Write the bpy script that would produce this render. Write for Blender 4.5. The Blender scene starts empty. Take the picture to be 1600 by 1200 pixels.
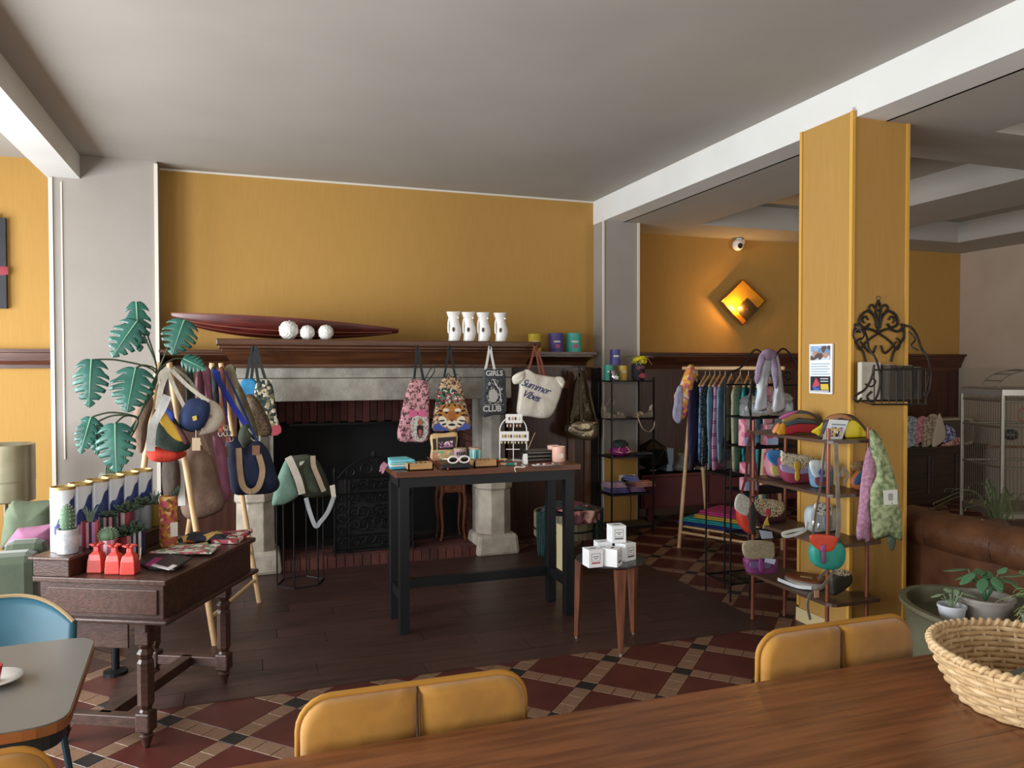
import bpy, bmesh, math, random
from mathutils import Vector as V, Matrix
random.seed(7)
sc = bpy.context.scene
col = sc.collection
# ---------------------------------------------------------------- camera
F_PX, PITCH, YAW, ROLL, CAM_H = 1200.0, .02115, .3354, -.0011, 1.626
CAM = V((0, 0, CAM_H))
FW = V((math.sin(YAW)*math.cos(PITCH), math.cos(YAW)*math.cos(PITCH), -math.sin(PITCH)))
_r = V((math.cos(YAW), -math.sin(YAW), 0)); _u = _r.cross(FW)
RT = _r*math.cos(ROLL)+_u*math.sin(ROLL); UP = -_r*math.sin(ROLL)+_u*math.cos(ROLL)
cam_d = bpy.data.cameras.new('camera'); cam = bpy.data.objects.new('camera', cam_d); col.objects.link(cam)
cam_d.sensor_width = 36; cam_d.lens = 36*F_PX/1600; cam_d.clip_start = .05
cam.matrix_world = Matrix(((RT.x, UP.x, -FW.x, 0), (RT.y, UP.y, -FW.y, 0), (RT.z, UP.z, -FW.z, CAM_H), (0, 0, 0, 1)))
sc.camera = cam
sc.view_settings.view_transform = 'Standard'; sc.view_settings.look = 'None'; sc.view_settings.gamma = 1
sc.view_settings.use_curve_mapping = False
sc.view_settings.exposure = 0.28
# ---------------------------------------------------------------- world and daylight
w = bpy.data.worlds.new('world'); sc.world = w; w.use_nodes = True
bg = w.node_tree.nodes['Background']; bg.inputs[0].default_value = (.75, .86, 1, 1); bg.inputs[1].default_value = 1.0
def area(name, loc, direction, sx, sy, power, colr=(1, .97, .93)):
    l = bpy.data.lights.new(name, 'AREA'); l.shape = 'RECTANGLE'; l.size = sx; l.size_y = sy; l.energy = power; l.color = colr
    o = bpy.data.objects.new(name, l); col.objects.link(o); o.location = loc
    o.rotation_euler = V(direction).to_track_quat('-Z', 'Y').to_euler(); return o
# daylight entering through the tall windows of the left wall and of the wall behind the camera
LEFT_X, BACK_Y = -3.6, -2.6
LEFT_WINS = [(-1.0, 1.7), (1.3, 1.7), (3.6, 1.7), (5.75, 1.3)]; LEFT_POWER = [70, 125, 210, 95]
BACK_WINS = [(-2.1, 1.9), (.4, 1.9), (3.0, 1.9), (6.4, 1.9)]; BACK_POWER = [16, 14, 14, 75]
WZ0, WZ1 = .45, 2.55
for (y, wd), pw in zip(LEFT_WINS, LEFT_POWER): area('window_daylight', (LEFT_X+.02, y, (WZ0+WZ1)/2), (1, 0, 0), wd, WZ1-WZ0, pw, (.93, .97, 1))
for (x, wd), pw in zip(BACK_WINS, BACK_POWER): area('window_daylight', (x, BACK_Y+.02, (WZ0+WZ1)/2), (0, 1, 0), wd, WZ1-WZ0, pw, (1, .94, .84))
# ---------------------------------------------------------------- pixel -> place
def ray(x, y): return FW+RT*((x-800)/F_PX)-UP*((y-600)/F_PX)
def A(x, y, Y): d = ray(x, y); return CAM+d*(Y/d.y)            # on an upright plane parallel to the fireplace wall
def G(x, y, z=0): d = ray(x, y); return CAM+d*((z-CAM_H)/d.z)  # on a level plane
def AX(x, y, X): d = ray(x, y); return CAM+d*(X/d.x)           # on an upright plane across the room
# ---------------------------------------------------------------- materials
def lin(c):
    if isinstance(c, str): c = tuple(int(c[i:i+2], 16) for i in (0, 2, 4))
    return tuple((v/255/12.92 if v/255 <= .04045 else ((v/255+.055)/1.055)**2.4) for v in c[:3])+(1,)
_M = {}
def mk(name):
    m = bpy.data.materials.new(name); m.use_nodes = True
    return m, m.node_tree.nodes, m.node_tree.links, m.node_tree.nodes['Principled BSDF']
def ramp(n, stops, interp='LINEAR'):
    r = n.new('ShaderNodeValToRGB'); r.color_ramp.interpolation = interp
    e = r.color_ramp.elements
    while len(e) < len(stops): e.new(.5)
    for k, (p, c) in enumerate(stops): e[k].position = p; e[k].color = lin(c)
    return r
def coords(n, l, scale=(1, 1, 1), rot=(0, 0, 0), kind='Object'):
    t = n.new('ShaderNodeTexCoord'); mp = n.new('ShaderNodeMapping')
    mp.inputs['Scale'].default_value = scale; mp.inputs['Rotation'].default_value = rot
    l.new(t.outputs[kind], mp.inputs[0]); return mp.outputs[0]
def addbump(n, l, b, src, strength, dist=.01):
    bp = n.new('ShaderNodeBump'); bp.inputs['Strength'].default_value = strength; bp.inputs['Distance'].default_value = dist
    l.new(src, bp.inputs['Height']); l.new(bp.outputs[0], b.inputs['Normal'])
def mat(c, rough=.6, c2=None, scale=8, bump=0, bscale=60, metal=0, stretch=(1, 1, 1), spec=.5, emit=0, trans=0, sheen=0, alpha=1, detail=4):
    key = ('mat', str(c), rough, str(c2), scale, bump, bscale, metal, stretch, spec, emit, trans, sheen, alpha)
    if key in _M: return _M[key]
    m, n, l, b = mk('m_%d' % len(_M))
    b.inputs['Base Color'].default_value = lin(c); b.inputs['Roughness'].default_value = rough
    b.inputs['Metallic'].default_value = metal; b.inputs['Specular IOR Level'].default_value = spec
    b.inputs['Transmission Weight'].default_value = trans; b.inputs['Alpha'].default_value = alpha
    if sheen: b.inputs['Sheen Weight'].default_value = sheen
    if emit: b.inputs['Emission Color'].default_value = lin(c); b.inputs['Emission Strength'].default_value = emit
    if c2 is not None:
        nz = n.new('ShaderNodeTexNoise'); nz.inputs['Scale'].default_value = scale; nz.inputs['Detail'].default_value = detail
        l.new(coords(n, l, stretch), nz.inputs['Vector'])
        r = ramp(n, [(.35, c), (.65, c2)]); l.new(nz.outputs[0], r.inputs[0]); l.new(r.outputs[0], b.inputs['Base Color'])
    if bump:
        nb = n.new('ShaderNodeTexNoise'); nb.inputs['Scale'].default_value = bscale; nb.inputs['Detail'].default_value = 3
        l.new(coords(n, l, stretch), nb.inputs['Vector']); addbump(n, l, b, nb.outputs[0], bump)
    _M[key] = m; return m
def wood(c, c2, rough=.4, axis=0, scale=3, bump=.15):
    st = [14, 14, 14]; st[axis] = 1.0
    return mat(c, rough, c2, scale, bump, scale*3, stretch=tuple(st))
def spots(base, spot, scale=40, thr=.36, ring=None, rough=.7):
    key = ('spots', base, spot, scale, thr, ring)
    if key in _M: return _M[key]
    m, n, l, b = mk('m_%d' % len(_M)); b.inputs['Roughness'].default_value = rough
    v = n.new('ShaderNodeTexVoronoi'); v.inputs['Scale'].default_value = scale
    nz = n.new('ShaderNodeTexNoise'); nz.inputs['Scale'].default_value = scale*1.2
    c = coords(n, l); l.new(c, nz.inputs['Vector'])
    mx = n.new('ShaderNodeMix'); mx.data_type = 'RGBA'; mx.inputs['Factor'].default_value = .35/scale*8 if scale > 8 else .3
    l.new(c, mx.inputs['A']); l.new(nz.outputs[1], mx.inputs['B']); l.new(mx.outputs['Result'], v.inputs['Vector'])
    st = [(0, ring or spot), (thr*.45, spot), (thr, base)]
    r = ramp(n, st, 'CONSTANT'); l.new(v.outputs['Distance'], r.inputs[0]); l.new(r.outputs[0], b.inputs['Base Color'])
    _M[key] = m; return m
def cells(colors, scale=30, rough=.7, stretch=(1, 1, 1), rnd=1.0, bump=0):
    """patchwork of flat colours: floral and geometric prints"""
    key = ('cells', tuple(colors), scale, stretch, rnd)
    if key in _M: return _M[key]
    m, n, l, b = mk('m_%d' % len(_M)); b.inputs['Roughness'].default_value = rough
    v = n.new('ShaderNodeTexVoronoi'); v.inputs['Scale'].default_value = scale; v.inputs['Randomness'].default_value = rnd
    l.new(coords(n, l, stretch), v.inputs['Vector'])
    sp = n.new('ShaderNodeSeparateColor'); l.new(v.outputs['Color'], sp.inputs[0])
    r = ramp(n, [(k/len(colors), c) for k, c in enumerate(colors)], 'CONSTANT')
    l.new(sp.outputs[0], r.inputs[0]); l.new(r.outputs[0], b.inputs['Base Color'])
    _M[key] = m; return m
def stripes(stops, period, axis=0, rough=.7, rot=(0, 0, 0), off=0):
    """hard stripes along one local axis; stops = [(pos, colour)] over one period"""
    key = ('str', tuple(stops), period, axis, rot, off)
    if key in _M: return _M[key]
    m, n, l, b = mk('m_%d' % len(_M)); b.inputs['Roughness'].default_value = rough
    s = n.new('ShaderNodeSeparateXYZ'); l.new(coords(n, l, rot=rot), s.inputs[0])
    d = n.new('ShaderNodeMath'); d.operation = 'MULTIPLY_ADD'; d.inputs[1].default_value = 1/period; d.inputs[2].default_value = off
    l.new(s.outputs[axis], d.inputs[0])
    f = n.new('ShaderNodeMath'); f.operation = 'FRACT'; l.new(d.outputs[0], f.inputs[0])
    r = ramp(n, stops, 'CONSTANT'); l.new(f.outputs[0], r.inputs[0]); l.new(r.outputs[0], b.inputs['Base Color'])
    _M[key] = m; return m
def glass(c='ffffff', rough=.03):
    return mat(c, rough, trans=.95, alpha=.55)
# ---------------------------------------------------------------- mesh building
class B:
    """collects geometry in world coordinates; build() links it as one mesh object"""
    def __init__(s, M=None): s.v = []; s.f = []; s.M = M
    def add(s, vs, fs):
        o = len(s.v)
        s.v += [(s.M @ V(p)) if s.M else V(p) for p in vs]; s.f += [tuple(i+o for i in f) for f in fs]; return s
    def box(s, c, d, rz=0, rx=0, ry=0, taper=1):
        m = Matrix.Rotation(rz, 3, 'Z') @ Matrix.Rotation(ry, 3, 'Y') @ Matrix.Rotation(rx, 3, 'X'); c = V(c)
        vs = []
        for z in (-.5, .5):
            k = taper if z < 0 else 1
            for x, y in ((-.5, -.5), (.5, -.5), (.5, .5), (-.5, .5)): vs.append(c+m @ V((x*d[0]*k, y*d[1]*k, z*d[2])))
        return s.add(vs, [(3, 2, 1, 0), (4, 5, 6, 7), (0, 1, 5, 4), (1, 2, 6, 5), (2, 3, 7, 6), (3, 0, 4, 7)])
    def bb(s, x0, x1, y0, y1, z0, z1): return s.box(((x0+x1)/2, (y0+y1)/2, (z0+z1)/2), (abs(x1-x0), abs(y1-y0), abs(z1-z0)))
    def tube(s, pts, r, n=8, closed=False, cap=True):
        pts = [V(p) for p in pts]; N = len(pts); rs = r if isinstance(r, (list, tuple)) else [r]*N
        vs = []; prev = None
        for i, p in enumerate(pts):
            a = pts[(i-1) % N] if (i or closed) else p; b_ = pts[(i+1) % N] if (i < N-1 or closed) else p
            t = (b_-a); t = t.normalized() if t.length > 1e-9 else V((0, 0, 1))
            if prev is None:
                q = t.orthogonal().normalized()
            else:
                q = prev-t*prev.dot(t); q = q.normalized() if q.length > 1e-6 else t.orthogonal().normalized()
            prev = q; w_ = t.cross(q)
            for k in range(n):
                an = 2*math.pi*k/n; vs.append(p+(q*math.cos(an)+w_*math.sin(an))*rs[i])
        fs = []
        for i in range(N if closed else N-1):
            j = (i+1) % N
            for k in range(n): fs.append((i*n+k, i*n+(k+1) % n, j*n+(k+1) % n, j*n+k))
        if not closed and cap: fs += [tuple(range(n))[::-1], tuple((N-1)*n+k for k in range(n))]
        return s.add(vs, fs)
    def ribbon(s, pts, w_, t_, wd):
        """flat strap: width w_ along wd, thickness t_"""
        pts = [V(p) for p in pts]; N = len(pts); vs = []
        for i, p in enumerate(pts):
            t = (pts[min(i+1, N-1)]-pts[max(i-1, 0)]).normalized()
            a = V(wd[i]) if isinstance(wd, list) else V(wd); a = (a-t*a.dot(t)); a = a.normalized() if a.length > 1e-6 else t.orthogonal().normalized()
            nn = t.cross(a)
            for x, y in ((-.5, -.5), (.5, -.5), (.5, .5), (-.5, .5)): vs.append(p+a*(x*w_)+nn*(y*t_))
        fs = [(3, 2, 1, 0), tuple((N-1)*4+k for k in range(4))]
        for i in range(N-1):
            for k in range(4): fs.append((i*4+k, i*4+(k+1) % 4, i*4+4+(k+1) % 4, i*4+4+k))
        return s.add(vs, fs)
    def lathe(s, prof, c=(0, 0, 0), n=24, sx=1, sy=1, a0=0):
        c = V(c); vs = []
        for r_, z in prof:
            for k in range(n):
                an = a0+2*math.pi*k/n; vs.append(c+V((r_*math.cos(an)*sx, r_*math.sin(an)*sy, z)))
        fs = []
        for i in range(len(prof)-1):
            for k in range(n): fs.append((i*n+k, i*n+(k+1) % n, (i+1)*n+(k+1) % n, (i+1)*n+k))
        if prof[0][0] > 1e-6: fs.append(tuple(range(n))[::-1])
        if prof[-1][0] > 1e-6: fs.append(tuple((len(prof)-1)*n+k for k in range(n)))
        return s.add(vs, fs)
    def prism(s, pts, d):
        """closed polygon (3D points) swept by vector d"""
        pts = [V(p) for p in pts]; d = V(d); N = len(pts)
        return s.add(pts+[p+d for p in pts], [tuple(range(N))[::-1], tuple(range(N, 2*N))]+[(i, (i+1) % N, N+(i+1) % N, N+i) for i in range(N)])
    def grid(s, fn, nu, nv, cu=False, cv=False):
        vs = [fn(i/(nu if cu else nu-1), j/(nv if cv else nv-1)) for i in range(nu) for j in range(nv)]; fs = []
        for i in range(nu if cu else nu-1):
            for j in range(nv if cv else nv-1):
                a, b_ = i, (i+1) % nu; c_, d_ = j, (j+1) % nv
                fs.append((a*nv+c_, b_*nv+c_, b_*nv+d_, a*nv+d_))
        return s.add(vs, fs)
    def ball(s, c, r, nu=16, nv=10, fn=None, rot=None):
        c = V(c); r = r if isinstance(r, (tuple, list)) else (r, r, r)
        def g(u, v):
            th = 2*math.pi*u; ph = math.pi*(v-.5)*.998
            d = V((math.cos(th)*math.cos(ph), math.sin(th)*math.cos(ph), math.sin(ph)))
            k = fn(d) if fn else 1
            p = V((d.x*r[0]*k, d.y*r[1]*k, d.z*r[2]*k))
            return c+(rot @ p if rot else p)
        return s.grid(g, nu, nv, cu=True)
    def puff(s, pts, nrm, tf, tb=None, flat=False, rings=5, centre=None, wob=0):
        """soft body: a closed outline inflated to both sides of its plane"""
        pts = [V(p) for p in pts]; N = len(pts); nrm = V(nrm).normalized(); tb = tf if tb is None else tb
        c = V(centre) if centre else sum(pts, V())/N
        ks = [(1, 0), (.985, .45), (.95, .75), (.86, .95), (.55, 1), (.2, 1)] if flat else [(1-(k/rings)**1.4, math.sin(math.pi/2*min(1, (k/rings)*1.25))) for k in range(rings)]
        vs = []; fs = []
        for side, T in ((1, tf), (-1, tb)):
            o = len(vs)
            for k, (sc_, h) in enumerate(ks):
                for p in pts:
                    q = c+(p-c)*sc_
                    wv = wob*math.sin(q.x*37+q.z*23+side)*math.sin(q.z*31-q.x*11) if 0 < k else 0
                    vs.append(q+nrm*side*(T*h+wv*h))
            ci = len(vs); vs.append(c+nrm*side*T)
            K = len(ks)
            for k in range(K-1):
                for i in range(N):
                    j = (i+1) % N; f = (o+k*N+i, o+k*N+j, o+(k+1)*N+j, o+(k+1)*N+i); fs.append(f if side < 0 else f[::-1])
            for i in range(N):
                j = (i+1) % N; f = (o+(K-1)*N+i, o+(K-1)*N+j, ci); fs.append(f if side < 0 else f[::-1])
        b_ = len(vs); 
        h = len(vs)//2
        # weld both halves along the outline
        mp = list(range(len(vs)))
        for i in range(N): mp[h+i] = i
        fs = [tuple(mp[i] for i in f) for f in fs]
        return s.add(vs, fs)
    def build(s, name, m=None, parent=None, smooth=False, bevel=0, angle=None, sub=0):
        me = bpy.data.meshes.new(name)
        org = parent_loc(parent) if parent else None
        base = V((0, 0, 0))
        if parent is None and s.v:
            xs = [p.x for p in s.v]; ys = [p.y for p in s.v]; zs = [p.z for p in s.v]
            base = V(((min(xs)+max(xs))/2, (min(ys)+max(ys))/2, min(zs)))
        o_ = org if parent else base
        me.from_pydata([p-o_ for p in s.v], [], s.f)
        bm = bmesh.new(); bm.from_mesh(me); bmesh.ops.remove_doubles(bm, verts=bm.verts, dist=1e-6)
        loose = [q for q in bm.verts if not q.link_faces]
        if loose: bmesh.ops.delete(bm, geom=loose, context='VERTS')
        bmesh.ops.recalc_face_normals(bm, faces=bm.faces); bm.to_mesh(me); bm.free()
        if smooth:
            for p in me.polygons: p.use_smooth = True
        o = bpy.data.objects.new(name, me); col.objects.link(o)
        if parent: o.parent = parent
        else: o.location = base
        if m: me.materials.append(m)
        if bevel:
            bv = o.modifiers.new('bevel', 'BEVEL'); bv.width = bevel; bv.segments = 2; bv.limit_method = 'ANGLE'; bv.angle_limit = math.radians(40)
        if sub:
            sb = o.modifiers.new('subdivision', 'SUBSURF'); sb.levels = sub; sb.render_levels = sub
        if smooth and angle:
            es = o.modifiers.new('split', 'EDGE_SPLIT'); es.split_angle = math.radians(angle)
        return o
def parent_loc(p):
    l = V((0, 0, 0))
    while p is not None: l = l+p.location; p = p.parent
    return l
def tag(o, label, cat, group=None, kind=None):
    o['label'] = label; o['category'] = cat
    if group: o['group'] = group
    if kind: o['kind'] = kind
    return o
def struct(o): o['kind'] = 'structure'; return o
def thing(name, loc, label, cat, group=None):
    o = bpy.data.objects.new(name, None); o.empty_display_size = .1; col.objects.link(o); o.location = V(loc)
    return tag(o, label, cat, group)
def clone(root, loc=None, rz=None, label=None, group=None):
    r = root.copy(); col.objects.link(r)
    if loc is not None: r.location = V(loc)
    if rz is not None: r.rotation_euler = (0, 0, rz)
    if label: r['label'] = label
    if group: r['group'] = group
    for ch in root.children:
        c = ch.copy(); col.objects.link(c); c.parent = r
        for g in ch.children:
            d = g.copy(); col.objects.link(d); d.parent = c
    return r
def cr(pts, n=6, closed=True):
    """Catmull-Rom resampling of points"""
    pts = [V(p) for p in pts]; N = len(pts); out = []
    rng = range(N) if closed else range(N-1)
    for i in rng:
        g = (lambda k: pts[k % N]) if closed else (lambda k: pts[max(0, min(N-1, k))])
        p0, p1, p2, p3 = g(i-1), g(i), g(i+1), g(i+2)
        for k in range(n):
            t = k/n
            out.append(.5*((2*p1)+(-p0+p2)*t+(2*p0-5*p1+4*p2-p3)*t*t+(-p0+3*p1-3*p2+p3)*t**3))
    if not closed: out.append(pts[-1])
    return out
def cq(pts, n=4, e=.1):
    """polygon with rounded corners"""
    pts = [V(p) for p in pts]; N = len(pts); out = []
    for i, p in enumerate(pts):
        a, b = pts[i-1], pts[(i+1) % N]; q0, q1 = p*(1-e)+a*e, p*(1-e)+b*e
        for k in range(n+1): t = k/n; out.append(q0*(1-t)**2+p*2*t*(1-t)+q1*t*t)
        nx = b*(1-e)+p*e
        for k in range(1, 5): out.append(q1+(nx-q1)*(k/5))
    return out
def lerp(a, b, t): return V(a)*(1-t)+V(b)*t
def pix(pts, Y): return [A(x, y, Y) for x, y in pts]
NEG_Y = V((0, -1, 0))
def text(body, size, org, right, up, m, parent, name='lettering', ext=.0006, shear=0, spacing=1, bold=0):
    cu = bpy.data.curves.new('t', 'FONT'); cu.body = body; cu.size = size; cu.extrude = ext; cu.shear = shear; cu.space_character = spacing
    cu.align_x = 'CENTER'; cu.align_y = 'CENTER'; cu.resolution_u = 3; cu.offset = bold
    o = bpy.data.objects.new('t', cu); col.objects.link(o)
    dg = bpy.context.evaluated_depsgraph_get(); me = bpy.data.meshes.new_from_object(o.evaluated_get(dg))
    bpy.data.objects.remove(o); bpy.data.curves.remove(cu)
    right = V(right).normalized(); up = (V(up)-right*V(up).dot(right)).normalized(); nn = right.cross(up)
    M = Matrix(((right.x, up.x, nn.x, 0), (right.y, up.y, nn.y, 0), (right.z, up.z, nn.z, 0), (0, 0, 0, 1)))
    org = V(org)-parent_loc(parent)
    for v in me.vertices: v.co = M @ v.co+org
    me.materials.clear(); me.materials.append(m)
    t = bpy.data.objects.new(name, me); col.objects.link(t); t.parent = parent; return t
# ================================================================ THE ROOM
WALL_Y, CEIL, BEAM_Z, FAR_Y, FAR_X = 7.17, 3.32, 3.085, 7.45, 8.7
m_yellow = mat('b08743', .8, 'ab823f', 3, .08, 4, stretch=(40, 40, 1.5))
m_grey = mat('9d958e', .8, '978f87', 2, .08, 60)
m_ceil = mat('a8a39b', .85, 'a29d95', 1.2, .05, 20)
m_beam = mat('dcdcd8', .8, 'd6d6d2', 2, .03, 20)
m_trim = mat('d8d2c4', .6)
m_taupe = mat('b3a394', .8, 'ab9b8b', 2, .05, 50)
m_panel = wood('4a2a1c', '3a2016', .35, 2, 2.2)
m_rail = wood('5a3322', '42241a', .3, 0, 2.2)
m_dark = mat('16100d', .9)
struct(B().bb(LEFT_X-.2, FAR_X+.2, BACK_Y-.2, FAR_Y+.3, -.14, -.012).build('floor', mat('6d5544', .9)))
FLOOR = bpy.data.objects['floor']
# walls
struct(B().bb(LEFT_X, 3.45, WALL_Y, WALL_Y+.25, 0, CEIL).build('wall_fireplace', m_yellow))
struct(B().bb(3.45, FAR_X, FAR_Y, FAR_Y+.2, 0, CEIL).build('wall_far', m_yellow))
struct(B().bb(FAR_X, FAR_X+.2, BACK_Y, FAR_Y+.2, 0, CEIL).build('wall_right', m_taupe))
def wall_with_windows(name, wins, axis, pos, a0, a1, m):
    b = B(); f = (lambda p, q, z0, z1: b.bb(pos-.2, pos, p, q, z0, z1)) if axis == 'x' else (lambda p, q, z0, z1: b.bb(p, q, pos-.2, pos, z0, z1))
    f(a0, a1, 0, WZ0); f(a0, a1, WZ1, CEIL); last = a0
    for c, wd in sorted(wins): f(last, c-wd/2, WZ0, WZ1); last = c+wd/2
    f(last, a1, WZ0, WZ1); o = struct(b.build(name, m))
    fr = B()
    for c, wd in wins:
        for k in (-.5, 0, .5):
            p = c+k*wd; (fr.bb(pos-.13, pos-.07, p-.03, p+.03, WZ0, WZ1) if axis == 'x' else fr.bb(p-.03, p+.03, pos-.13, pos-.07, WZ0, WZ1))
        for z in (WZ0+.03, 1.8, WZ1-.03):
            (fr.bb(pos-.13, pos-.07, c-wd/2, c+wd/2, z-.03, z+.03) if axis == 'x' else fr.bb(c-wd/2, c+wd/2, pos-.13, pos-.07, z-.03, z+.03))
    fr.build('window_frames', m_trim, o)
wall_with_windows('wall_left', LEFT_WINS, 'x', LEFT_X, BACK_Y, WALL_Y, m_yellow)
wall_with_windows('wall_behind', BACK_WINS, 'y', BACK_Y, LEFT_X, FAR_X, m_yellow)
# ceilings: main bay, left bay, and the lower coffered ceiling on the right
struct(B().bb(LEFT_X-.2, 3.4, BACK_Y-.2, WALL_Y+.2, CEIL, CEIL+.1).build('ceiling', m_ceil))
cof = B()
cx = [(4.4, 5.7), (6.6, 7.9)]; cy = [(.9, 3.54), (4.15, 6.8)]
xs = [3.6]+[v for p in cx for v in p]+[FAR_X]; ys = [BACK_Y-.2]+[v for p in cy for v in p]+[FAR_Y]
for i in range(len(xs)-1):
    for j in range(len(ys)-1):
        if not (i % 2 == 1 and j % 2 == 1): cof.bb(xs[i], xs[i+1], ys[j], ys[j+1], BEAM_Z, CEIL)
cof.bb(3.4, FAR_X+.2, BACK_Y-.2, FAR_Y+.2, CEIL, CEIL+.1)
struct(cof.build('ceiling_coffered', m_ceil))
struct(B().bb(3.38, 3.62, BACK_Y, WALL_Y+.3, BEAM_Z, CEIL+.02).build('trim_1', m_beam))
struct(B().bb(-1.46, -1.223, BACK_Y, WALL_Y, 3.135, CEIL+.02).build('trim_2', m_beam))
# grey pilasters that carry the beams, with pale corner beads
o = struct(B().bb(-1.437, -.664, 6.94, WALL_Y+.02, 0, CEIL).build('wall_pilaster_left', m_grey))
b = B()
for x in (-1.43, -.672): b.bb(x-.014, x+.014, 6.928, 6.952, .02, 3.3 if x > -1 else 3.13)
b.bb(-1.36, -1.35, 6.932, 6.945, .9, 3.1); b.build('corner_bead', m_trim, o)
o = struct(B().bb(3.385, 3.77, 6.94, WALL_Y+.3, 0, BEAM_Z).build('wall_pilaster_right', m_grey))
b = B(); b.bb(3.762, 3.784, 6.925, 6.95, 0, BEAM_Z); b.bb(3.375, 3.392, 6.93, 6.95, 0, BEAM_Z+.05); b.build('corner_bead', m_trim, o)
B().bb(3.38, 3.772, 6.934, 6.94, .02, .78).build('painted_dado', m_yellow, o)
for k, x in enumerate((3.60, 3.70)):
    pl = B().bb(x-.042, x+.042, 6.92, 6.934, .50-.045, .50+.045).build('socket_plate', mat('e8e6e2', .4), o, bevel=.004)
    B(Matrix.Translation((x, 6.922, .50)) @ Matrix.Rotation(math.pi/2, 4, 'X')).lathe([(0, 0), (.026, 0), (.026, .03), (.018, .032), (0, .032)], (0, 0, 0), 12).build('plug', mat('1b1b1d', .5), pl)
    B().tube(cr([(x, 6.89, .49), (x+.03, 6.86, .4), (x+.06+.05*k, 6.87, .28), (x+.05+.1*k, 6.86, .02)], 5, False), .004, 6).build('cable', mat('1b1b1d', .5), pl)
# ochre pillar under the beam
PX0, PX1, PY0, PY1 = 3.36, 3.77, 3.6, 4.03
o = struct(B().bb(PX0, PX1, PY0, PY1, 0, 3.12).build('wall_pillar', m_yellow))
b = B()
for x, y in ((PX0, PY0), (PX0, PY1), (PX1, PY0), (PX1, PY1)): b.bb(x-.011, x+.011, y-.011, y+.011, .1, 3.12)
b.build('corner_bead', mat('cf9f45', .6), o)
b = B(); b.bb(PX0-.014, PX1+.014, PY0-.014, PY1+.014, 0, .085)
b.build('baseboard', mat('cdb98a', .6), o)
B().bb(PX0-.004, PX0+.02, PY0+.0, PY0+.018, 3.06, 3.14).build('paint_gap', m_beam, o)
# white ceiling line around the main bay
struct(B().bb(-.664, 3.385, WALL_Y-.012, WALL_Y+.01, CEIL-.016, CEIL+.005).build('trim_3', m_trim))
# dado panelling and cornice rail on the far wall, wall rail on the left
def cornice(b, x0, x1, yb, z, h=.15, d=.1):
    prof = [(0, z-h), (-.025, z-h), (-.025, z-h+.03), (-.04, z-h*.6), (-d*.75, z-.045), (-d*.75, z-.03), (-d, z-.025), (-d, z), (0, z)]
    b.prism([(x0, yb+p, q) for p, q in prof], (x1-x0, 0, 0))
b = B(); cornice(b, LEFT_X, -1.437, WALL_Y, 1.78, .155, .06); struct(b.build('trim_4', m_rail))
b = B(); cornice(b, 3.77, FAR_X-.0, FAR_Y, 1.79, .21, .11); struct(b.build('trim_5', m_rail))
o = struct(B().bb(3.77, FAR_X, FAR_Y-.02, FAR_Y+.01, 0, 1.62).build('wall_panelling', m_panel))
for x in (3.8, 4.75, 5.7, 6.65, 7.6, 8.55): B().bb(x-.05, x+.05, FAR_Y-.03, FAR_Y-.018, .08, 1.6).build('stile', m_panel, o)
B().bb(3.77, FAR_X, FAR_Y-.035, FAR_Y-.018, 0, .14).build('baseboard', m_panel, o)
struct(B().bb(FAR_X-.03, FAR_X, 6.4, FAR_Y, 0, 1.62).build('wall_panel_right', mat('a89c8c', .8)))
# ---------------------------------------------------------------- tiled floor
D = .5657; TX, TY = .2268, 3.839; P_ = D/math.sqrt(2); BS = .09; RS = P_-BS; TH = .012
m_red = mat('56271f', .38, '4b1e18', 5, .03, 40); m_black = mat('1a1918', .35, '222120', 6); 
m_beige = mat('8a6b54', .45, '6e513f', 110, .03, 60, detail=2)
def tile_mesh(name, sx, sy, m):
    b = B(); g = .0018; t = .002
    x, y = sx/2-g/2, sy/2-g/2
    vs = [(-x, -y, -TH), (x, -y, -TH), (x, y, -TH), (-x, y, -TH), (-x, -y, -t), (x, -y, -t), (x, y, -t), (-x, y, -t),
          (-x+t, -y+t, 0), (x-t, -y+t, 0), (x-t, y-t, 0), (-x+t, y-t, 0)]
    me = bpy.data.meshes.new(name)
    fs = [(8, 9, 10, 11)]
    for k in range(4): fs += [(k, (k+1) % 4, 4+(k+1) % 4, 4+k), (4+k, 4+(k+1) % 4, 8+(k+1) % 4, 8+k)]
    me.from_pydata(vs, [], fs); me.materials.append(m); return me, vs, fs
PLK = (-.64, 3.115, 3.968, 6.36)      # plank area
def in_planks(x, y, mgn): return PLK[0]+mgn < x < PLK[1]-mgn and PLK[2]+mgn < y < PLK[3]
kinds = {'red_tile': (tile_mesh('red_tile', RS, RS, m_red), []), 'black_tile': (tile_mesh('black_tile', BS, BS, m_black), []),
         'beige_tile': (tile_mesh('beige_tile', RS/3, BS, m_beige), [])}
S2 = math.sqrt(.5)
for i in range(-30, 50):
    for j in range(-40, 40):
        # lattice with axes at 45 degrees
        ox, oy = TX+(i+j)*D/2, TY+(i-j)*D/2
        if not (-3.5 < ox < 8.6 and 1.6 < oy < 7.4): continue
        pc = lambda a, c: (ox+(a+c)*S2, oy+(a-c)*S2)
        x, y = pc(0, 0); kinds['black_tile'][1].append((x, y, math.pi/4))
        x, y = pc(P_/2, P_/2); kinds['red_tile'][1].append((x, y, math.pi/4))
        for k in (-1, 0, 1):
            x, y = pc(P_/2+k*RS/3, 0); kinds['beige_tile'][1].append((x, y, math.pi/4))
            x, y = pc(0, P_/2+k*RS/3); kinds['beige_tile'][1].append((x, y, -math.pi/4))
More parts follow.
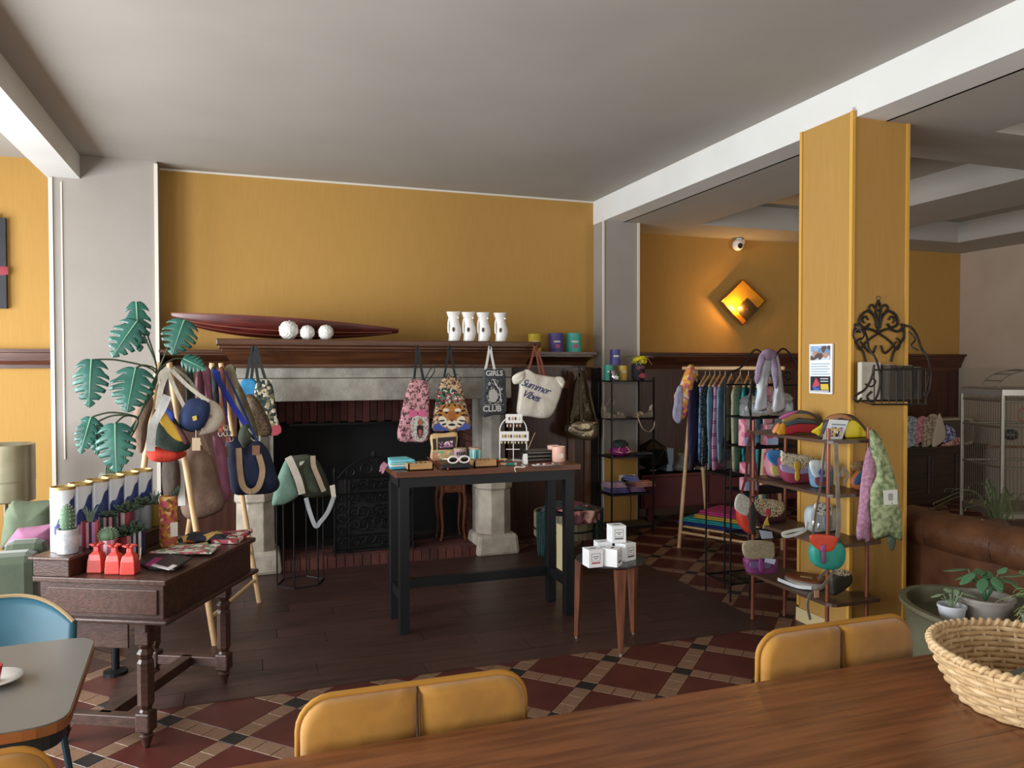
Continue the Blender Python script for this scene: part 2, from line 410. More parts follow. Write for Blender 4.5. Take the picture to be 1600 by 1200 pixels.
def shown(x, y):
    d = V((x, y, 0))-CAM; z = d.dot(FW)
    if z < 1.2: return 0
    u, v = 800+F_PX*d.dot(RT)/z, 600-F_PX*d.dot(UP)/z
    if not (-40 < u < 1640 and 600 < v < 1250): return 0
    if v > 1200-(u-490)*.235 and u > 440: return 0    # behind the near table
    return 1/z
def clip_poly(poly, keep):                             # cut a tile where the planks begin (convex rectangle: keep the outside)
    return poly
for nm, ((me, vs, fs), spots_) in kinds.items():
    half = {'red_tile': RS*.71, 'black_tile': BS*.71, 'beige_tile': .07}[nm]
    cand = [(shown(x, y), x, y, a) for x, y, a in spots_ if not in_planks(x, y, half*.9)]
    cand.sort(reverse=True); one = [c for c in cand[:300] if c[0] > 0]; rest = cand[len(one):]
    for q, x, y, a in one:
        t = bpy.data.objects.new(nm, me); col.objects.link(t); t.location = V((x, y, 0))-FLOOR.location; t.rotation_euler = (0, 0, a); t.parent = FLOOR
    b = B()
    for q, x, y, a in rest:
        ca, sa = math.cos(a), math.sin(a); b.add([(x+p[0]*ca-p[1]*sa, y+p[0]*sa+p[1]*ca, p[2]) for p in vs], fs)
    if rest:
        t = b.build(nm+'s_further_off', me.materials[0], FLOOR); t['kind'] = 'stuff'
# planks laid over the middle of the tiles
m_planks = [wood(a, c, .42, 0, 2.5, .1) for a, c in (('4a332c', '3b2823'), ('443029', '382520'), ('503730', '402b25'))]
m_plank_y = wood('463029', '3a2722', .42, 1, 2.5, .1)
PW = .165; y = PLK[2]; row = 0
def plank(x0, x1, y0, y1, m):
    b = B(); g = .0015
    b.bb(x0+g, x1-g, y0+g, y1-g, -.011, .0045); o = b.build('plank', m, FLOOR); return o
while y < PLK[3]-.02:
    y1 = min(y+PW, PLK[3]); x = PLK[0]; first = .35+.31*((row*37) % 10)/10*3
    while x < PLK[1]-PW-.01:
        x1 = min(x+(first if x == PLK[0] else 1.2), PLK[1]-PW)
        if PLK[1]-PW-x1 < .2: x1 = PLK[1]-PW
        plank(x, x1, y, y1, m_planks[(row+int(x*3)) % 3]); x = x1
    y = y1; row += 1
y = PLK[2]
while y < PLK[3]-.05:
    plank(PLK[1]-PW, PLK[1], y, min(y+1.2, PLK[3]), m_plank_y); y += 1.2
struct(B().bb(PLK[0], PLK[1], PLK[2], PLK[3], -.0115, -.004).build('floor_underlay', mat('1c1512', .9)))
# ================================================================ FIREPLACE
m_stone = mat('a8a49a', .85, '8d897f', 9, .35, 45); m_stone2 = mat('c2b9a8', .85, 'a3978a', 7, .5, 30)
m_mantel = wood('5a3722', '432717', .28, 0, 2.0)
m_bricks = [mat(c, .85, c2, 12, .3, 50) for c, c2 in (('5e322c', '4c2722'), ('6a3a32', '55302a'), ('533029', '43241f'))]
m_firebox_black = mat('0b0b0c', .8); m_iron = mat('17171a', .5, metal=.5)  # even near-black for the firebox back, sides and flue plate
FP = thing('fireplace', (1.08, 6.7, 0), 'large old fireplace with dark wood mantel, stone lintel and brick hearth', 'fireplace')
def fp(b, n, m, **k): return b.build(n, m, FP, **k)
# mantel shelf: moulded crown on three sides
ms = B()
lay = [(1.80, 1.85, 6.20, -.20, 2.43), (1.775, 1.80, 6.215, -.185, 2.415), (1.755, 1.775, 6.235, -.165, 2.395)]
for z0, z1, y0, x0, x1 in lay: ms.bb(x0, x1, y0, WALL_Y, z0, z1)
fp(ms, 'mantel_shelf', m_mantel, bevel=.008)
b = B()
b.add([(-.15, 6.25, 1.755), (2.38, 6.25, 1.755), (2.32, 6.31, 1.66), (-.09, 6.31, 1.66), (-.15, WALL_Y, 1.755), (2.38, WALL_Y, 1.755), (2.32, WALL_Y, 1.66), (-.09, WALL_Y, 1.66)],
      [(0, 1, 2, 3), (0, 3, 7, 4), (1, 5, 6, 2), (3, 2, 6, 7), (0, 4, 5, 1)])
fp(b, 'mantel_frieze', m_mantel)
fp(B().bb(-.105, 2.335, 6.295, WALL_Y, 1.628, 1.662), 'mantel_moulding', m_mantel, bevel=.008)
# stone lintel of two courses, set on the jambs
fp(B().bb(-.06, 2.21, 6.345, 6.62, 1.545, 1.628), 'lintel_stone', m_stone, bevel=.004)
fp(B().bb(.2, 1.95, 6.335, 6.62, 1.36, 1.541), 'lintel_stone', m_stone, bevel=.006)
for x0, x1, s in ((-.06, .21, -1), (1.93, 2.21, 1)):
    fp(B().bb(x0, x1, 6.345, 6.62, 1.36, 1.541), 'corbel_stone', m_stone2, bevel=.012)
    cx_ = 2.07 if s > 0 else .075
    fp(B().lathe([(.125, .66), (.115, .75), (.11, 1.2), (.125, 1.3), (.14, 1.36)], (cx_, 6.47, 0), 8, a0=math.pi/8), 'jamb_shaft', m_stone, bevel=.005)
    fp(B().lathe([(.15, .12), (.158, .2), (.155, .56), (.172, .58), (.172, .615), (.125, .70), (.11, .70)], (cx_, 6.46, 0), 8, a0=math.pi/8), 'jamb_pedestal', m_stone2, bevel=.006)
    b = B(); b.box((cx_, 6.46, .09), (.36, .34, .18), taper=1.1); fp(b, 'jamb_foot', m_stone2, bevel=.03)
    fp(B().bb(cx_-s*.115-.025, cx_-s*.115+.025, 6.44, 6.62, .1, 1.36), 'jamb_slab', m_stone)
# firebox
fp(B().bb(.12, 2.03, 7.07, 7.16, 0, 1.63), 'fire_back', m_firebox_black)
fp(B().bb(.1, .2, 6.5, 7.1, 0, 1.6), 'firebox_side', m_firebox_black); fp(B().bb(1.975, 2.05, 6.5, 7.1, 0, 1.6), 'firebox_side', m_firebox_black)
fp(B().bb(.12, 2.03, 6.62, 7.1, 1.5, 1.6), 'flue_plate', m_firebox_black)
fp(B().bb(.36, 1.84, 6.92, 7.0, 1.12, 1.14), 'hood_edge', m_iron)
def brick(c, d, k):
    o = B().box(c, (d[0]-.006, d[1]-.006, d[2]-.006)).build('brick', m_bricks[k % 3], FP); return o
kk = 0
for i in range(21):                                   # coursed side walls
    z = .13+i*.066
    for side, x in ((0, .205), (1, 1.945)):
        y = 6.46-(.1 if i % 2 else 0)
        while y < 7.06:
            y0, y1 = max(y, 6.46), min(y+.2, 7.07)
            if y1-y0 > .03: brick((x, (y0+y1)/2, z), (.03, y1-y0, .066), kk*7+i)
            y += .2; kk += 1
for k in range(26):                                   # upright bricks of the hood
    brick((.24+k*.0665, 7.0, 1.25+(.02 if k % 2 else 0)), (.066, .05, .24), k*5 % 7)
    brick((.24+k*.0665, 7.0, 1.45), (.066, .05, .15), k*3 % 5)
for k in range(24): brick((.235+k*.0705, 6.37, .045), (.07, .09, .1), k*5 % 8)      # hearth edge, on end
for r in range(3):
    for k in range(9): brick((.28+k*.2-(.1 if r % 2 else 0)+.03, 6.47+r*.1, .045), (.2, .1, .1), k+r*2)
fp(B().bb(.2, 1.97, 6.74, 7.1, 0, .094), 'hearth_slab', mat('3a3432', .9, '2a2524', 6))
# dark panelled surround along the wall, its cornice carries the canisters
b = B(); cornice(b, -.66, 3.29, WALL_Y, 1.78, .16, .27); fp(b, 'surround_cornice', m_mantel)
fp(B().bb(2.22, 3.385, 7.0, WALL_Y, 0, 1.63), 'surround_panel', m_panel)
fp(B().bb(-.66, -.08, 7.0, WALL_Y, 0, 1.63), 'surround_panel', m_panel)
m_stile = wood('6a4228', '4c2c1c', .35, 2, 2)
for x in (2.27, 3.02, 3.2): fp(B().bb(x, x+.07, 6.975, 7.0, .05, 1.6), 'surround_stile', m_stile)
fp(B().bb(2.22, 3.27, 6.97, 7.0, 1.42, 1.5), 'surround_rail', m_stile); fp(B().bb(2.22, 3.27, 6.96, 7.0, 0, .16), 'surround_plinth', m_panel)
fp(B().bb(3.28, 3.385, 6.985, 7.0, 0, 1.62), 'surround_shade', m_dark)  # dark strip painted in for the shadow between panel and pilaster
fp(B().bb(2.21, 2.25, 6.45, 7.0, 0, 1.6), 'surround_cheek', m_panel); fp(B().bb(-.1, -.06, 6.6, 7.0, 0, 1.6), 'surround_cheek', m_panel)
# wrought-iron fire screen on the hearth
def scroll(b, c, r0, turns, a0, sgn, R, U, rad=.006, n=16):
    pts = []
    for k in range(int(n*turns)+1):
        t = k/(n*turns); a = a0+sgn*2*math.pi*turns*t; r = r0*(1-.85*t); pts.append(V(c)+R*(r*math.cos(a))+U*(r*math.sin(a)))
    b.tube(pts, rad, 5)
RX, UZ = V((1, 0, 0)), V((0, 0, 1))
SY = 6.42; pL, pR = A(523, 855, SY), A(645, 850, SY); sx0, sx1 = pL.x, pR.x; sz0, sz1 = .098, A(525, 748, SY).z; sw = sx1-sx0
FS = thing('fire_screen', ((sx0+sx1)/2, SY, .095), 'black wrought-iron fire screen with scrollwork on the brick hearth', 'fire screen')
b = B()
for x in (sx0, sx1): b.tube([(x, SY, .097), (x, SY, sz1+.05)], .009, 6); b.lathe([(.012, 0), (.014, .02), (0, .06)], (x, SY, sz1+.04), 8)
for z in (sz0+.03, sz0+.14, sz1-.13, sz1): b.tube([(sx0, SY, z), (sx1, SY, z)], .008, 6)
for x in (sx0+.09, sx0+.12, sx1-.09, sx1-.12): b.tube([(x, SY, sz0), (x, SY, sz1)], .005, 5)
b.build('frame', m_iron, FS)
b = B()
for s in (0, 1):
    for i in range(5): scroll(b, (sx0+.05 if s == 0 else sx1-.05, SY, sz0+.09+i*.092), .042, 1.6, 0 if s else math.pi, 1 if s == 0 else -1, RX, UZ)
for i in range(6):
    x = sx0+.16+i*(sw-.32)/5
    for z, r in ((sz0+.085, .045), (sz0+.23, .06), (sz0+.33, .055), (sz1-.17, .05), (sz1-.065, .045)): scroll(b, (x, SY, z), r, 1.7, i*1.1+z*9, 1 if i % 2 else -1, RX, UZ, .005)
b.build('scrollwork', m_iron, FS)
b = B(); mx = (sx0+sx1)/2
for s in (-1, 1):
    scroll(b, (mx+s*.07, SY, sz1+.075), .065, 1.6, math.pi/2, s, RX, UZ, .007); scroll(b, (mx+s*.2, SY, sz1+.05), .045, 1.5, math.pi/2, s, RX, UZ, .006)
    b.tube(cr([(mx, SY, sz1+.17), (mx+s*.12, SY, sz1+.14), (mx+s*.22, SY, sz1+.08), (mx+s*.3, SY, sz1)], 5, False), .007, 6)
b.ball((mx, SY, sz1+.19), (.02, .012, .035), 8, 6); b.build('crest', m_iron, FS)
b = B(); b.bb(sx0+.01, sx1-.01, SY+.012, SY+.016, sz0, sz1); b.build('mesh_backing', mat('101012', .7), FS)
for s in (sx0, sx1): B().tube([(s, SY-.07, .1), (s, SY, .16), (s, SY+.09, .1)], .008, 6).build('foot', m_iron, FS)
# little side table standing on the hearth
m_wal = wood('7a4526', '5c3019', .35, 2, 3)
cY = 6.58; c0, c1 = A(688, 755, cY), A(729, 755, cY); cz = .09; ct = c0.z+.03; ccx = (c0.x+c1.x)/2; cw = c1.x-c0.x
CT = thing('console_table', (ccx, cY+.1, .094), 'small walnut table with one drawer and bowed legs on the hearth', 'side table')
B().bb(c0.x-.01, c1.x+.01, cY-.01, cY+.22, ct-.02, ct).build('tabletop', m_wal, CT, bevel=.006)
B().bb(c0.x+.015, c1.x-.015, cY+.012, cY+.2, ct-.12, ct-.02).build('apron', m_wal, CT)
dr = B().bb(c0.x+.04, c1.x-.04, cY+.0, cY+.02, ct-.105, ct-.03).build('drawer', m_wal, CT, bevel=.004)
B().ball((ccx, cY-.008, ct-.068), .011, 10, 8).build('knob', mat('6b4a1e', .3, metal=.8), dr, smooth=True)
for x, sx_ in ((c0.x+.02, -1), (c1.x-.02, 1)):
    for y in (cY+.02, cY+.19):
        B().tube(cr([(x, y, ct-.02), (x, y, ct-.12), (x+sx_*.012, y, ct-.2), (x-sx_*.004, y, ct-.42), (x+sx_*.006, y, cz+.03), (x+sx_*.014, y, cz+.005)], 4, False), [.019]*5+[.017]*6+[.012]*8+[.014]*2, 8).build('leg', m_wal, CT, smooth=True)
# ================================================================ ON AND HANGING FROM THE MANTEL
# model boat hull
BY = 6.62; bl, br = A(268, 490, BY), A(622, 515, BY); LB = br.x-bl.x
BT = thing('model_boat', ((bl.x+br.x)/2, BY, 1.85), 'long dark red model boat hull lying on the mantel shelf', 'model boat')
def hull(t, s):                                        # t along, s around the half section, sheer to keel and back
    zt = bl.z+(br.z-bl.z)*t+.02*math.sin(math.pi*t); dep = .012+.155*(math.sin(math.pi*min(1, t**.8*.96+.02))**.8)
    zk = max(1.851, zt-dep); wd = .004+.15*math.sin(math.pi*min(1, t*.97+.015))**.7
    a = math.pi*s; return V((bl.x+LB*t, BY-math.cos(a)*wd*(1 if True else 0), zt-(zt-zk)*math.sin(a)**.75))
m_hull = wood('5b1f19', '3f1411', .3, 0, 2.5, .05)
B().grid(lambda u, v: hull(u, v), 40, 14).build('hull', m_hull, BT, smooth=True)
B().grid(lambda u, v: lerp(hull(u, 0), hull(u, 1), v)+V((0, 0, -.004)), 40, 3).build('deck', wood('6a3a24', '54301f', .4, 0, 3), BT)
b = B(); b.tube([hull(k/30, 0)+V((0, -.002, .002)) for k in range(31)], .005, 6); b.build('gunwale', mat('7a4030', .35), BT)
b = B(); b.tube([hull(k/30, .18)+V((0, -.003, 0)) for k in range(1, 30)], .003, 5); b.tube([hull(k/30, .3)+V((0, -.003, 0)) for k in range(1, 30)], .002, 5); b.build('strake_line', mat('8a5a48', .4), BT)
for px in (338, 442): p = A(px, 492, BY); B().bb(p.x-.06, p.x+.06, BY-.02, BY+.02, hull((p.x-bl.x)/LB, 0).z-.004, hull((p.x-bl.x)/LB, 0).z+.012).build('deck_fitting', mat('1c1c1c', .5), BT)
# white knobbly balls
m_plaster = mat('eceae4', .8, None, 8, 1.0, 70)
def knob_ball(px, py, r, lab):
    c = A(px, py, 6.235+r); c.z = 1.85+r*1.02
    f = lambda d: 1+.06*math.sin(d.x*19+2*d.z)*math.sin(d.y*19+d.x*3)+.05*math.sin(d.z*21+d.x*4)*math.sin(d.x*17)
    tag(B().ball(c, r, 48, 28, f).build('decorative_ball', m_plaster, smooth=True), lab, 'ball', 'white balls on the mantel')
knob_ball(451, 513, .073, 'largest white knobbly ball in front of the boat hull'); knob_ball(480, 516, .056, 'middle of the three white knobbly balls before the boat')
knob_ball(509, 516, .059, 'white knobbly ball nearest the four vases on the mantel')
# four white fish-shaped jugs
m_glaze = mat('f3f1ec', .22)
def fish_jug(px, lab):
    c = A(px, 528, 6.33); c.z = 1.85
    root = thing('fish_jug', c, lab, 'jug', 'white fish jugs on the mantel')
    prof = [(.038, 0), (.05, .004), (.052, .03), (.058, .07), (.055, .11), (.046, .15), (.044, .19), (.05, .225), (.056, .25)]
    def g(u, v):
        k = v*(len(prof)-1); i = min(int(k), len(prof)-2); t = k-i
        r = prof[i][0]*(1-t)+prof[i+1][0]*t; z = prof[i][1]*(1-t)+prof[i+1][1]*t; a = 2*math.pi*u
        lean = .012*math.sin(z*17); rim = .018*max(0, z-.2)/.05*max(0, math.cos(a))
        return c+V((r*.95*math.cos(a)+lean+rim, r*.72*math.sin(a), z+rim*.35))
    B().grid(g, 22, 26, cu=True).build('body', m_glaze, root, smooth=True)
    B().tube(cr([c+V((-.036, 0, .2)), c+V((-.046, -.006, .165)), c+V((-.05, -.012, .11)), c+V((-.046, -.01, .07))], 5, False), .009, 8).build('tail_handle', m_glaze, root, smooth=True)
    B().ball(c+V((-.014, -.041, .1)), (.011, .006, .02), 12, 8).build('eye_hollow', mat('4a4640', .6), root, smooth=True)
    B().ball(c+V((.03, -.036, .2)), .009, 8, 6).build('fin', m_glaze, root)
for px, lab in ((709, 'leftmost of four white fish jugs on the mantel'), (732, 'second white fish jug from the boat'), (755, 'third white fish jug from the boat'), (782, 'fish jug nearest the yellow canister, set a little apart')): fish_jug(px, lab)
def canister(px0, px1, py0, py1, Y, c, lab, base_z=None, c2='e9e4e0', grp='paper canisters', txt=None):
    a, d = A(px0, py1, Y), A(px1, py0, Y); r = (d.x-a.x)/2; z0 = a.z if base_z is None else base_z; h = d.z-z0; ct_ = V(((a.x+d.x)/2, Y, z0))
    root = thing('canister', ct_, lab, 'canister', grp)
    B().lathe([(r, 0), (r, h*.86)], ct_, 28).build('tube', mat(c, .5), root, smooth=True, angle=40)
    B().lathe([(r*1.02, h*.86), (r*1.02, h), (r*.95, h), (r*.94, h-.004), (0, h-.004)], ct_, 28).build('lid', mat(c, .45), root, smooth=True, angle=40)
    b = B()                                            # a small printed emblem curved on the front
    def g(u, v): an = -math.pi/2-YAW*.6+(u-.5)*.9; return ct_+V((math.cos(an)*r*1.012, math.sin(an)*r*1.012, h*(.5+.09*v)))
    b.grid(g, 6, 2)
    def g2(u, v): an = -math.pi/2-YAW*.6+.1+(u-.5)*.6; return ct_+V((math.cos(an)*r*1.012, math.sin(an)*r*1.012, h*(.2+.2*v)))
    b.build('print', mat(c2, .5), root); B().grid(g2, 5, 3).build('emblem', mat('c05a86', .5), root)
    return root
canister(826, 845, 522, 551, 6.98, 'd9c02e', 'yellow paper canister half hidden behind the mantel end', 1.781)
canister(858, 879, 521, 549, 6.98, '54498f', 'purple paper canister on the cornice shelf right of the mantel', 1.781)
canister(885, 907, 521, 548, 6.98, '49b4a0', 'turquoise paper canister on the cornice shelf beside the purple one', 1.781)
# ---------------------------------------------------------------- bags hanging from the shelf edge
m_strap_k = mat('23272a', .8); HOOK_Y = 6.175
def hook(root, px, py, Y=HOOK_Y):
    p = A(px, py, Y); B().tube([p+V((0, .03, .012)), p+V((0, 0, .012)), p+V((0, -.012, .0)), p+V((0, -.006, -.012))], .003, 6).build('hook', m_iron, root)
def bag(name, outline, Y, T, m, lab, straps=(), strap_m=None, sw=.022, flat=True, smooth_n=5, cat='bag', grp=None, hk=None, body='body', wob=.004, tb=None):
    """straps: lists of pixel points, drawn on the plane of the bag"""
    pts = cr(pix(outline, Y), smooth_n); c = sum(pts, V())/len(pts); base = V((c.x, Y, min(p.z for p in pts)))
    root = thing(name, base, lab, cat, grp)
    B().puff(pts, NEG_Y, T, T if tb is None else tb, flat=flat, wob=wob).build(body, m, root, smooth=True)
    for st in straps:
        B().ribbon(cr(pix(st, Y-T*.2), 6, False), sw, .004, (1, 0, .2)).build('strap', strap_m, root)
    if hk: hook(root, *hk, Y)
    return root
def decal(root, outline, Y, m, name='print', n=4, t=.0012, smooth=True):
    pts = pix(outline, Y); pts = cr(pts, n) if smooth else pts
    b = B(); c = sum(pts, V())/len(pts); N = len(pts); 
    b.prism(pts, (0, -t, 0)); return b.build(name, m, root)
MB_Y = 6.13
bag('tote_bag', [(376, 597), (401, 596), (402, 640), (399, 668), (384, 668), (378, 640)], MB_Y+.0, .02, mat('2f86b4', .8, '2672a0', 20, .2, 80), 'bright blue tote hanging by black handles left of the hearth', [[(384, 598), (390, 565), (396, 541)], [(392, 598), (396, 565), (398, 541)]], m_strap_k, hk=(397, 541))
bt = bag('print_bag', [(400, 600), (412, 592), (422, 596), (428, 612), (432, 645), (439, 676), (425, 681), (412, 676), (402, 660), (396, 632)], MB_Y-.045, .022, cells(['1c2a26', '8a7a5c', '2d4034', 'b9a98a', '18201e', '5a5a40', 'cfc6b4'], 45), 'dark botanical print pouch beside the blue tote', [[(404, 600), (400, 570), (399, 541)], [(416, 596), (406, 565), (400, 541)]], m_strap_k)
decal(bt, [(423, 668), (437, 664), (439, 676), (425, 681)], MB_Y-.07, mat('a5434c', .7), 'hem', 2)
pk = bag('leopard_bag', [(650, 592), (662, 594), (670, 600), (670, 640), (669, 686), (648, 691), (622, 687), (625, 655), (634, 615), (642, 594)], MB_Y, .028, spots('d39aa0', '3a2226', 34, .46, 'a86a72'), 'pink leopard-print bag with a roaring cat and bow', [[(647, 594), (650, 565), (652, 541)], [(662, 596), (657, 568), (653, 541)]], m_strap_k, .02, hk=(653, 541))
B().ribbon(cr(pix([(662, 597), (669, 583), (676, 573), (679, 580), (671, 592), (664, 599)], MB_Y-.012), 5, False), .018, .003, (0, 1, .3)).build('bow_tie', m_strap_k, pk)
YF = MB_Y-.0295
decal(pk, [(645, 652), (655, 646), (667, 652), (669, 672), (664, 687), (654, 690), (645, 684), (642, 668)], YF, spots('d8d2c8', '26221f', 90, .40), 'cat_face')
decal(pk, [(652, 666), (661, 666), (660, 680), (656, 685), (652, 678)], YF-.0015, mat('1c1416', .7), 'open_mouth'); decal(pk, [(654, 672), (659, 672), (658, 682), (655, 682)], YF-.003, mat('b7555f', .6), 'tongue')
decal(pk, [(654, 655), (659, 655), (660, 663), (653, 663)], YF-.0015, mat('a56a48', .7), 'muzzle')
for q in ([(640, 640), (652, 643), (652, 649), (641, 652)], [(664, 639), (653, 643), (653, 649), (665, 651)]): decal(pk, q, YF-.002, mat('d4668e', .6), 'bow')
tg = bag('tiger_bag', [(690, 594), (702, 588), (714, 591), (721, 603), (730, 640), (735, 668), (722, 673), (700, 674), (676, 672), (677, 650), (683, 618)], MB_Y, .03, spots('c9a682', '2a1d18', 36, .46, '7a5a3c'), 'leopard drawstring bag printed with a tiger face and flowers', [[(693, 596), (698, 566), (702, 541)], [(713, 596), (707, 566), (703, 541)]], m_strap_k, .018, hk=(703, 541))
YF = MB_Y-.0315
decal(tg, [(683, 610), (697, 606), (715, 612), (722, 632), (712, 634), (695, 634), (682, 636)], YF, cells(['1d3b30', '2c5a40', 'b84a58', 'd6d0c2', '15241f', '5f8a74', '8a3040'], 70), 'flower_print')
decal(tg, [(688, 636), (696, 631), (706, 630), (716, 631), (724, 636), (728, 650), (722, 664), (706, 672), (690, 664), (684, 650)], YF-.0015, mat('c4853f', .7, 'b5742f', 30), 'tiger_face')
m_tk, m_tw = mat('1d1410', .7), mat('ece0cb', .7)
for s_ in (-1, 1):
    X = lambda d: 706+s_*d
    decal(tg, [(X(8), 655), (X(16), 650), (X(21), 655), (X(17), 664), (X(9), 667)], YF-.0028, m_tw, 'tiger_cheek'); decal(tg, [(X(4), 640), (X(11), 638), (X(14), 642), (X(8), 644)], YF-.0028, m_tw, 'tiger_brow')
    decal(tg, [(X(5.5), 644.5), (X(9), 642.8), (X(11.5), 644.5), (X(8.5), 647)], YF-.004, mat('15100c', .3), 'tiger_eye')
    for q in ([(X(2), 631), (X(5), 631.5), (X(7), 636), (X(4), 634)], [(X(9), 632), (X(12), 633.5), (X(15), 639), (X(12), 636.5)], [(X(15), 641), (X(20), 640), (X(21), 642), (X(16), 644)], [(X(16), 647), (X(21.5), 647), (X(21.5), 649), (X(16), 650)], [(X(12), 656), (X(20), 657), (X(19), 659), (X(12), 658)], [(X(10), 661), (X(16), 663), (X(14), 665), (X(9), 663)]): decal(tg, q, YF-.0042, m_tk, 'tiger_stripe', 2)
decal(tg, [(701, 645), (706, 643), (711, 645), (711, 655), (706, 658), (701, 655)], YF-.003, mat('a8652c', .7), 'tiger_nose_bridge'); decal(tg, [(698, 659), (706, 656), (714, 659), (713, 667), (706, 671), (699, 667)], YF-.0034, m_tw, 'tiger_muzzle')
decal(tg, [(702.5, 655.5), (709.5, 655.5), (706, 660)], YF-.0048, mat('6a3430', .5), 'tiger_nose', smooth=False); decal(tg, [(700, 664), (706, 661.5), (712, 664), (706, 665.5)], YF-.0048, m_tk, 'tiger_mouth')
decal(tg, [(678, 664), (690, 661), (700, 672), (679, 672)], YF-.001, mat('4a5aa6', .7), 'blue_trim'); decal(tg, [(714, 671), (722, 661), (733, 664), (734, 669), (722, 672)], YF-.001, mat('4a5aa6', .7), 'blue_trim')
B().ribbon(cr(pix([(696, 592), (700, 584), (707, 590), (715, 585), (720, 592), (713, 598)], MB_Y-.02), 4, False), .012, .004, (0, 1, .3)).build('drawstring', m_strap_k, tg)
gc = bag('club_tote', [(756, 578), (772, 577), (788, 579), (790, 612), (791, 645), (772, 648), (753, 650), (754, 612)], MB_Y, .02, mat('2a2d30', .75, '4a4d50', 60), 'black and white tote bag lettered GIRLS CLUB', [[(758, 580), (762, 560), (765, 541)], [(773, 579), (769, 560), (766, 541)]], mat('d9d7d2', .8), .02, smooth_n=3, hk=(766, 540))
YF = MB_Y-.0215; m_pr = mat('cfcdc8', .8); SL = V((1, 0, .01))
text('GIRLS', .062, A(772.5, 583.5, YF-.001), SL, UZ, m_pr, gc, spacing=.95, bold=.0012); text('CLUB', .068, A(769, 639, YF-.001), SL, UZ, m_pr, gc, spacing=.95, bold=.0015)
decal(gc, [(762, 600), (772, 592), (783, 600), (786, 615), (782, 630), (766, 632), (760, 615)], YF, cells(['2a2d30', 'b9b7b2', '2a2d30', '6a6c6e', '1a1c1e'], 90), 'figure_print')
decal(gc, [(764, 612), (772, 608), (778, 618), (774, 628), (765, 626)], YF-.0013, mat('b5b3ae', .8), 'fruit_print'); 
b = B(); b.tube(cr(pix([(770, 592), (776, 602), (781, 612), (783, 628)], YF-.001), 4, False), .004, 5); b.tube(pix([(757, 633), (788, 632)], YF-.001), .0016, 4); b.build('line_print', m_pr, gc)
m_canvas = mat('e6dfd0', .85, 'dcd4c4', 14, .35, 40)
sv = bag('canvas_tote', [(822, 577), (834, 583), (846, 586), (860, 588), (878, 592), (879, 601), (872, 626), (862, 648), (850, 654), (828, 651), (809, 647), (810, 622), (812, 603), (810, 590)], MB_Y, .045, m_canvas, 'off-white canvas tote with ruffles, blue lettering Summer Vibes', [[(825, 580), (831, 560), (835, 541)], [(852, 598), (846, 566), (837, 541)], [(844, 586), (840, 562), (836, 541)]], mat('8a4a36', .6), .018, hk=(836, 540), wob=.007)
for q in ([(800, 590), (808, 583), (820, 580), (822, 590), (814, 598), (803, 600)], [(868, 590), (878, 589), (883, 597), (879, 607), (873, 602)]):
    B().puff(cr(pix(q, MB_Y-.03), 5), NEG_Y, .02, .02, wob=.012).build('ruffle', m_canvas, sv, smooth=True)
YF = MB_Y-.049; m_ink = mat('27346e', .7); SR = (A(860, 611, YF)-A(820, 597, YF))
text('Summer', .088, A(836.5, 604.5, YF), SR, UZ, m_ink, sv, shear=.45, spacing=.86, bold=.0003); text('Vibes', .088, A(829, 618.5, YF), SR, UZ, m_ink, sv, shear=.45, spacing=.86, bold=.0003)
m_gold = mat('b3a78c', .3, '8f8368', 12, .6, 35, metal=.85)
GY = 6.80
gb = bag('gold_backpack', [(888, 663), (908, 658), (930, 659), (933, 672), (929, 684), (915, 688), (900, 684), (886, 677), (884, 669)], GY, .06, m_gold, 'metallic gold backpack hanging beside the wire shelf', [[(893, 662), (900, 620), (905, 578)], [(909, 662), (907, 620), (906, 578)]], mat('4f4432', .5, metal=.4), .03, cat='backpack', hk=(906, 577))
B().puff(cr(pix([(897, 600), (905, 582), (913, 582), (919, 605), (927, 635), (931, 662), (908, 664), (890, 660), (893, 632)], GY+.03), 5), NEG_Y, .035, .02, wob=.01).build('upper_body', mat('5a4c36', .38, '4a3e2c', 10, .5, 30, metal=.7), gb, smooth=True)
B().puff(cr(pix([(892, 662), (912, 657), (930, 660), (928, 672), (913, 676), (896, 673)], GY-.05), 5), NEG_Y, .02, .02).build('front_flap', m_gold, gb, smooth=True)
for q in ((892, 660), (912, 657), (928, 661)): B().ball(A(*q, GY-.07), .008, 8, 6).build('rivet', mat('c9c3b4', .25, metal=.9), gb)
B().ribbon(cr(pix([(921, 610), (926, 635), (933, 662), (932, 680)], GY-.03), 5, False), .02, .004, (1, 0, 0)).build('strap', mat('4f4432', .5, metal=.4), gb)
# ================================================================ HIGH TABLE IN THE MIDDLE
TZ = 1.0; tx0, tx1, ty0, ty1 = .85, 2.06, 4.55, 5.0
m_ttop = wood('6b3f28', '55301e', .35, 0, 2.5, .06); m_steel = mat('14181d', .45, metal=.2)
HT = thing('high_table', ((tx0+tx1)/2, (ty0+ty1)/2, 0), 'tall narrow table with brown top and black steel frame', 'table')
B().bb(tx0, tx1, ty0, ty1, TZ-.035, TZ).build('tabletop', m_ttop, HT, bevel=.003)
b = B(); b.bb(tx0+.03, tx1-.03, ty0+.04, ty0+.08, TZ-.1, TZ-.035); b.bb(tx0+.03, tx1-.03, ty1-.08, ty1-.04, TZ-.1, TZ-.035)
b.bb(tx0+.03, tx0+.07, ty0+.06, ty1-.06, TZ-.1, TZ-.035); b.bb(tx1-.07, tx1-.03, ty0+.06, ty1-.06, TZ-.1, TZ-.035); b.build('apron', m_steel, HT)
for x in (tx0+.06, tx1-.06):
    for y in (ty0+.07, ty1-.07): B().bb(x-.03, x+.03, y-.03, y+.03, .005, TZ-.036).build('leg', m_steel, HT, bevel=.002)
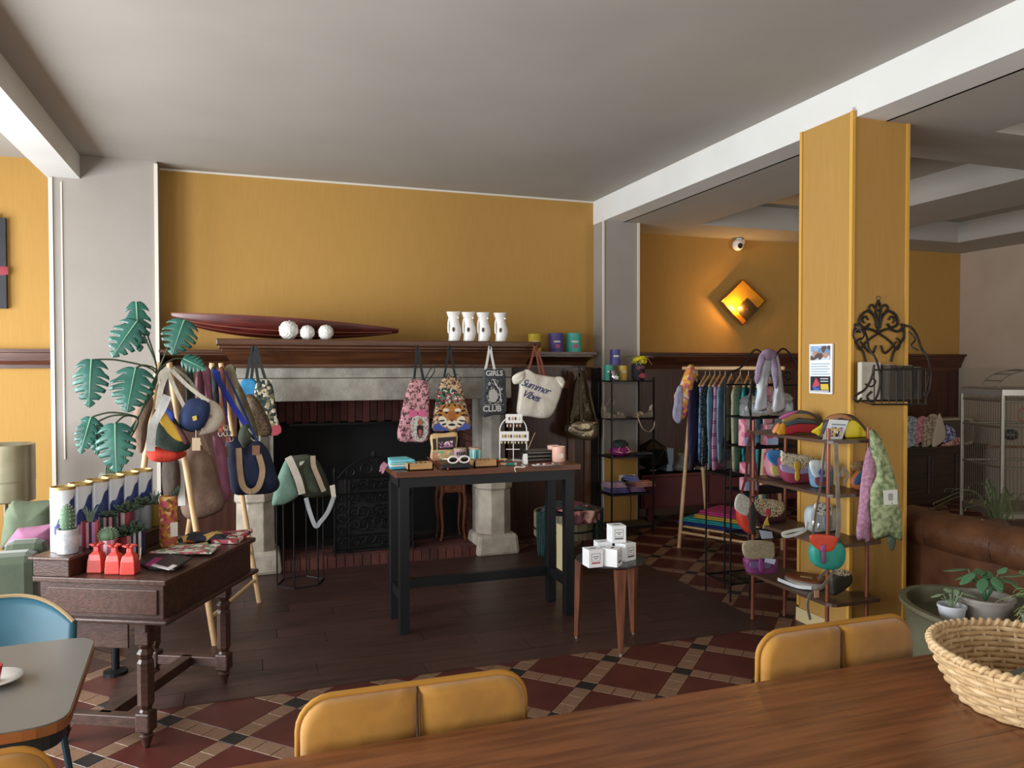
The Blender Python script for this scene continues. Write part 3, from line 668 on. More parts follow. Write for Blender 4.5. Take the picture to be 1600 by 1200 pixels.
b = B(); b.bb(tx0+.06, tx1-.06, ty1-.09, ty1-.05, .19, .25)
for x in (tx0+.06, tx1-.06): b.bb(x-.02, x+.02, ty0+.1, ty1-.1, .19, .25)
b.build('stretcher', m_steel, HT)
def T(px, py, z=TZ): return G(px, py, z)
def sz(px, p): return px*(p-CAM).dot(FW)/F_PX          # metres across for a width in pixels at a place
# folded cloths
p = T(640, 733); w_ = sz(58, p)
FT = thing('folded_cloth', (p.x, p.y+.08, TZ), 'folded turquoise and white beach cloth on the high table', 'cloth')
for k, (c, c2) in enumerate((('2f93b4', '46b0c8'), ('d7dcd8', 'b9c8c0'), ('7fb9b4', '98c8c4'), ('5cc0cf', '7fd0da'))):
    q = [(p.x-w_*.55, p.y-.01), (p.x+w_*.3-.01*k, p.y-.0), (p.x+w_*.36-.02*k, p.y+.2), (p.x-w_*.45, p.y+.19)]
    B().puff(cq([(x, y, TZ+.009+k*.014) for x, y in q]), (0, 0, 1), .008, .008, flat=True).build('fold', mat(c, .85, c2, 14, .2, 60), FT, smooth=True)
b = B()
for k in range(6): x = p.x-w_*.56; y = p.y+.02+.028*k; b.tube(cr([(x, y, TZ+.03), (x-.02, y-.004, TZ+.012), (x-.03, y, TZ-.02-.005*(k % 3))], 4, False), .003, 5)
b.build('fringe', mat('b0788a', .8), FT)
def open_box(px0, px1, py, lab, grp='small wooden trays'):
    a, d = T(px0, py), T(px1, py); w = d.x-a.x; dp = w*.75; r = thing('wooden_tray', (a.x+w/2, a.y+dp/2, TZ), lab, 'tray', grp)
    mm = wood('b98f5e', 'a37a4c', .6, 0, 5); x0, x1, y0, y1 = a.x, d.x, a.y, a.y+dp; z = TZ+.001
    B().bb(x0, x1, y0, y1, z, z+.006).build('base', mm, r)
    for q in ((x0, x1, y0, y0+.008), (x0, x1, y1-.008, y1), (x0, x0+.008, y0, y1), (x1-.008, x1, y0, y1)): B().bb(*q, z, z+.042).build('side', mm, r)
    b = B()
    for k in range(5): b.tube([(x0+.02+k*(w-.04)/4, y0+.02, z+.03), (x0+.024+k*(w-.04)/4, y1-.02, z+.032)], .009, 6)
    b.build('contents', mat('8f6a48', .7, 'c2a47c', 60), r)
open_box(638, 681, 736, 'pale wooden tray of trinkets at the left of the high table'); open_box(741, 782, 731, 'pale wooden tray in front of the turquoise jar')
# kraft pouch with a printed window
p0, p1 = T(674, 724), T(715, 724); Yk = p0.y+.12; kz = A(690, 676, Yk).z
KP = thing('kraft_pouch', ((p0.x+p1.x)/2, Yk, TZ), 'stand-up kraft pouch with dark flowered label on the high table', 'pouch')
ol = [(675, 728), (674, 700), (673, 679), (694, 677), (714, 676), (713, 700), (711, 728)]
pts = pix(ol, Yk); 
for q in pts: q.z = max(q.z, TZ+.002)
B().puff(cr(pts, 3), NEG_Y, .02, .02, flat=True).build('body', mat('cfae7c', .7, 'c2a070', 20), KP, smooth=True)
decal(KP, [(684, 684), (713, 682), (711, 702), (684, 703)], Yk-.022, mat('1c181c', .5), 'label', smooth=False); decal(KP, [(676, 686), (681, 685), (682, 702), (677, 704)], Yk-.021, mat('1c181c', .5), 'label', smooth=False)
decal(KP, [(686, 691), (708, 688), (707, 698), (687, 700)], Yk-.0235, cells(['b77a9a', '1c181c', 'd8c8d0', '8f5a7c'], 90), 'flower_print', smooth=False)
decal(KP, [(676, 706), (709, 705), (708, 718), (676, 720)], Yk-.0225, cells(['cfae7c', '7fae94', 'd98a7a', 'e8d8a0', 'cfae7c'], 60), 'leaf_print', smooth=False)
B().ribbon(pix([(674, 680), (714, 677)], Yk-.012), .012, .004, (0, 0, 1)).build('seal', mat('b89668', .7), KP)
def jar(px0, px1, py0, py1, m, lab, dy=.06, lid='b9a58c'):
    a = T(px0, py1); d = T(px1, py1); r = (d.x-a.x)/2; c = V(((a.x+d.x)/2, a.y+r, TZ)); h = sz(py1-py0, c)-r*.15; rt = thing('candle_jar', c, lab, 'jar', 'candle jars on the high table')
    B().lathe([(r*.97, .001), (r, .006), (r, h*.86)], c, 24).build('jar_body', m, rt, smooth=True, angle=40); B().lathe([(r*1.03, h*.86), (r*1.03, h), (0, h)], c, 24).build('lid', wood(lid, 'a08a70', .6, 0, 5), rt, smooth=True, angle=40)
    return rt, c, r, h
rt, c, r, h = jar(712, 733, 700, 722, mat('a98a94', .4), 'mauve candle jar with wooden lid on the high table')
b = B()
for k in range(5): an = -2.3+k*.32; b.ball(c+V((math.cos(an)*r, math.sin(an)*r, h*.62)), (.006, .004, .014), 6, 6)
b.build('dark_motif', mat('2a2228', .6), rt)
rt, c, r, h = jar(735, 757, 699, 721, mat('63b9b9', .4), 'turquoise striped candle jar on the high table')
for k in range(12):
    an = k*2*math.pi/12; B().box(c+V((math.cos(an)*r, math.sin(an)*r, h*.43)), (.003, .009, h*.8), rz=an).build('stripe', mat('d9e2dc', .5) if k % 3 else mat('2d6a74', .5), rt)
# sunglasses resting on a dark pouch
p = T(718, 734)
dp = tag(B().puff(cq([(p.x-.12, p.y+.0, TZ+.018), (p.x+.08, p.y-.01, TZ+.018), (p.x+.1, p.y+.1, TZ+.018), (p.x-.1, p.y+.11, TZ+.018)]), (0, 0, 1), .02, .017).build('sunglasses_case', mat('1e1f22', .5), smooth=True), 'black soft case under the white sunglasses', 'case')
SG = thing('sunglasses', (p.x, p.y+.02, TZ+.04), 'white oversized sunglasses with dark lenses on the high table', 'sunglasses')
gc_ = A(717, 718, p.y+.02)
for s in (-1, 1):
    c = gc_+V((s*.036, 0, 0)); ring = [c+V((.031*math.cos(k*math.pi/9), 0, .02*math.sin(k*math.pi/9))) for k in range(18)]
    B().tube(ring, .0055, 6, closed=True).build('rim', mat('e9e2d8', .3), SG, smooth=True); B().puff(ring, NEG_Y, .002, .002).build('lens', mat('1a0f0e', .1), SG)
    B().tube([c+V((s*.034, 0, .006)), c+V((s*.04, .06, 0)), c+V((s*.034, .12, -.008))], .004, 6).build('temple', mat('e9e2d8', .3), SG)
B().tube([gc_+V((-.008, 0, .006)), gc_+V((0, 0, .01)), gc_+V((.008, 0, .006))], .004, 6).build('bridge', mat('e9e2d8', .3), SG)
# red pencils, bracelets, small bottles
for k, (x0, y0, x1, y1, c) in enumerate(((668, 716, 686, 733, '7a2a22'), (676, 722, 702, 734, '8a2f22'), (690, 729, 700, 735, 'b04a3a'))):
    tag(B().tube([T(x0, y0)+V((0, 0, .006+.002*k)), T(x1, y1)+V((0, 0, .006+.002*k))], .005, 6).build('pencil', mat(c, .5)), ('dark red pencil nearest the folded cloth', 'longest red pencil by the wooden tray', 'short light red pencil by the sunglasses')[k], 'pencil', 'red pencils on the high table')
rnd = random.Random(3)
for k in range(9):
    p = T(764+k*4.2+rnd.uniform(-2, 2), 719+(k % 3)*3.5); r = .022
    ring = [p+V((r*math.cos(a*math.pi/8), r*math.sin(a*math.pi/8)*.8, .006+.006*(k % 3))) for a in range(16)]
    tag(B().tube(ring, .0045, 6, closed=True).build('bracelet', mat(('7a2430', 'c23a5a', 'd9a93a', '3a6a58', 'b8402c', '6a3a2a', 'e0c27a', '2f6a5a', '9a2a3a')[k], .5)), '%s bracelet in the heap beside the earring stand' % ('wine red beaded', 'bright pink beaded', 'golden yellow beaded', 'dark green beaded', 'orange-red beaded', 'dark brown beaded', 'pale straw beaded', 'sea green beaded', 'crimson beaded')[k], 'bracelet', 'bracelet heap on the high table')
for k, (px, c) in enumerate(((788, 'd9b98a'), (797, '1f7a6a'))):
    p = T(px, 727); rr = thing('lighter', p+V((0, 0, .001)), ('cream lighter lying by the bracelets', 'green lighter lying by the bracelets')[k], 'lighter', 'lighters on the high table')
    B().box(p+V((0, 0, .009)), (.055, .02, .016), rz=-.3).build('case', mat(c, .4), rr, bevel=.003); B().box(p+V((.034, -.01, .009)), (.014, .018, .014), rz=-.3).build('cap', mat('c9c3b8', .3, metal=.6), rr)
# earring stand
p = T(803, 722); ES = thing('earring_stand', (p.x, p.y+.06, TZ), 'white wire stand with cards of earrings on the high table', 'jewellery stand')
m_w = mat('f0eeea', .4); Ye = p.y+.06; x0, x1 = A(781, 700, Ye).x, A(823, 700, Ye).x; zt = A(803, 651, Ye).z; xm = (x0+x1)/2; rw = (x1-x0)/2
arch = [V((x0, Ye, TZ+.005)), V((x0, Ye, zt-rw))]+[V((xm-rw*math.cos(a*math.pi/14), Ye, zt-rw+rw*math.sin(a*math.pi/14))) for a in range(1, 14)]+[V((x1, Ye, zt-rw)), V((x1, Ye, TZ+.005))]
B().tube(arch, .0035, 6).build('arch', m_w, ES); B().tube([(xm, Ye, TZ+.005), (xm, Ye, zt)], .003, 6).build('post', m_w, ES)
B().bb(x0-.01, x1+.01, Ye-.035, Ye+.035, TZ+.001, TZ+.007).build('base', m_w, ES); B().tube(pix([(791, 702), (812, 702)], Ye), .003, 6).build('bar', m_w, ES)
for (a, b_, c, d), cl in (((790, 647, 816, 661), ['6a4a3a', 'c9a27a', '3a2a22', 'e9e2d8']), ((780, 674, 826, 689), ['b08a2a', '6a6a64', 'd8a84a', '2a2a2a', 'b9b4aa'])):
    q = B().prism(pix([(a, b_), (c, b_), (c, d), (a, d)], Ye-.008), (0, -.002, 0)).build('earring_card', m_w, ES); n = 9 if c-a > 30 else 4
    for k in range(n): B().ball(A(a+3+(c-a-6)*(k+.5)/n, (b_+d)/2, Ye-.012), (.006, .004, .012), 8, 6).build('earring', mat(cl[k % len(cl)], .35, metal=.3), q)
b = B()
for k in range(8): b.ball(A(784+k*5.3, 691.5, Ye-.008), (.006, .004, .008), 8, 6)
b.build('earring_row', mat('d8c9a8', .4), ES); b = B()
for k in range(5): b.ball(A(793+k*5, 665, Ye-.008), (.007, .004, .012), 8, 6)
b.build('earring_row', mat('b9a090', .4), ES)
# card holder, stacked wallets, tray, candles, incense
p = T(822, 726); CH = thing('price_card', p, 'little white folded card in front of the black cases', 'card'); B().box(p+V((0, .01, .035)), (.028, .004, .068), rx=-.15).build('front', m_w, CH); B().box(p+V((0, .03, .03)), (.028, .004, .06), rx=.3).build('back', m_w, CH)
for k in range(3):
    p = T(847, 722); w = sz(46, p); z = TZ+.001+k*.024
    r = thing('slim_case', (p.x+.01*k-.01, p.y+.11, z), ('bottom slim black case under two others on the high table', 'middle slim black case of the stack of three', 'top slim black case of the stack of three')[k], 'case', 'slim black cases')
    B().box((p.x+.01*k-.01, p.y+.11, z+.011), (w-.012*k, .15, .021)).build('lid', mat('262421', .45), r, bevel=.004); B().bb(p.x-w/2+.01, p.x+w/2-.02, p.y+.034, p.y+.0355, z+.008, z+.011).build('seam', mat('8a8276', .4), r)
p = T(855, 729); TD = thing('trinket_tray', (p.x, p.y+.03, TZ), 'oval metal tray of small trinkets at the table front', 'tray')
B().lathe([(0, .001), (.085, .001), (.1, .012), (.097, .013), (.083, .004), (0, .004)], (p.x, p.y+.03, TZ), 28, 1, .45).build('dish', mat('b5a8a4', .3, metal=.6), TD, smooth=True)
for k in range(6): B().ball((p.x-.05+.02*k, p.y+.025+.008*(k % 2), TZ+.012), (.012, .007, .007), 8, 6).build('trinket', mat(('d8d2c6', '8a3a4a', 'e6c9b8', 'b06a6a', '7a2a30', 'd9d4c8')[k], .5), TD)
for (a, b_, y0, y1, dy, lab) in ((859, 878, 697, 718, .12, 'further pink glass candle on the high table'), (867, 889, 699, 723, .05, 'nearer pink glass candle on the high table')):
    q0, q1 = T(a, y1), T(b_, y1); r = (q1.x-q0.x)/2*(1+.02); c = V(((q0.x+q1.x)/2, q0.y+r*.9, TZ)); h = sz(y1-y0, c)
    rt = thing('candle', c, lab, 'candle', 'pink candles'); B().lathe([(r*.9, .001), (r, .008), (r, h), (r*.93, h), (r*.92, h*.8), (0, h*.8)], c, 24).build('glass', mat('e3b6a4', .25), rt, smooth=True, angle=45)
    B().lathe([(0, h*.8), (r*.9, h*.8), (r*.9, h*.81), (0, h*.82)], c, 20).build('wax', mat('f0d9cc', .5), rt); B().box(c+V((-.004, -r*1.0, h*.42)), (r*.8, .002, h*.3)).build('label', mat('efd6c8', .5), rt)
p = T(828, 718); q = A(836, 676, p.y+.1); IN = thing('incense_holder', (p.x, p.y+.1, TZ), 'thin incense stick leaning in a small holder', 'incense')
B().lathe([(.0, .001), (.018, .001), (.016, .012), (0, .014)], (p.x, p.y+.1, TZ), 12).build('holder', mat('8a7a60', .5), IN); B().tube([(p.x, p.y+.1, TZ+.01), q], .0022, 6).build('stick', mat('c9a878', .7), IN)
tag(B().tube(cr([T(815, 727)+V((0, 0, .004)), T(820, 731)+V((0, 0, .004)), V((T(821, 736).x, ty0-.004, TZ-.0)), V((T(822, 736).x, ty0-.006, TZ-.03))], 5, False), .003, 6).build('cord', mat('d9d0c0', .8)), 'short white cord hanging over the table edge', 'cord')
# ================================================================ THREE-LEGGED TABLE WITH WHITE BOXES
SC = V((2.035, 4.07, 0)); SZ = .5; SR_ = .205
m_leg3 = wood('7d4b31', '5a3220', .45, 2, 3)
ST = thing('side_table', SC, 'small round dark-topped table on three tapered wooden legs', 'side table')
B().lathe([(0, SZ-.014), (SR_-.01, SZ-.014), (SR_, SZ-.008), (SR_, SZ), (0, SZ)], SC, 48).build('tabletop', mat('3a3a3c', .22), ST, smooth=True, angle=30)
for fx, fy in ((1.872, 4.2), (1.995, 3.862), (2.226, 4.145)):
    d = (V((fx, fy, 0))-SC).normalized(); t = V((-d.y, d.x, 0)); tp = SC+d*SR_*.93; ft = V((fx, fy, .0))
    b = B(); vs = []
    for z, w, dd in ((.012, .012, .012), (SZ-.016, .034, .02)):
        c = lerp(ft, tp, z/SZ); c.z = z
        for x, y in ((-1, -1), (1, -1), (1, 1), (-1, 1)): vs.append(c+t*x*w+d*y*dd)
    b.add(vs, [(3, 2, 1, 0), (4, 5, 6, 7), (0, 1, 5, 4), (1, 2, 6, 5), (2, 3, 7, 6), (3, 0, 4, 7)]); lg = b.build('leg', m_leg3, ST, bevel=.004)
    B().lathe([(0, 0), (.009, 0), (.01, .013), (0, .013)], ft, 10).build('foot_cap', mat('c9c6c0', .3, metal=.7), lg)
def white_box(px, py, z, rz, lab, accent):
    """px,py: bottom front corner-ish pixel at height z"""
    p = G(px, py, z); s = .088; h = .1
    r = thing('candle_box', (p.x, p.y, z), lab, 'box', 'white candle boxes on the round table')
    cb, sb = math.cos(rz), math.sin(rz); Q = lambda x, y, zz: V((p.x+x*cb-y*sb, p.y+x*sb+y*cb, z+zz))
    B().box(Q(0, 0, h/2+.0005), (s, s, h), rz=rz).build('carton', mat('eef0f2', .55), r, bevel=.0015)
    fr = B(); w = .027
    for x0, x1, z0, z1 in ((-w, w, .036, .038), (-w, w, .078, .08), (-w, -w+.002, .036, .08), (w-.002, w, .036, .08)): fr.box(Q((x0+x1)/2, -s/2-.0004, (z0+z1)/2), (x1-x0, .001, z1-z0), rz=rz)
    for k, ww in enumerate((.036, .02)): fr.box(Q(0, -s/2-.0004, .062-.011*k), (ww, .001, .004), rz=rz)
    fr.build('label_frame', mat('55575c', .6), r); B().box(Q(0, -s/2-.0005, .026), (.054, .001, .008), rz=rz).build('label_band', mat(accent, .5), r)
    B().box(Q(0, 0, h+.0006), (.04, .014, .0006), rz=rz).build('flap_slot', mat('4a4440', .7), r)
white_box(926, 884, SZ, .0, 'white candle box with pink band at the front left', 'b43a5c'); white_box(942, 872, SZ, -.15, 'white candle box hidden behind the front pair', '2a2a2c')
white_box(957, 883, SZ, .75, 'white candle box turned corner-on at the front', '2a2a2c'); white_box(977, 874, SZ, .35, 'white candle box at the right with black band', '2a2a2c')
white_box(963, 846, SZ+.102, -.1, 'white candle box on top of the pile', '4a4a58')
# ================================================================ PLANTER OF SCARVES behind the table
PC = V((2.55, 5.95, 0)); PN = thing('barrel_planter', PC, 'low round wooden planter on black legs filled with scarves', 'planter')
for k in range(20):
    a = 2*math.pi*(k+.5)/20; B().box(PC+V((.255*math.cos(a), .255*math.sin(a), .32)), (.018, .079, .2), rz=a).build('stave', (mat('8d8469', .7, '766e56', 8) if k % 2 else mat('80785f', .7, '6c644d', 8)), PN)
B().lathe([(0, .23), (.25, .23), (.25, .24), (0, .24)], PC, 20).build('base', mat('5a5240', .8), PN)
b = B(); b.tube([PC+V((.27*math.cos(a*math.pi/12), .27*math.sin(a*math.pi/12), .285)) for a in range(24)], .007, 6, closed=True); b.build('ring', m_iron, PN)
for k in range(4): a = .6+k*math.pi/2; d = V((math.cos(a), math.sin(a), 0)); B().tube([PC+d*.278+V((0, 0, .0)), PC+d*.278+V((0, 0, .33))], .009, 6).build('leg', m_iron, PN)
def drape(name, top, dirv, length, w, m, lab, over=.0, grp='scarves in the planter'):
    """a scarf hanging over the planter rim"""
    dirv = V(dirv).normalized(); side = V((-dirv.y, dirv.x, 0)); top = V(top)
    def g(u, v):
        x = (u-.5)*w*(1-.25*v); t = v
        q = top+side*x; fold = .014*math.sin(u*17+v*3)
        if t < .3: k = t/.3; return q+dirv*(-.16*(1-k)+fold*.3)+V((0, 0, .012*math.sin(k*3.14)+.03*math.sin(u*9)*(1-k)))
        k = (t-.3)/.7; return q+dirv*(.03+fold)+V((0, 0, -length*k+.01))
    o = B().grid(g, 22, 14).build(name, m, smooth=True); so = o.modifiers.new('thickness', 'SOLIDIFY'); so.thickness = .006
    return tag(o, lab, 'scarf', grp)
drape('scarf', PC+V((-.24, -.12, .435)), (-1, -.3, 0), .36, .11, mat('1f4740', .8, '16302f', 30), 'dark green scarf trailing from the planter almost to the floor')
drape('scarf', PC+V((.2, -.19, .45)), (.7, -.75, 0), .33, .2, mat('1d2a2c', .85, '2c4038', 25), 'black and dark green scarf over the right rim of the planter')
drape('scarf', PC+V((.05, -.25, .447)), (.15, -1, 0), .1, .34, cells(['b77a78', '8a3a48', '2a2a2c', 'c9a090', '6a3a40'], 25), 'pink patterned scarf over the front rim of the planter')
for k, (dx, dy, c, c2, lab) in enumerate(((-.1, .0, '3a3a44', '55505c', 'crumpled grey scarf heaped in the planter'), (.1, .05, '5a2a38', '8a4a50', 'crumpled wine-red scarf heaped in the planter'), (-.02, .12, '23383a', '38484a', 'crumpled teal scarf heaped at the back of the planter'))):
    f = lambda d: 1+.16*math.sin(d.x*7+k)*math.sin(d.y*6)*math.sin(d.z*7+2)
    tag(B().ball(PC+V((dx, dy, .4)), (.12, .11, .085), 24, 14, f).build('scarf', mat(c, .9, c2, 14, .3, 40), smooth=True), lab, 'scarf', 'scarves in the planter')
# patterned paper bag beside it
q0, q1 = G(875, 880, .0), G(890, 880, .0); pb = V((q0.x+.05, 5.52, 0)); pb.x = A(882, 840, 5.52).x
PBG = thing('paper_bag', pb, 'narrow paper bag with yellow tile pattern beside the planter', 'paper bag')
B().box(pb+V((0, 0, .2)), (.085, .12, .4)).build('body', mat('d6c79a', .7), PBG)
for i in range(2):
    for j in range(9):
        c = pb+V((-.021+i*.042, -.0605, .03+j*.042)); cc = ('c8902c', '3f5f58', 'b0762a')[(i+j) % 3]
        B().prism([c+V((.017*math.cos(a*math.pi/2), 0, .017*math.sin(a*math.pi/2))) for a in range(4)], (0, -.001, 0)).build('tile_motif', mat(cc, .6), PBG)
# ================================================================ BLACK WIRE SHELF by the grey pilaster
m_wire = mat('121213', .45, metal=.3)
wx0, wx1, wy0, wy1 = A(956, 700, 6.58).x, A(1021, 700, 6.58).x, 6.58, 6.88
WS = thing('wire_shelf', ((wx0+wx1)/2, 6.73, 0), 'tall thin black metal shelf unit in front of the grey pilaster', 'shelf')
for x in (wx0, wx1):
    for y in (wy0, wy1): B().bb(x-.007, x+.007, y-.007, y+.007, 0, 1.535).build('post', m_wire, WS)
WSZ = [A(956, yy, wy0).z for yy in (595, 655, 715, 774, 826)]
for z in WSZ: B().bb(wx0-.006, wx1+.006, wy0-.006, wy1+.006, z-.012, z).build('shelf_board', m_wire, WS)
ws = lambda px, py, k, dy=.12: V((A(px, py, wy0+dy).x, wy0+dy, WSZ[k]))
def can2(px, k, r, h, c, lab, dy, zoff=0, txt='e9e4e0'):
    p = ws(px, 600, k, dy)+V((0, 0, zoff)); rt = thing('canister', p, lab, 'canister', 'paper canisters')
    B().lathe([(r, .001), (r, h*.86)], p, 26).build('tube', mat(c, .5), rt, smooth=True, angle=40); B().lathe([(r*1.02, h*.86), (r*1.02, h), (0, h)], p, 26).build('lid', mat(c, .45), rt, smooth=True, angle=40)
    def g(u, v): an = -math.pi/2-YAW*.6+(u-.5)*1.1; return p+V((math.cos(an)*r*1.012, math.sin(an)*r*1.012, h*(.52+.1*v)))
    B().grid(g, 6, 2).build('print', mat(txt, .5), rt); return p
can2(951, 0, .05, .15, '3f9f8a', 'green paper canister on top of the wire shelf', .16)
can2(973, 0, .047, .145, 'd0b04a', 'yellow paper canister on top of the wire shelf', .18)
can2(961, 0, .049, .15, '4d4a8c', 'purple paper canister standing on the two others', .17, .152)
p = ws(959, 600, 0, .06); GJ = thing('silver_tin', p, 'small shiny silver tin before the green canister', 'tin')
B().lathe([(.038, .001), (.04, .01), (.04, .095), (.036, .1), (0, .1)], p, 22).build('body', mat('b8bcc0', .12, metal=.95), GJ, smooth=True, angle=40); B().box(p+V((.012, -.038, .03)), (.035, .004, .03), ry=.3).build('tag', mat('eceae6', .5), GJ)
# head-shaped flower pot with yellow flowers and grassy leaves
p = ws(997, 600, 0, .13); FP2 = thing('flower_pot', p, 'dark printed pot with yellow flowers and spiky leaves on the wire shelf', 'potted plant')
B().lathe([(.055, .001), (.062, .02), (.068, .13), (.064, .165), (.058, .165), (.055, .15), (0, .15)], p, 28).build('pot', cells(['17161a', '17161a', '2a2230', '17161a', '5a2a3a', '17161a'], 22), FP2, smooth=True, angle=40)
m_pk = mat('c47a9a', .5)
for s in (-1, 1):
    c = p+V((s*.022-.01, -.066, .128)); B().tube([c+V((.016*math.cos(a*.7), 0, .012*math.sin(a*.7))) for a in range(9)], .003, 6, closed=True).build('painted_glasses', m_pk, FP2)
B().puff(cr([p+V((-.03, -.068, .04)), p+V((.03, -.068, .02)), p+V((.045, -.066, .06)), p+V((0, -.069, .07))], 4), NEG_Y, .003, .003).build('painted_scarf', mat('b5485c', .5), FP2)
rnd = random.Random(5)
for k in range(11):
    a = rnd.uniform(0, 6.28); q = p+V((.05*math.cos(a), .04*math.sin(a)-.025, .19+rnd.uniform(-.015, .03)))
    B().ball(q, (.027, .024, .022), 12, 8, lambda d: 1+.2*math.sin(d.x*8)*math.sin(d.z*9)).build('flower', mat('e8d811', .5, 'c9b808', 20), FP2, smooth=True)
for k in range(22):
    a = k*6.28/22+rnd.uniform(-.1, .1); d = V((math.cos(a), math.sin(a)*.7, 0)); L = rnd.uniform(.1, .17); c0 = p+V((0, 0, .17))
    B().ribbon(cr([c0+d*.03, c0+d*L*.5+V((0, 0, .07)), c0+d*L+V((0, 0, .06-rnd.uniform(0, .09)))], 4, False), .009, .002, (-d.y, d.x, .3)).build('leaf', mat('6f7a4c', .6, '8d8a6a', 10), FP2)
B().ball(p+V((-.02, -.02, .215)), (.03, .02, .012), 10, 6).build('green_sprig', mat('2f8a2f', .6), FP2)
# wedge espadrilles and strappy sandal
m_lin = mat('a79c8a', .85, '94897a', 20, .3, 60)
p = ws(958, 650, 1, .1)
def shoe(p, s, lab, flip=1, tie=False, m=m_lin):
    r = thing('sandal', p, lab, 'shoe', 'sandals on the wire shelf'); L = .24*s; R = lambda x, y, z: V(p)+V((x*L*flip, y*L, z*L))
    sole = [R(-.5, 0, 0), R(.45, 0, 0), R(.5, 0, .1), R(.2, 0, .13), R(-.2, 0, .22), R(-.48, 0, .34), R(-.54, 0, .3)]
    B().prism([q+V((0, -.035, .001)) for q in sole], (0, .07, 0)).build('wedge_sole', mat('8f8470', .9, '7c725f', 40, .4, 80), r, bevel=.008)
    for x, z, h in ((.3, .1, .14), (.12, .14, .15)):
        B().ribbon([R(x, math.cos(a*math.pi/8)*.17, z+h*math.sin(a*math.pi/8)) for a in range(9)], .03, .004, (flip, 0, 0)).build('band', m, r)
    B().ribbon(cr([R(-.46, .12, .32), R(-.5, .1, .5), R(-.52, 0, .56), R(-.5, -.1, .5), R(-.46, -.13, .32)], 4, False), .025, .004, (0, 0, 1)).build('heel_strap', m, r)
    lp = [R(-.42, -.1, .45), R(-.3, -.13, .72), R(-.12, -.1, .9), R(-.02, -.06, .72), R(-.1, -.05, .5), R(-.34, -.1, .4)] if not tie else [R(.4, -.2, .2), R(.52, -.6, -.1), R(.3, -.62, -.5), R(-.05, -.62, -.62), R(-.3, -.6, -.3), R(-.4, -.2, .25)]
    B().ribbon(cr(lp, 6, False), .016, .003, (0, 1, 0)).build('ankle_tie', m, r)
    return r
shoe(p+V((.01, 0, 0)), 1.0, 'beige wedge sandal with looped ankle tie, left on the wire shelf', 1); shoe(ws(1004, 650, 1, .1), .85, 'pale wedge sandal with ties hanging down below the shelf', -1, True, mat('c2ad9c', .8))
# drawstring pouch in magenta and green, navy strap beside it
p = ws(969, 712, 2, .16); DP = thing('drawstring_pouch', p, 'magenta and dark green gathered pouch on the third wire shelf', 'pouch')
B().ball(p+V((0, 0, .045)), (.115, .07, .05), 24, 12, lambda d: 1+.05*math.sin(d.x*12)).build('body', mat('a3237a', .7, '8a1c68', 12, .3, 40), DP, smooth=True)
B().ball(p+V((-.005, .0, .1)), (.085, .055, .05), 24, 12, lambda d: 1+.14*math.sin(d.x*14+d.y*5)).build('gathered_top', cells(['1c3a30', '16241f', '7a2430', '24483a'], 40), DP, smooth=True)
for s in (-1, 1): B().tube(cr([p+V((s*.03, -.06, .09)), p+V((s*.06, -.08, .05)), p+V((s*.02, -.085, .03)), p+V((s*.09, -.08, .045))], 5, False), .003, 6).build('cord', mat('d8c9b8', .7), DP)
p = ws(1006, 712, 2, .08); tag(B().puff(cr([p+V((-.07, -.05, .012)), p+V((.07, -.06, .012)), p+V((.1, .05, .012)), p+V((-.07, .06, .012))], 5), (0, 0, 1), .018, .011).build('clutch', mat('1b2636', .6), smooth=True), 'flat navy clutch lying on the third wire shelf', 'clutch')
# folded sarongs on the fourth shelf
for k, (px, z, c, c2, w, lab) in enumerate(((962, 0, '5f5690', '7a70a8', .2, 'folded violet sarong at the bottom of the shelf pile'), (958, .05, 'b98fa6', 'd8c0c8', .2, 'folded mauve and white striped sarong'), (990, .002, '9a7aa0', '8a6a94', .17, 'folded lilac sarong under the salmon one'), (1003, .045, 'd09a8a', 'c08878', .21, 'folded salmon pink sarong bulging over the shelf edge'), (985, .105, '6a8ac0', '9a8ac0', .1, 'small pale blue sarong on top of the pile'))):
    p = ws(px, 770, 3, .15+.02*(k % 2))+V((0, 0, z)); r = thing('folded_sarong', p, lab, 'textile', 'sarongs on the wire shelf')
    for j in range(3):
        B().puff(cq([p+V((-w*.5, -.11+.008*j, .012+.016*j)), p+V((w*.5-.01*j, -.12, .012+.016*j)), p+V((w*.52, .07, .012+.016*j)), p+V((-w*.5, .08, .012+.016*j))]), (0, 0, 1), .009, .009, wob=.003).build('fold', mat(c, .85, c2, 22, .3, 40), r, smooth=True)
# cables and a flat board on the lowest shelf
p = ws(990, 826, 4, .1); tag(B().box(p+V((0, 0, .011)), (.3, .16, .02)).build('flat_box', mat('3b332c', .6)), 'flat dark box on the lowest wire shelf', 'box')
# ================================================================ RED LOW CABINET along the far wall
RC = thing('low_cabinet', (4.9, 7.2, 0), 'long low dark red cabinet on short legs under the wood panelling', 'cabinet')
m_redc = mat('5b1d1d', .45, '521919', 4); RZ = A(1050, 740, 6.98).z
B().bb(3.84, 6.2, 6.98, 7.4, .17, RZ).build('body', m_redc, RC, bevel=.006)
for k in range(3): B().bb(3.86+k*.78, 3.86+k*.78+.765, 6.965, 6.98, .19, RZ-.035).build('door', m_redc, RC, bevel=.003)
B().bb(3.83, 6.21, 6.955, 7.41, RZ-.025, RZ).build('top', m_redc, RC, bevel=.003)
for x in (3.95, 6.05):
    for y in (7.02, 7.35): B().bb(x-.025, x+.025, y-.025, y+.025, 0, .17).build('leg', m_redc, RC)
rz = RZ+.001
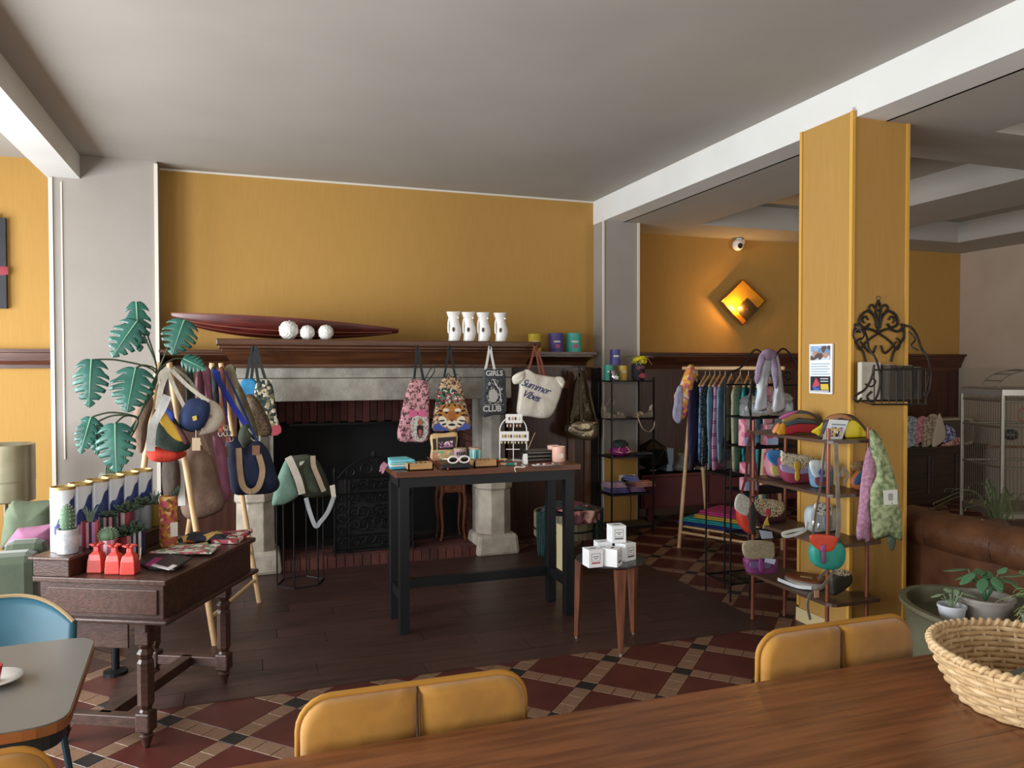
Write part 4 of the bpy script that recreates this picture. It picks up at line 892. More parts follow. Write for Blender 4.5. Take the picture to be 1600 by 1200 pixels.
# geodesic lantern
c = A(1020, 712, 7.12); c.z = rz+.179; LN = thing('geometric_lantern', (c.x, c.y, rz), 'black faceted wire lantern on the red cabinet', 'lantern')
bm = bmesh.new(); bmesh.ops.create_icosphere(bm, subdivisions=1, radius=.178)
vv = [v.co.copy()+c for v in bm.verts]; ee = [(e.verts[0].index, e.verts[1].index) for e in bm.edges]; ff = [tuple(v.index for v in f.verts) for f in bm.faces]; bm.free()
b = B()
for a, d in ee: b.tube([vv[a], vv[d]], .005, 5)
b.build('frame', m_wire, LN); B().add([c+(q-c)*.985 for q in vv], ff).build('pane', mat('17171a', .12, alpha=.8), LN)
B().lathe([(.04, 0), (.04, .1), (0, .1)], c+V((0, 0, -.16)), 14).build('candle', mat('8a857a', .6), LN)
c = A(1042, 720, 7.1); tag(B().box((c.x+.07, 7.24, rz+.12), (.08, .18, .24)).build('gift_box', mat('8fa3b4', .6), bevel=.003), 'upright pale blue box beside the black lantern', 'box')
c = A(1067, 730, 7.1); VS = thing('vase', (c.x, 7.12, rz), 'grey pinched vase behind the clothes rail leg', 'vase')
B().lathe([(.05, 0), (.09, .015), (.1, .05), (.085, .085), (.05, .12), (.045, .15), (.06, .185), (.056, .185), (.04, .15), (0, .14)], (c.x, 7.12, rz), 28).build('body', mat('6a6862', .5, '5c5a54', 10), VS, smooth=True)
B().tube(cr([V((c.x+.06, 7.04, rz+.1)), V((c.x+.085, 7.03, rz+.07)), V((c.x+.1, 7.03, rz+.02))], 4, False), .004, 6).build('ribbon', mat('d8d6d0', .5), VS)
for px, w, h, cc, lab in ((1097, .1, .13, 'b5a894', 'small beige box under the hanging clothes'), (1128, .2, .15, '4f4d4a', 'grey box on the red cabinet behind the rail'), (1150, .08, .2, '2a2422', 'dark tall box at the back of the red cabinet')):
    c = A(px, 735, 7.15); tag(B().box((c.x, 7.17, rz+h/2), (w, .16, h)).build('storage_box', mat(cc, .7), bevel=.004), lab, 'box')
# ================================================================ CLOTHES RAIL
m_pole = mat('cfae84', .55, 'c09c70', 5, .05, 30)
R0, R1 = V((3.9, 6.2, 1.62)), V((4.31, 5.46, 1.62)); RD = (R1-R0).normalized(); RS_ = V((-RD.y, RD.x, 0)); RS_ = RS_ if RS_.x > 0 else -RS_
RL = thing('clothes_rail', ((R0+R1)/2).to_2d().to_3d(), 'pale wooden A-frame clothes rail hung with garments', 'clothes rail')
B().tube([R0-RD*.06, R1+RD*.06], .017, 10).build('rail_bar', m_pole, RL, smooth=True, angle=50)
for e in (R0+RD*.06, R1-RD*.06):
    for s in (-1, 1): B().tube([e+RS_*s*.03+V((0, 0, -.02)), V((e.x, e.y, 0))+RS_*s*.275], .017, 10).build('leg', m_pole, RL, smooth=True, angle=50)
for s in (-1, 1): B().tube([V((R0.x, R0.y, .14))+RD*.06+RS_*s*.253, V((R1.x, R1.y, .14))-RD*.06+RS_*s*.253], .012, 8).build('rung', m_pole, RL)
q = (R0+R1)/2; SHZ = .2
for k in range(4): B().box(V((q.x, q.y, SHZ-.01))+RS_*(-.18+.12*k), ((R1-R0).length-.1, .09, .016), rz=math.atan2(RD.y, RD.x)).build('shelf_slat', m_pole, RL)
# beach towels on the low slats
for k, (s, w, c, c2, lab) in enumerate(((-.02, .84, '22307e', '1b2668', 'deep blue beach towel at the bottom of the pile'), (-.03, .76, '1f7f86', '2a9298', 'teal beach towel on the low slats'), (.0, .6, 'c9a63c', 'b89530', 'mustard yellow beach towel in the pile'), (.02, .56, 'a8246a', 'b83478', 'magenta beach towel on top of the pile'))):
    z = SHZ+.004+k*.036; cc = V((q.x, q.y, z))+RS_*s+RD*(.02*k)
    r = thing('beach_towel', cc, lab, 'towel', 'beach towels under the clothes rail')
    for j in range(2):
        o4 = [cc+RD*(-w/2)+RS_*(-.22+.01*j)+V((0, 0, .009+.016*j)), cc+RD*(w/2)+RS_*(-.21)+V((0, 0, .009+.016*j)), cc+RD*(w/2)+RS_*.19+V((0, 0, .009+.016*j)), cc+RD*(-w/2)+RS_*.2+V((0, 0, .009+.016*j))]
        B().puff(cq(o4, 4, .06), (0, 0, 1), .0085, .0085, flat=True).build('fold', mat(c, .9, c2, 10, .4, 60), r, smooth=True)
# hangers with garments
m_hang = wood('b88f66', 'a37c54', .5, 0, 6); m_hook = mat('b8b8b8', .25, metal=.9)
def garment(t, m, lab, length=.68, sleeve=.45, half=.205, hanger=True, cat='garment', hem=.2, extra=None, name='garment', thick=.022, tw=0):
    o = lerp(R0, R1, t); dv = (RS_*math.cos(tw)+RD*math.sin(tw)); nn = V((-dv.y, dv.x, 0))
    zt = o.z-.11; r = thing(name, (o.x, o.y, zt-length), lab, cat, 'garments on the clothes rail'); W = lambda x, z: V((o.x, o.y, zt))+dv*x+V((0, 0, z))
    half_ = half
    if sleeve:
        ol = [W(-.07, .005), W(0, -.02), W(.07, .005), W(half_, -.06), W(half_+.035, -.16), W(half_+.02, -sleeve), W(half_-.055, -sleeve-.01), W(half_-.055, -.26), W(hem, -length), W(0, -length-.01), W(-hem, -length), W(-half_+.055, -.26), W(-half_+.055, -sleeve-.01), W(-half_-.02, -sleeve), W(-half_-.035, -.16), W(-half_, -.06)]
    else: ol = [W(-.06, .005), W(0, -.05), W(.06, .005), W(half_*.75, -.03), W(half_*.8, -.2), W(hem, -length), W(0, -length-.012), W(-hem, -length), W(-half_*.8, -.2), W(-half_*.75, -.03)]
    B().puff(cr(ol, 4), nn, thick, thick, wob=.012, centre=W(0, -length*.42)).build('cloth', m, r, smooth=True)
    if hanger:
        h = B().tube(cr([W(-half_+.02, -.05), W(-.06, .012), W(0, .04), W(.06, .012), W(half_-.02, -.05)], 5, False), .011, 8).build('hanger', m_hang, r, smooth=True)
        B().tube([W(0, .04), W(0, .085)]+[V((o.x, o.y, o.z-.002))+dv*(.024*math.cos(a))+V((0, 0, .024*math.sin(a))) for a in [-1.57+.4*k for k in range(11)]], .0025, 6).build('hook', m_hook, h)
    return r
G1 = [(.10, mat('3f3450', .85, '362c46', 12, .3, 40), 'dark purple long-sleeved sweater at the front of the rail', dict(length=.78, sleeve=.62, thick=.035)),
      (.20, stripes([(0, '4f7ab0'), (.5, '44699c'), (.55, '7aa0c8')], .09, 2), 'blue denim striped sleeveless top on the rail', dict(length=.7, sleeve=0)),
      (.25, spots('23262c', 'b9bcc0', 70, .30), 'black top with small white dots on the rail', dict(length=.74, sleeve=.4)),
      (.31, mat('7ba7b4', .85, '6c98a6', 12, .3, 40), 'pale teal blouse between dotted and striped tops', dict(length=.75, sleeve=.5)),
      (.37, stripes([(0, 'd59ab8'), (.62, '8a2f5a'), (.70, 'd59ab8'), (.78, '8a2f5a'), (.86, 'd59ab8')], .11, 2), 'pink top with wine-red stripes on the rail', dict(length=.78, sleeve=0)),
      (.43, mat('84a5bc', .85, '7495ac', 12, .3, 40), 'light blue long shirt next to the pink striped top', dict(length=.7, sleeve=.52)),
      (.50, stripes([(0, '6f716e'), (.12, '1e1f20'), (.2, '6f716e'), (.28, '1e1f20'), (.36, '6f716e')], .9, 2, off=.28), 'grey sweatshirt with black chest stripes on the rail', dict(length=.6, sleeve=.5)),
      (.60, spots('c3b996', '6a6a48', 120, .36), 'cream jacket with tiny olive speckles on the rail', dict(length=.78, sleeve=.66, thick=.03)),
      (.69, mat('2f9aa4', .85, '268892', 12, .3, 40), 'long turquoise cardigan on the rail', dict(length=1.0, sleeve=.6)),
      (.76, mat('6a4630', .8, '563624', 10, .3, 40), 'brown garment between two turquoise ones', dict(length=.85, sleeve=0)),
      (.83, mat('3aaab0', .85, '2f98a0', 12, .3, 40), 'bright turquoise dress nearest the iron rack', dict(length=1.1, sleeve=.5)),
      (.92, stripes([(0, 'c05a7a'), (.5, 'd8a0b0')], .12, 2), 'rose striped garment at the near end of the rail', dict(length=.9, sleeve=.45))]
for t, m, lab, kw in G1: garment(t, m, lab, tw=random.uniform(-.22, -.08), **kw)
# orange print shirt slung over the end of the bar
r = thing('print_shirt', A(1070, 655, 6.02), 'orange and pink flowered shirt slung over the end of the rail', 'garment')
m_or = cells(['d9902c', 'c46a5a', 'e8b45a', 'b85a7a', 'dca03c', 'd8c0b0'], 34)
B().puff(cr([A(1071, 578, 6.02), A(1079, 569, 6.02), A(1086, 576, 6.02), A(1083, 602, 6.02), A(1079, 625, 6.02), A(1071, 655, 6.02), A(1058, 648, 6.02), A(1053, 620, 6.02), A(1062, 602, 6.02)], 5), NEG_Y, .04, .03, wob=.014).build('body', m_or, r, smooth=True)
B().puff(cr([A(1058, 606, 5.98), A(1066, 604, 5.98), A(1066, 640, 5.98), A(1062, 662, 5.98), A(1051, 652, 5.98), A(1054, 625, 5.98)], 5), NEG_Y, .02, .02, wob=.01).build('sleeve', mat('8f8fae', .85, 'a9a4b8', 20), r, smooth=True)
# ================================================================ IRON BAKER'S RACK with glass jars
kx0, kx1, ky0, ky1 = 3.33, 3.76, 4.5, 4.8
BR = thing('iron_rack', ((kx0+kx1)/2, 4.65, 0), 'black wrought-iron rack with wire shelves behind the leather bags', 'rack')
for x in (kx0, kx1):
    for y in (ky0, ky1): B().tube([(x, y, 0), (x, y, 1.5)], .007, 6).build('post', m_wire, BR)
for z in (.12, .42, .74, 1.06, 1.27):
    b = B(); b.tube([(kx0, ky0, z), (kx1, ky0, z), (kx1, ky1, z), (kx0, ky1, z)], .006, 6, closed=True)
    for k in range(1, 11): y = ky0+(ky1-ky0)*k/11; b.tube([(kx0, y, z), (kx1, y, z)], .003, 5)
    b.build('wire_shelf_panel', m_wire, BR)
b = B()
for y in (ky0, ky1):
    b.tube(cr([(kx0, y, 1.48), (kx0+.03, y, 1.58), (kx0+.14, y, 1.63), (kx0+.27, y, 1.76), (kx0+.4, y, 1.63), (kx1-.03, y, 1.58), (kx1, y, 1.48)], 6, False), .007, 6)
    b.tube([(kx0, y, 1.5), (kx1, y, 1.5)], .006, 6)
scroll(b, (kx0+.12, ky0, 1.56), .04, 1.3, 0, 1, RX, UZ, .005); scroll(b, (kx1-.12, ky0, 1.56), .04, 1.3, math.pi, -1, RX, UZ, .005); b.build('scrolled_top', m_wire, BR)['kind'] = 'stuff'
for y in (ky0, ky1): B().tube([(kx0-.16, y, 0), (kx0-.16, y, .93)], .007, 6).build('post', m_wire, BR)
for z in (.12, .87):
    b = B(); b.tube([(kx0-.16, ky0, z), (kx0, ky0, z), (kx0, ky1, z), (kx0-.16, ky1, z)], .006, 6, closed=True)
    for k in range(1, 11): y = ky0+(ky1-ky0)*k/11; b.tube([(kx0-.16, y, z), (kx0, y, z)], .003, 5)
    b.build('wire_shelf_panel', m_wire, BR)
for s, x in ((1, kx0), (-1, kx1)): B().tube(cr([(x, ky0, 1.28), (x-s*.04, ky0-.03, 1.38), (x, ky0-.02, 1.47)], 5, False), .005, 6).build('side_curl', m_wire, BR)
m_gl = mat('dfe9ec', .05, trans=.9, alpha=.6)
def glass_jar(x, y, r, lab):
    rt = thing('glass_jar', (x, y, 1.278), lab, 'jar', 'glass jars on the iron rack'); c = V((x, y, 1.278))
    rib = lambda r_, z: [(r_, z)]
    b = B()
    def g(u, v):
        pr = [(.6, 0), (.95, .02), (1, .3), (1, .7), (.9, .85), (.95, .92)]; k = v*(len(pr)-1); i = min(int(k), len(pr)-2); t = k-i
        rr = (pr[i][0]*(1-t)+pr[i+1][0]*t)*r*(1+.03*math.cos(u*2*math.pi*12)); zz = (pr[i][1]*(1-t)+pr[i+1][1]*t)*r*1.5; a = 2*math.pi*u
        return c+V((rr*math.cos(a), rr*math.sin(a), zz+.001))
    b.grid(g, 48, 16, cu=True); b.build('bowl', m_gl, rt, smooth=True)
    B().lathe([(r*1.02, r*1.38), (r*1.0, r*1.5), (r*.7, r*1.85), (r*.2, r*2.0), (.012, r*2.02), (.018, r*2.15), (0, r*2.22)], c, 32).build('lid', m_gl, rt, smooth=True)
glass_jar(3.40, 4.6, .075, 'ribbed glass jar at the left of the iron rack'); glass_jar(3.53, 4.68, .07, 'ribbed glass jar in the middle of the iron rack'); glass_jar(3.66, 4.6, .085, 'wide ribbed glass bowl with lid at the right of the iron rack')
# pink packets on a lower wire shelf
for k, (x, z, h, lab) in enumerate(((3.39, 1.068, .19, 'tall pink patterned packet on the iron rack'), (3.58, 1.068, .15, 'short pink patterned packet on the iron rack'), (3.4, .748, .2, 'pink and blue packet on the third wire shelf'))):
    pr = thing('pink_packet', (x, 4.62, z), lab, 'box', 'pink packets'); B().box((x, 4.62, z+h/2), (.1, .07, h)).build('carton', cells(['c9708e', 'd89aa8', 'b85a78', 'e0b8c0'], 22), pr, bevel=.003); B().box((x, 4.5845, z+h*.18), (.096, .002, h*.3)).build('band', mat('9ab4d4', .5), pr)
# white and mauve scarf hanging on the rack top
sc_ = thing('long_scarf', (A(1200, 600, 4.46).x, 4.46, 1.2), 'white and mauve scarf draped over the top of the iron rack', 'scarf')
for ol, c, c2 in (([(1190, 552), (1203, 549), (1206, 562), (1202, 590), (1196, 620), (1198, 640), (1180, 640), (1183, 610), (1180, 585)], 'd9dde2', 'c4cad4'), ([(1203, 549), (1214, 552), (1220, 575), (1225, 612), (1226, 640), (1208, 642), (1210, 610), (1205, 580)], 'dfe3e8', 'cdd2da')):
    B().puff(cr(pix(ol, 4.46), 5), NEG_Y, .018, .018, wob=.01).build('fall', mat(c, .8, c2, 9, .3, 40), sc_, smooth=True)
for ol in ([(1186, 556), (1196, 550), (1190, 575), (1184, 600), (1179, 590)], [(1206, 556), (1213, 562), (1216, 600), (1211, 606), (1207, 580)], [(1190, 550), (1202, 545), (1214, 551), (1210, 561), (1195, 562)]): B().puff(cr(pix(ol, 4.44), 5), NEG_Y, .012, .008, wob=.006).build('mauve_band', mat('8f7a98', .8, 'a290ac', 14), sc_, smooth=True)
# ================================================================ ETAGERE WITH LEATHER BAGS beside the pillar
EX0, EX1, EY0, EY1 = 3.085, 3.335, 3.47, 4.14
EZ = [1.22, .92, .64, .31]
m_copper = mat('8a4f3a', .35, '74402e', 6, metal=.35); m_shelf = wood('5a4334', '48342a', .4, 1, 3)
ET = thing('etagere', (3.2, 3.8, 0), 'open four-tier shelf with copper posts beside the ochre pillar', 'shelf')
for x, y in ((EX0, EY0), (EX0, EY1), (EX1+.03, EY0), (EX1, EY1)): B().tube([(x, y, 0), (x, y, 1.285)], .0115, 10).build('post', m_copper, ET, smooth=True, angle=50)
for z in EZ:
    ol = cq([(3.055, 4.2, z), (3.345, 4.2, z), (3.345, 3.58, z), (3.42, 3.57, z), (3.42, 3.41, z), (3.055, 3.41, z)], 3, .12)
    B().prism([p-V((0, 0, .018)) for p in ol], (0, 0, .018)).build('shelf_board', m_shelf, ET)
EG = 'leather bags on the copper-post shelf'
lb = lambda c, c2=None, r=.5: mat(c, r, c2, 14, .15, 50) if c2 else mat(c, r)
CLAMP = None
def puffpx(ol, Y, T, m, name, root, flat=True, n=4, tb=None, sm=True):
    pts = cr(pix(ol, Y), n) if sm else pix(ol, Y)
    if CLAMP:
        for p in pts: p.z = max(p.z, CLAMP+.002)            # rests on its shelf board
    return B().puff(pts, NEG_Y, T, T if tb is None else tb, flat=flat).build(name, m, root, smooth=True)
def at_root(ol, Y, name, lab, cat='bag', grp=EG):
    pts = pix(ol, Y); c = sum(pts, V())/len(pts); return thing(name, (c.x, Y, min(p.z for p in pts)), lab, cat, grp)
def strapx(root, pts, Y, w=.014, m=None, name='strap', wd=(1, 0, 0)): return B().ribbon(cr(pix(pts, Y), 6, False), w, .004, wd).build(name, m, root)
CLAMP = EZ[0]
# belt bag in red, grey and ochre
ol = [(1208, 676), (1218, 655), (1232, 644), (1255, 641), (1275, 650), (1283, 664), (1278, 680), (1250, 682), (1225, 682)]; Y = 3.86
r = at_root(ol, Y, 'belt_bag', 'rainbow leather belt bag in red, grey, ochre and pink', 'belt bag')
puffpx(ol, Y, .045, lb('3d4448'), 'body', r)
for q, c, d in (([(1226, 668), (1250, 662), (1276, 664), (1272, 676), (1248, 676), (1227, 679)], 'b5303e', .003), ([(1226, 661), (1240, 654), (1268, 655), (1278, 662), (1250, 660), (1228, 667)], '4a5a60', .004), ([(1222, 656), (1236, 647), (1262, 647), (1274, 655), (1250, 652), (1228, 660)], 'a5814a', .002), ([(1218, 653), (1230, 645), (1248, 642), (1240, 646), (1226, 654)], 'c0609c', .003), ([(1214, 672), (1222, 661), (1227, 664), (1227, 681), (1216, 679)], 'd9a02a', .004), ([(1228, 680), (1250, 677), (1272, 677), (1268, 682), (1240, 684)], '6a6a3c', .003)): puffpx(q, Y-.046, .003+d, lb(c), 'panel', r, flat=False)
puffpx([(1207, 675), (1215, 661), (1219, 664), (1213, 677)], Y-.03, .02, lb('c9814a'), 'side_tab', r, False)
# belt bag with yellow ends
ol = [(1282, 684), (1286, 668), (1296, 652), (1312, 646), (1330, 649), (1346, 665), (1354, 681), (1340, 685), (1310, 685)]; Y = 3.555
r = at_root(ol, Y, 'belt_bag', 'leather belt bag with yellow ends and brown piping', 'belt bag')
puffpx(ol, Y, .04, lb('4a3a34'), 'body', r)
for q, c in (([(1325, 660), (1338, 658), (1356, 680), (1350, 684), (1322, 685)], 'd8c21c'), ([(1268, 674), (1282, 664), (1286, 660), (1282, 680), (1274, 678)], 'd8c21c'), ([(1286, 664), (1300, 655), (1310, 655), (1300, 668), (1285, 676)], '6a7080'), ([(1290, 655), (1304, 647), (1322, 648), (1334, 657), (1318, 653), (1300, 656)], 'a8754a')): puffpx(q, Y-.041, .006, lb(c), 'panel', r, False)
B().ball(A(1354, 680, Y-.02), .009, 8, 6).build('end_knot', lb('d8d2b0'), r)
CD = at_root([(1284, 690), (1296, 655), (1326, 657), (1314, 690)], 3.495, 'info_card', 'printed card leaning against the yellow-ended belt bag', 'card', None)
dcl = lambda root, q, Y, m, name='print': B().prism(pix(q, Y), (0, -.0012, 0)).build(name, m, root)
dcl(CD, [(1284, 690), (1296, 655), (1326, 657), (1314, 690)], 3.495, mat('dfe6ea', .5), 'sheet'); dcl(CD, [(1294, 682), (1300, 667), (1318, 668), (1313, 683)], 3.4935, cells(['c9a0c0', '2a2a30', 'd8c24a', 'b98ab0', 'e8e8ea'], 60))
dcl(CD, [(1300, 662), (1322, 663), (1321, 665), (1299, 664)], 3.4935, mat('7a8890', .6), 'text_line')
CLAMP = EZ[1]
# second tier: satchels
def satchel(ol, flap, Y, mb, mf, lab, z=None, T=.035, clasp=None, cm='c9a43a', name='satchel', tassel=None):
    r = at_root(ol, Y, name, lab); puffpx(ol, Y, T, mb, 'body', r); f = puffpx(flap, Y-T*.9, .008, mf, 'flap', r, flat=True)
    if clasp: puffpx(clasp, Y-T-.007, .004, lb(cm), 'clasp', r, False)
    return r
r = satchel([(1200, 712), (1207, 706), (1222, 706), (1230, 712), (1228, 742), (1216, 746), (1203, 743), (1199, 730)], [(1198, 708), (1208, 703), (1226, 706), (1224, 726), (1214, 728), (1202, 720)], 4.02, lb('c58a94', 'b57a86'), lb('3f84c0'), 'satchel with blue flap and pale yellow front')
puffpx([(1206, 728), (1224, 731), (1223, 742), (1208, 742)], 4.02-.038, .003, lb('d9cf7a'), 'front_panel', r, False)
r = satchel([(1222, 712), (1270, 716), (1272, 740), (1266, 752), (1248, 757), (1228, 752), (1220, 736)], [(1220, 704), (1226, 707), (1270, 714), (1268, 728), (1252, 733), (1244, 735), (1232, 731), (1221, 724)], 3.84, lb('9a3f58', '8a364e'), spots('d8ccb0', '2a221c', 110, .42), 'wine-red saddle bag with black-dotted cream flap and gold clasp', clasp=[(1242, 722), (1250, 722), (1251, 732), (1246, 737), (1241, 732)])
puffpx([(1221, 725), (1244, 736), (1268, 729), (1270, 738), (1246, 741), (1222, 736)], 3.84-.037, .003, lb('a89cc0'), 'lilac_panel', r, False); puffpx([(1243, 736), (1249, 736), (1250, 748), (1246, 752), (1242, 748)], 3.84-.04, .005, lb('c9a43a'), 'strap_tab', r, False)
r = satchel([(1270, 724), (1296, 726), (1296, 764), (1286, 768), (1273, 764), (1268, 745)], [(1266, 720), (1296, 722), (1296, 742), (1284, 748), (1270, 742)], 3.66, lb('6f97b0', '5f87a0'), mat('b9c8cc', .5, 'd5dede', 60), 'pale blue and silver satchel with a blue tassel')
puffpx([(1274, 746), (1294, 746), (1294, 758), (1276, 758)], 3.66-.038, .003, lb('8a4a52'), 'red_panel', r, False)
B().lathe([(0, 0), (.013, .0), (.009, .03), (.004, .04), (0, .04)], A(1284, 752, 3.6), 10).build('tassel', lb('2f3f9a'), r); strapx(r, [(1284, 745), (1285, 715), (1290, 690)], 3.6, .004, lb('b9a884'), 'cord')
puffpx([(1279, 738), (1284, 732), (1289, 738), (1284, 745)], 3.608, .003, lb('2f3f9a'), 'diamond_charm', r, False)
r = satchel([(1332, 752), (1352, 728), (1368, 730), (1366, 742), (1352, 762), (1342, 767)], [(1330, 726), (1345, 720), (1370, 724), (1362, 732), (1342, 736), (1332, 734)], 3.5, lb('b0603a'), spots('a98a64', '2f221a', 110, .4), 'tan and blue bag with leopard flap leaning at the shelf end')
puffpx([(1334, 750), (1350, 731), (1358, 734), (1346, 752), (1337, 758)], 3.46, .004, lb('4f7a9a'), 'blue_panel', r, False); dcl(r, [(1352, 770), (1366, 745), (1372, 748), (1360, 774)], 3.42, lb('c9b98a'), 'paper_tag')
for k in range(3): strapx(r, cr([(1312+k*3, 745), (1318, 730+k*4), (1326, 742), (1318, 758-k*3)], 3) and [(1312+k*3, 745), (1318, 730+k*4), (1326, 742), (1318, 758-k*3)], 3.46-.01*k, .008, lb('8a7a66'))
CLAMP = EZ[2]
# third tier
r = satchel([(1184, 790), (1222, 792), (1224, 815), (1216, 826), (1196, 826), (1186, 815)], [(1181, 780), (1222, 783), (1226, 795), (1218, 806), (1200, 808), (1184, 800)], 4.06, lb('4a2230', '3e1c28'), spots('d6c6a4', '241c18', 100, .45), 'plum bag with leopard flap, red tab and yellow tassel', clasp=[(1197, 796), (1203, 796), (1204, 804), (1200, 808), (1196, 804)], cm='b83a50')
for k in range(7): B().tube(cr([A(1200, 806, 4.0), A(1198+k*.8-3, 815, 3.99), A(1192+k*2.2, 826, 3.985)], 3, False), .0025, 5).build('tassel_strand', lb('c9a83c'), r)
dcl(r, [(1186, 828), (1190, 842), (1208, 841), (1206, 831)], 4.0, mat('c3cbe0', .5), 'price_label')
r = satchel([(1262, 795), (1276, 788), (1300, 790), (1308, 800), (1308, 828), (1290, 832), (1266, 830), (1260, 815)], [(1272, 788), (1285, 785), (1300, 790), (1298, 806), (1286, 806), (1275, 800)], 3.72, lb('b9c3c4', 'a3adae'), spots('e8e4da', '1c1a18', 50, .4), 'pale camera bag with cow-print panel on the third tier')
strapx(r, [(1262, 815), (1258, 828), (1240, 836), (1226, 838), (1224, 833), (1240, 829), (1256, 826)], 3.66, .018, lb('d3d6d2'), wd=(0, 0, 1)); puffpx([(1287, 806), (1298, 806), (1298, 826), (1288, 826)], 3.68, .004, lb('8a93b0'), 'grey_panel', r, False)
CLAMP = None
# bags hanging from the posts
r = satchel([(1153, 790), (1172, 806), (1176, 800), (1178, 828), (1170, 834), (1155, 818)], [(1149, 780), (1156, 771), (1170, 778), (1174, 790), (1166, 806), (1149, 796)], 4.020, lb('c0392a', 'ae3224'), mat('c9c6bc', .7, '8f8c84', 150), 'red bag with white speckled flap hanging at the left post', T=.03)
strapx(r, [(1158, 772), (1166, 740), (1168, 700), (1174, 676)], 4.010, .016, lb('5a2c2a')); strapx(r, [(1172, 778), (1184, 768), (1180, 720), (1177, 676)], 4.010, .012, lb('5a2c2a')); puffpx([(1166, 790), (1174, 784), (1180, 792), (1180, 828), (1174, 832)], 3.990, .006, lb('26302c'), 'gusset', r, False)
r = satchel([(1166, 870), (1210, 870), (1211, 892), (1204, 896), (1172, 896), (1166, 888)], [(1163, 846), (1205, 846), (1210, 856), (1208, 872), (1190, 874), (1164, 871)], 3.840, lb('7a3a6e', '6a3060'), mat('b5a88c', .7, '7f745c', 150), 'purple bag with beige speckled flap hanging low at the left post', T=.03)
puffpx([(1186, 874), (1192, 874), (1193, 892), (1186, 892)], 3.800, .004, lb('8f3a7c'), 'strap_tab', r, False); puffpx([(1174, 878), (1204, 878), (1203, 888), (1175, 888)], 3.805, .003, lb('6a5a80'), 'window_panel', r, False); dcl(r, [(1196, 872), (1212, 874), (1210, 882), (1194, 878)], 3.795, mat('c3cbe0', .5), 'price_label')
strapx(r, [(1168, 848), (1172, 800), (1175, 675)], 3.855, .006, lb('5a2c2a'))
r = satchel([(1268, 852), (1290, 846), (1312, 848), (1318, 868), (1312, 884), (1298, 890), (1280, 887), (1268, 876)], [(1265, 840), (1272, 834), (1306, 838), (1307, 848), (1300, 860), (1286, 862), (1272, 854)], 3.365, lb('2f9a8a', '288a7c'), lb('d94a2c', 'cc4224'), 'green saddle bag with orange flap hanging in front', T=.028, clasp=[(1283, 852), (1289, 852), (1290, 860), (1286, 864), (1282, 860)], cm='9a4a8a')
puffpx([(1284, 862), (1289, 862), (1291, 878), (1287, 881), (1284, 876)], 3.330, .005, lb('7a4a6a'), 'strap_tab', r, False); puffpx([(1310, 842), (1317, 850), (1320, 866), (1315, 884), (1309, 886), (1314, 866)], 3.375, .02, lb('3a3f3c'), 'gusset', r, False)
strapx(r, [(1270, 836), (1275, 800), (1282, 760), (1290, 692)], 3.335, .012, lb('5a4a44')); strapx(r, [(1308, 840), (1311, 815), (1309, 770), (1306, 692)], 3.335, .026, lb('8a7f70', '6a6054')); B().ball(A(1311, 836, 3.345), .008, 8, 6).build('ring', mat('c9a85a', .3, metal=.9), r)
for px, py in ((1271, 818), (1279, 822)): B().ball(A(px, py, 3.325), (.008, .006, .02), 8, 6).build('clip', mat('c9c6c0', .25, metal=.9), r)
# lowest tier: brown round bag lying flat
p = V((3.2, 3.78, EZ[3])); r = thing('round_bag', p, 'brown round leather bag lying flat with grey strap', 'bag', EG)
B().lathe([(.0, .002), (.1, .002), (.108, .012), (.108, .03), (.1, .04), (0, .042)], p, 32, 1, 1.3).build('body', lb('8f8a80'), r, smooth=True); B().lathe([(0, .043), (.1, .043), (.106, .047), (.09, .052), (0, .054)], p, 32, 1, 1.25).build('flap', lb('7a4226', '693820'), r, smooth=True)
B().box(p+V((-.01, -.02, .056)), (.03, .07, .006), rz=.7).build('clasp', mat('7a6a48', .4, metal=.6), r); B().ribbon(cr([p+V((-.06, -.12, .02)), p+V((-.11, -.05, .015)), p+V((-.125, .1, .02))], 5, False), .02, .004, (0, 0, 1)).build('edge_band', lb('c9ccd0'), r)
strapx(r, [(1278, 905), (1290, 893), (1298, 887), (1302, 892), (1292, 908), (1282, 918), (1266, 930), (1262, 948), (1266, 968)], 3.42, .016, lb('8a8072', '6f665a')); B().box(A(1276, 928, 3.4), (.03, .004, .04)).build('paper_tag', lb('c99a84'), r)
CLAMP = EZ[3]
r = satchel([(1296, 900), (1310, 893), (1326, 895), (1326, 912), (1300, 930), (1296, 920)], [(1300, 893), (1310, 889), (1327, 892), (1325, 900), (1308, 899)], 3.52, lb('2f2c22', '3a372c'), spots('d6c6a4', '241c18', 100, .45), 'dark olive bag with leopard top on the lowest tier', T=.03)
CLAMP = None
# scarves hanging at the right end
def hang_cloth(name, ol, Y, m, lab, T=.02, grp='scarves hanging on the copper-post shelf'):
    pts = pix(ol, Y); r = thing(name, (sum(p.x for p in pts)/len(pts), Y, min(p.z for p in pts)), lab, 'scarf', grp); B().puff(cr(pts, 5), NEG_Y, T, T, wob=.012).build('cloth', m, r, smooth=True); return r
m_gs = mat('66764e', .85, 'a3ac84', 34, .3, 40, detail=1)
r = hang_cloth('green_scarf', [(1358, 676), (1366, 672), (1378, 690), (1392, 725), (1404, 770), (1410, 838), (1402, 843), (1390, 838), (1368, 843), (1362, 820), (1360, 770), (1372, 735), (1366, 705)], 3.355, m_gs, 'sage green scarf with pale leaf print hanging over the shelf end', .028)
dcl(r, [(1380, 766), (1402, 765), (1402, 788), (1381, 789)], 3.32, mat('d5d5d0', .5), 'paper_tag'); dcl(r, [(1388, 771), (1395, 771), (1395, 782), (1388, 782)], 3.3185, mat('8f9690', .5), 'tag_print')
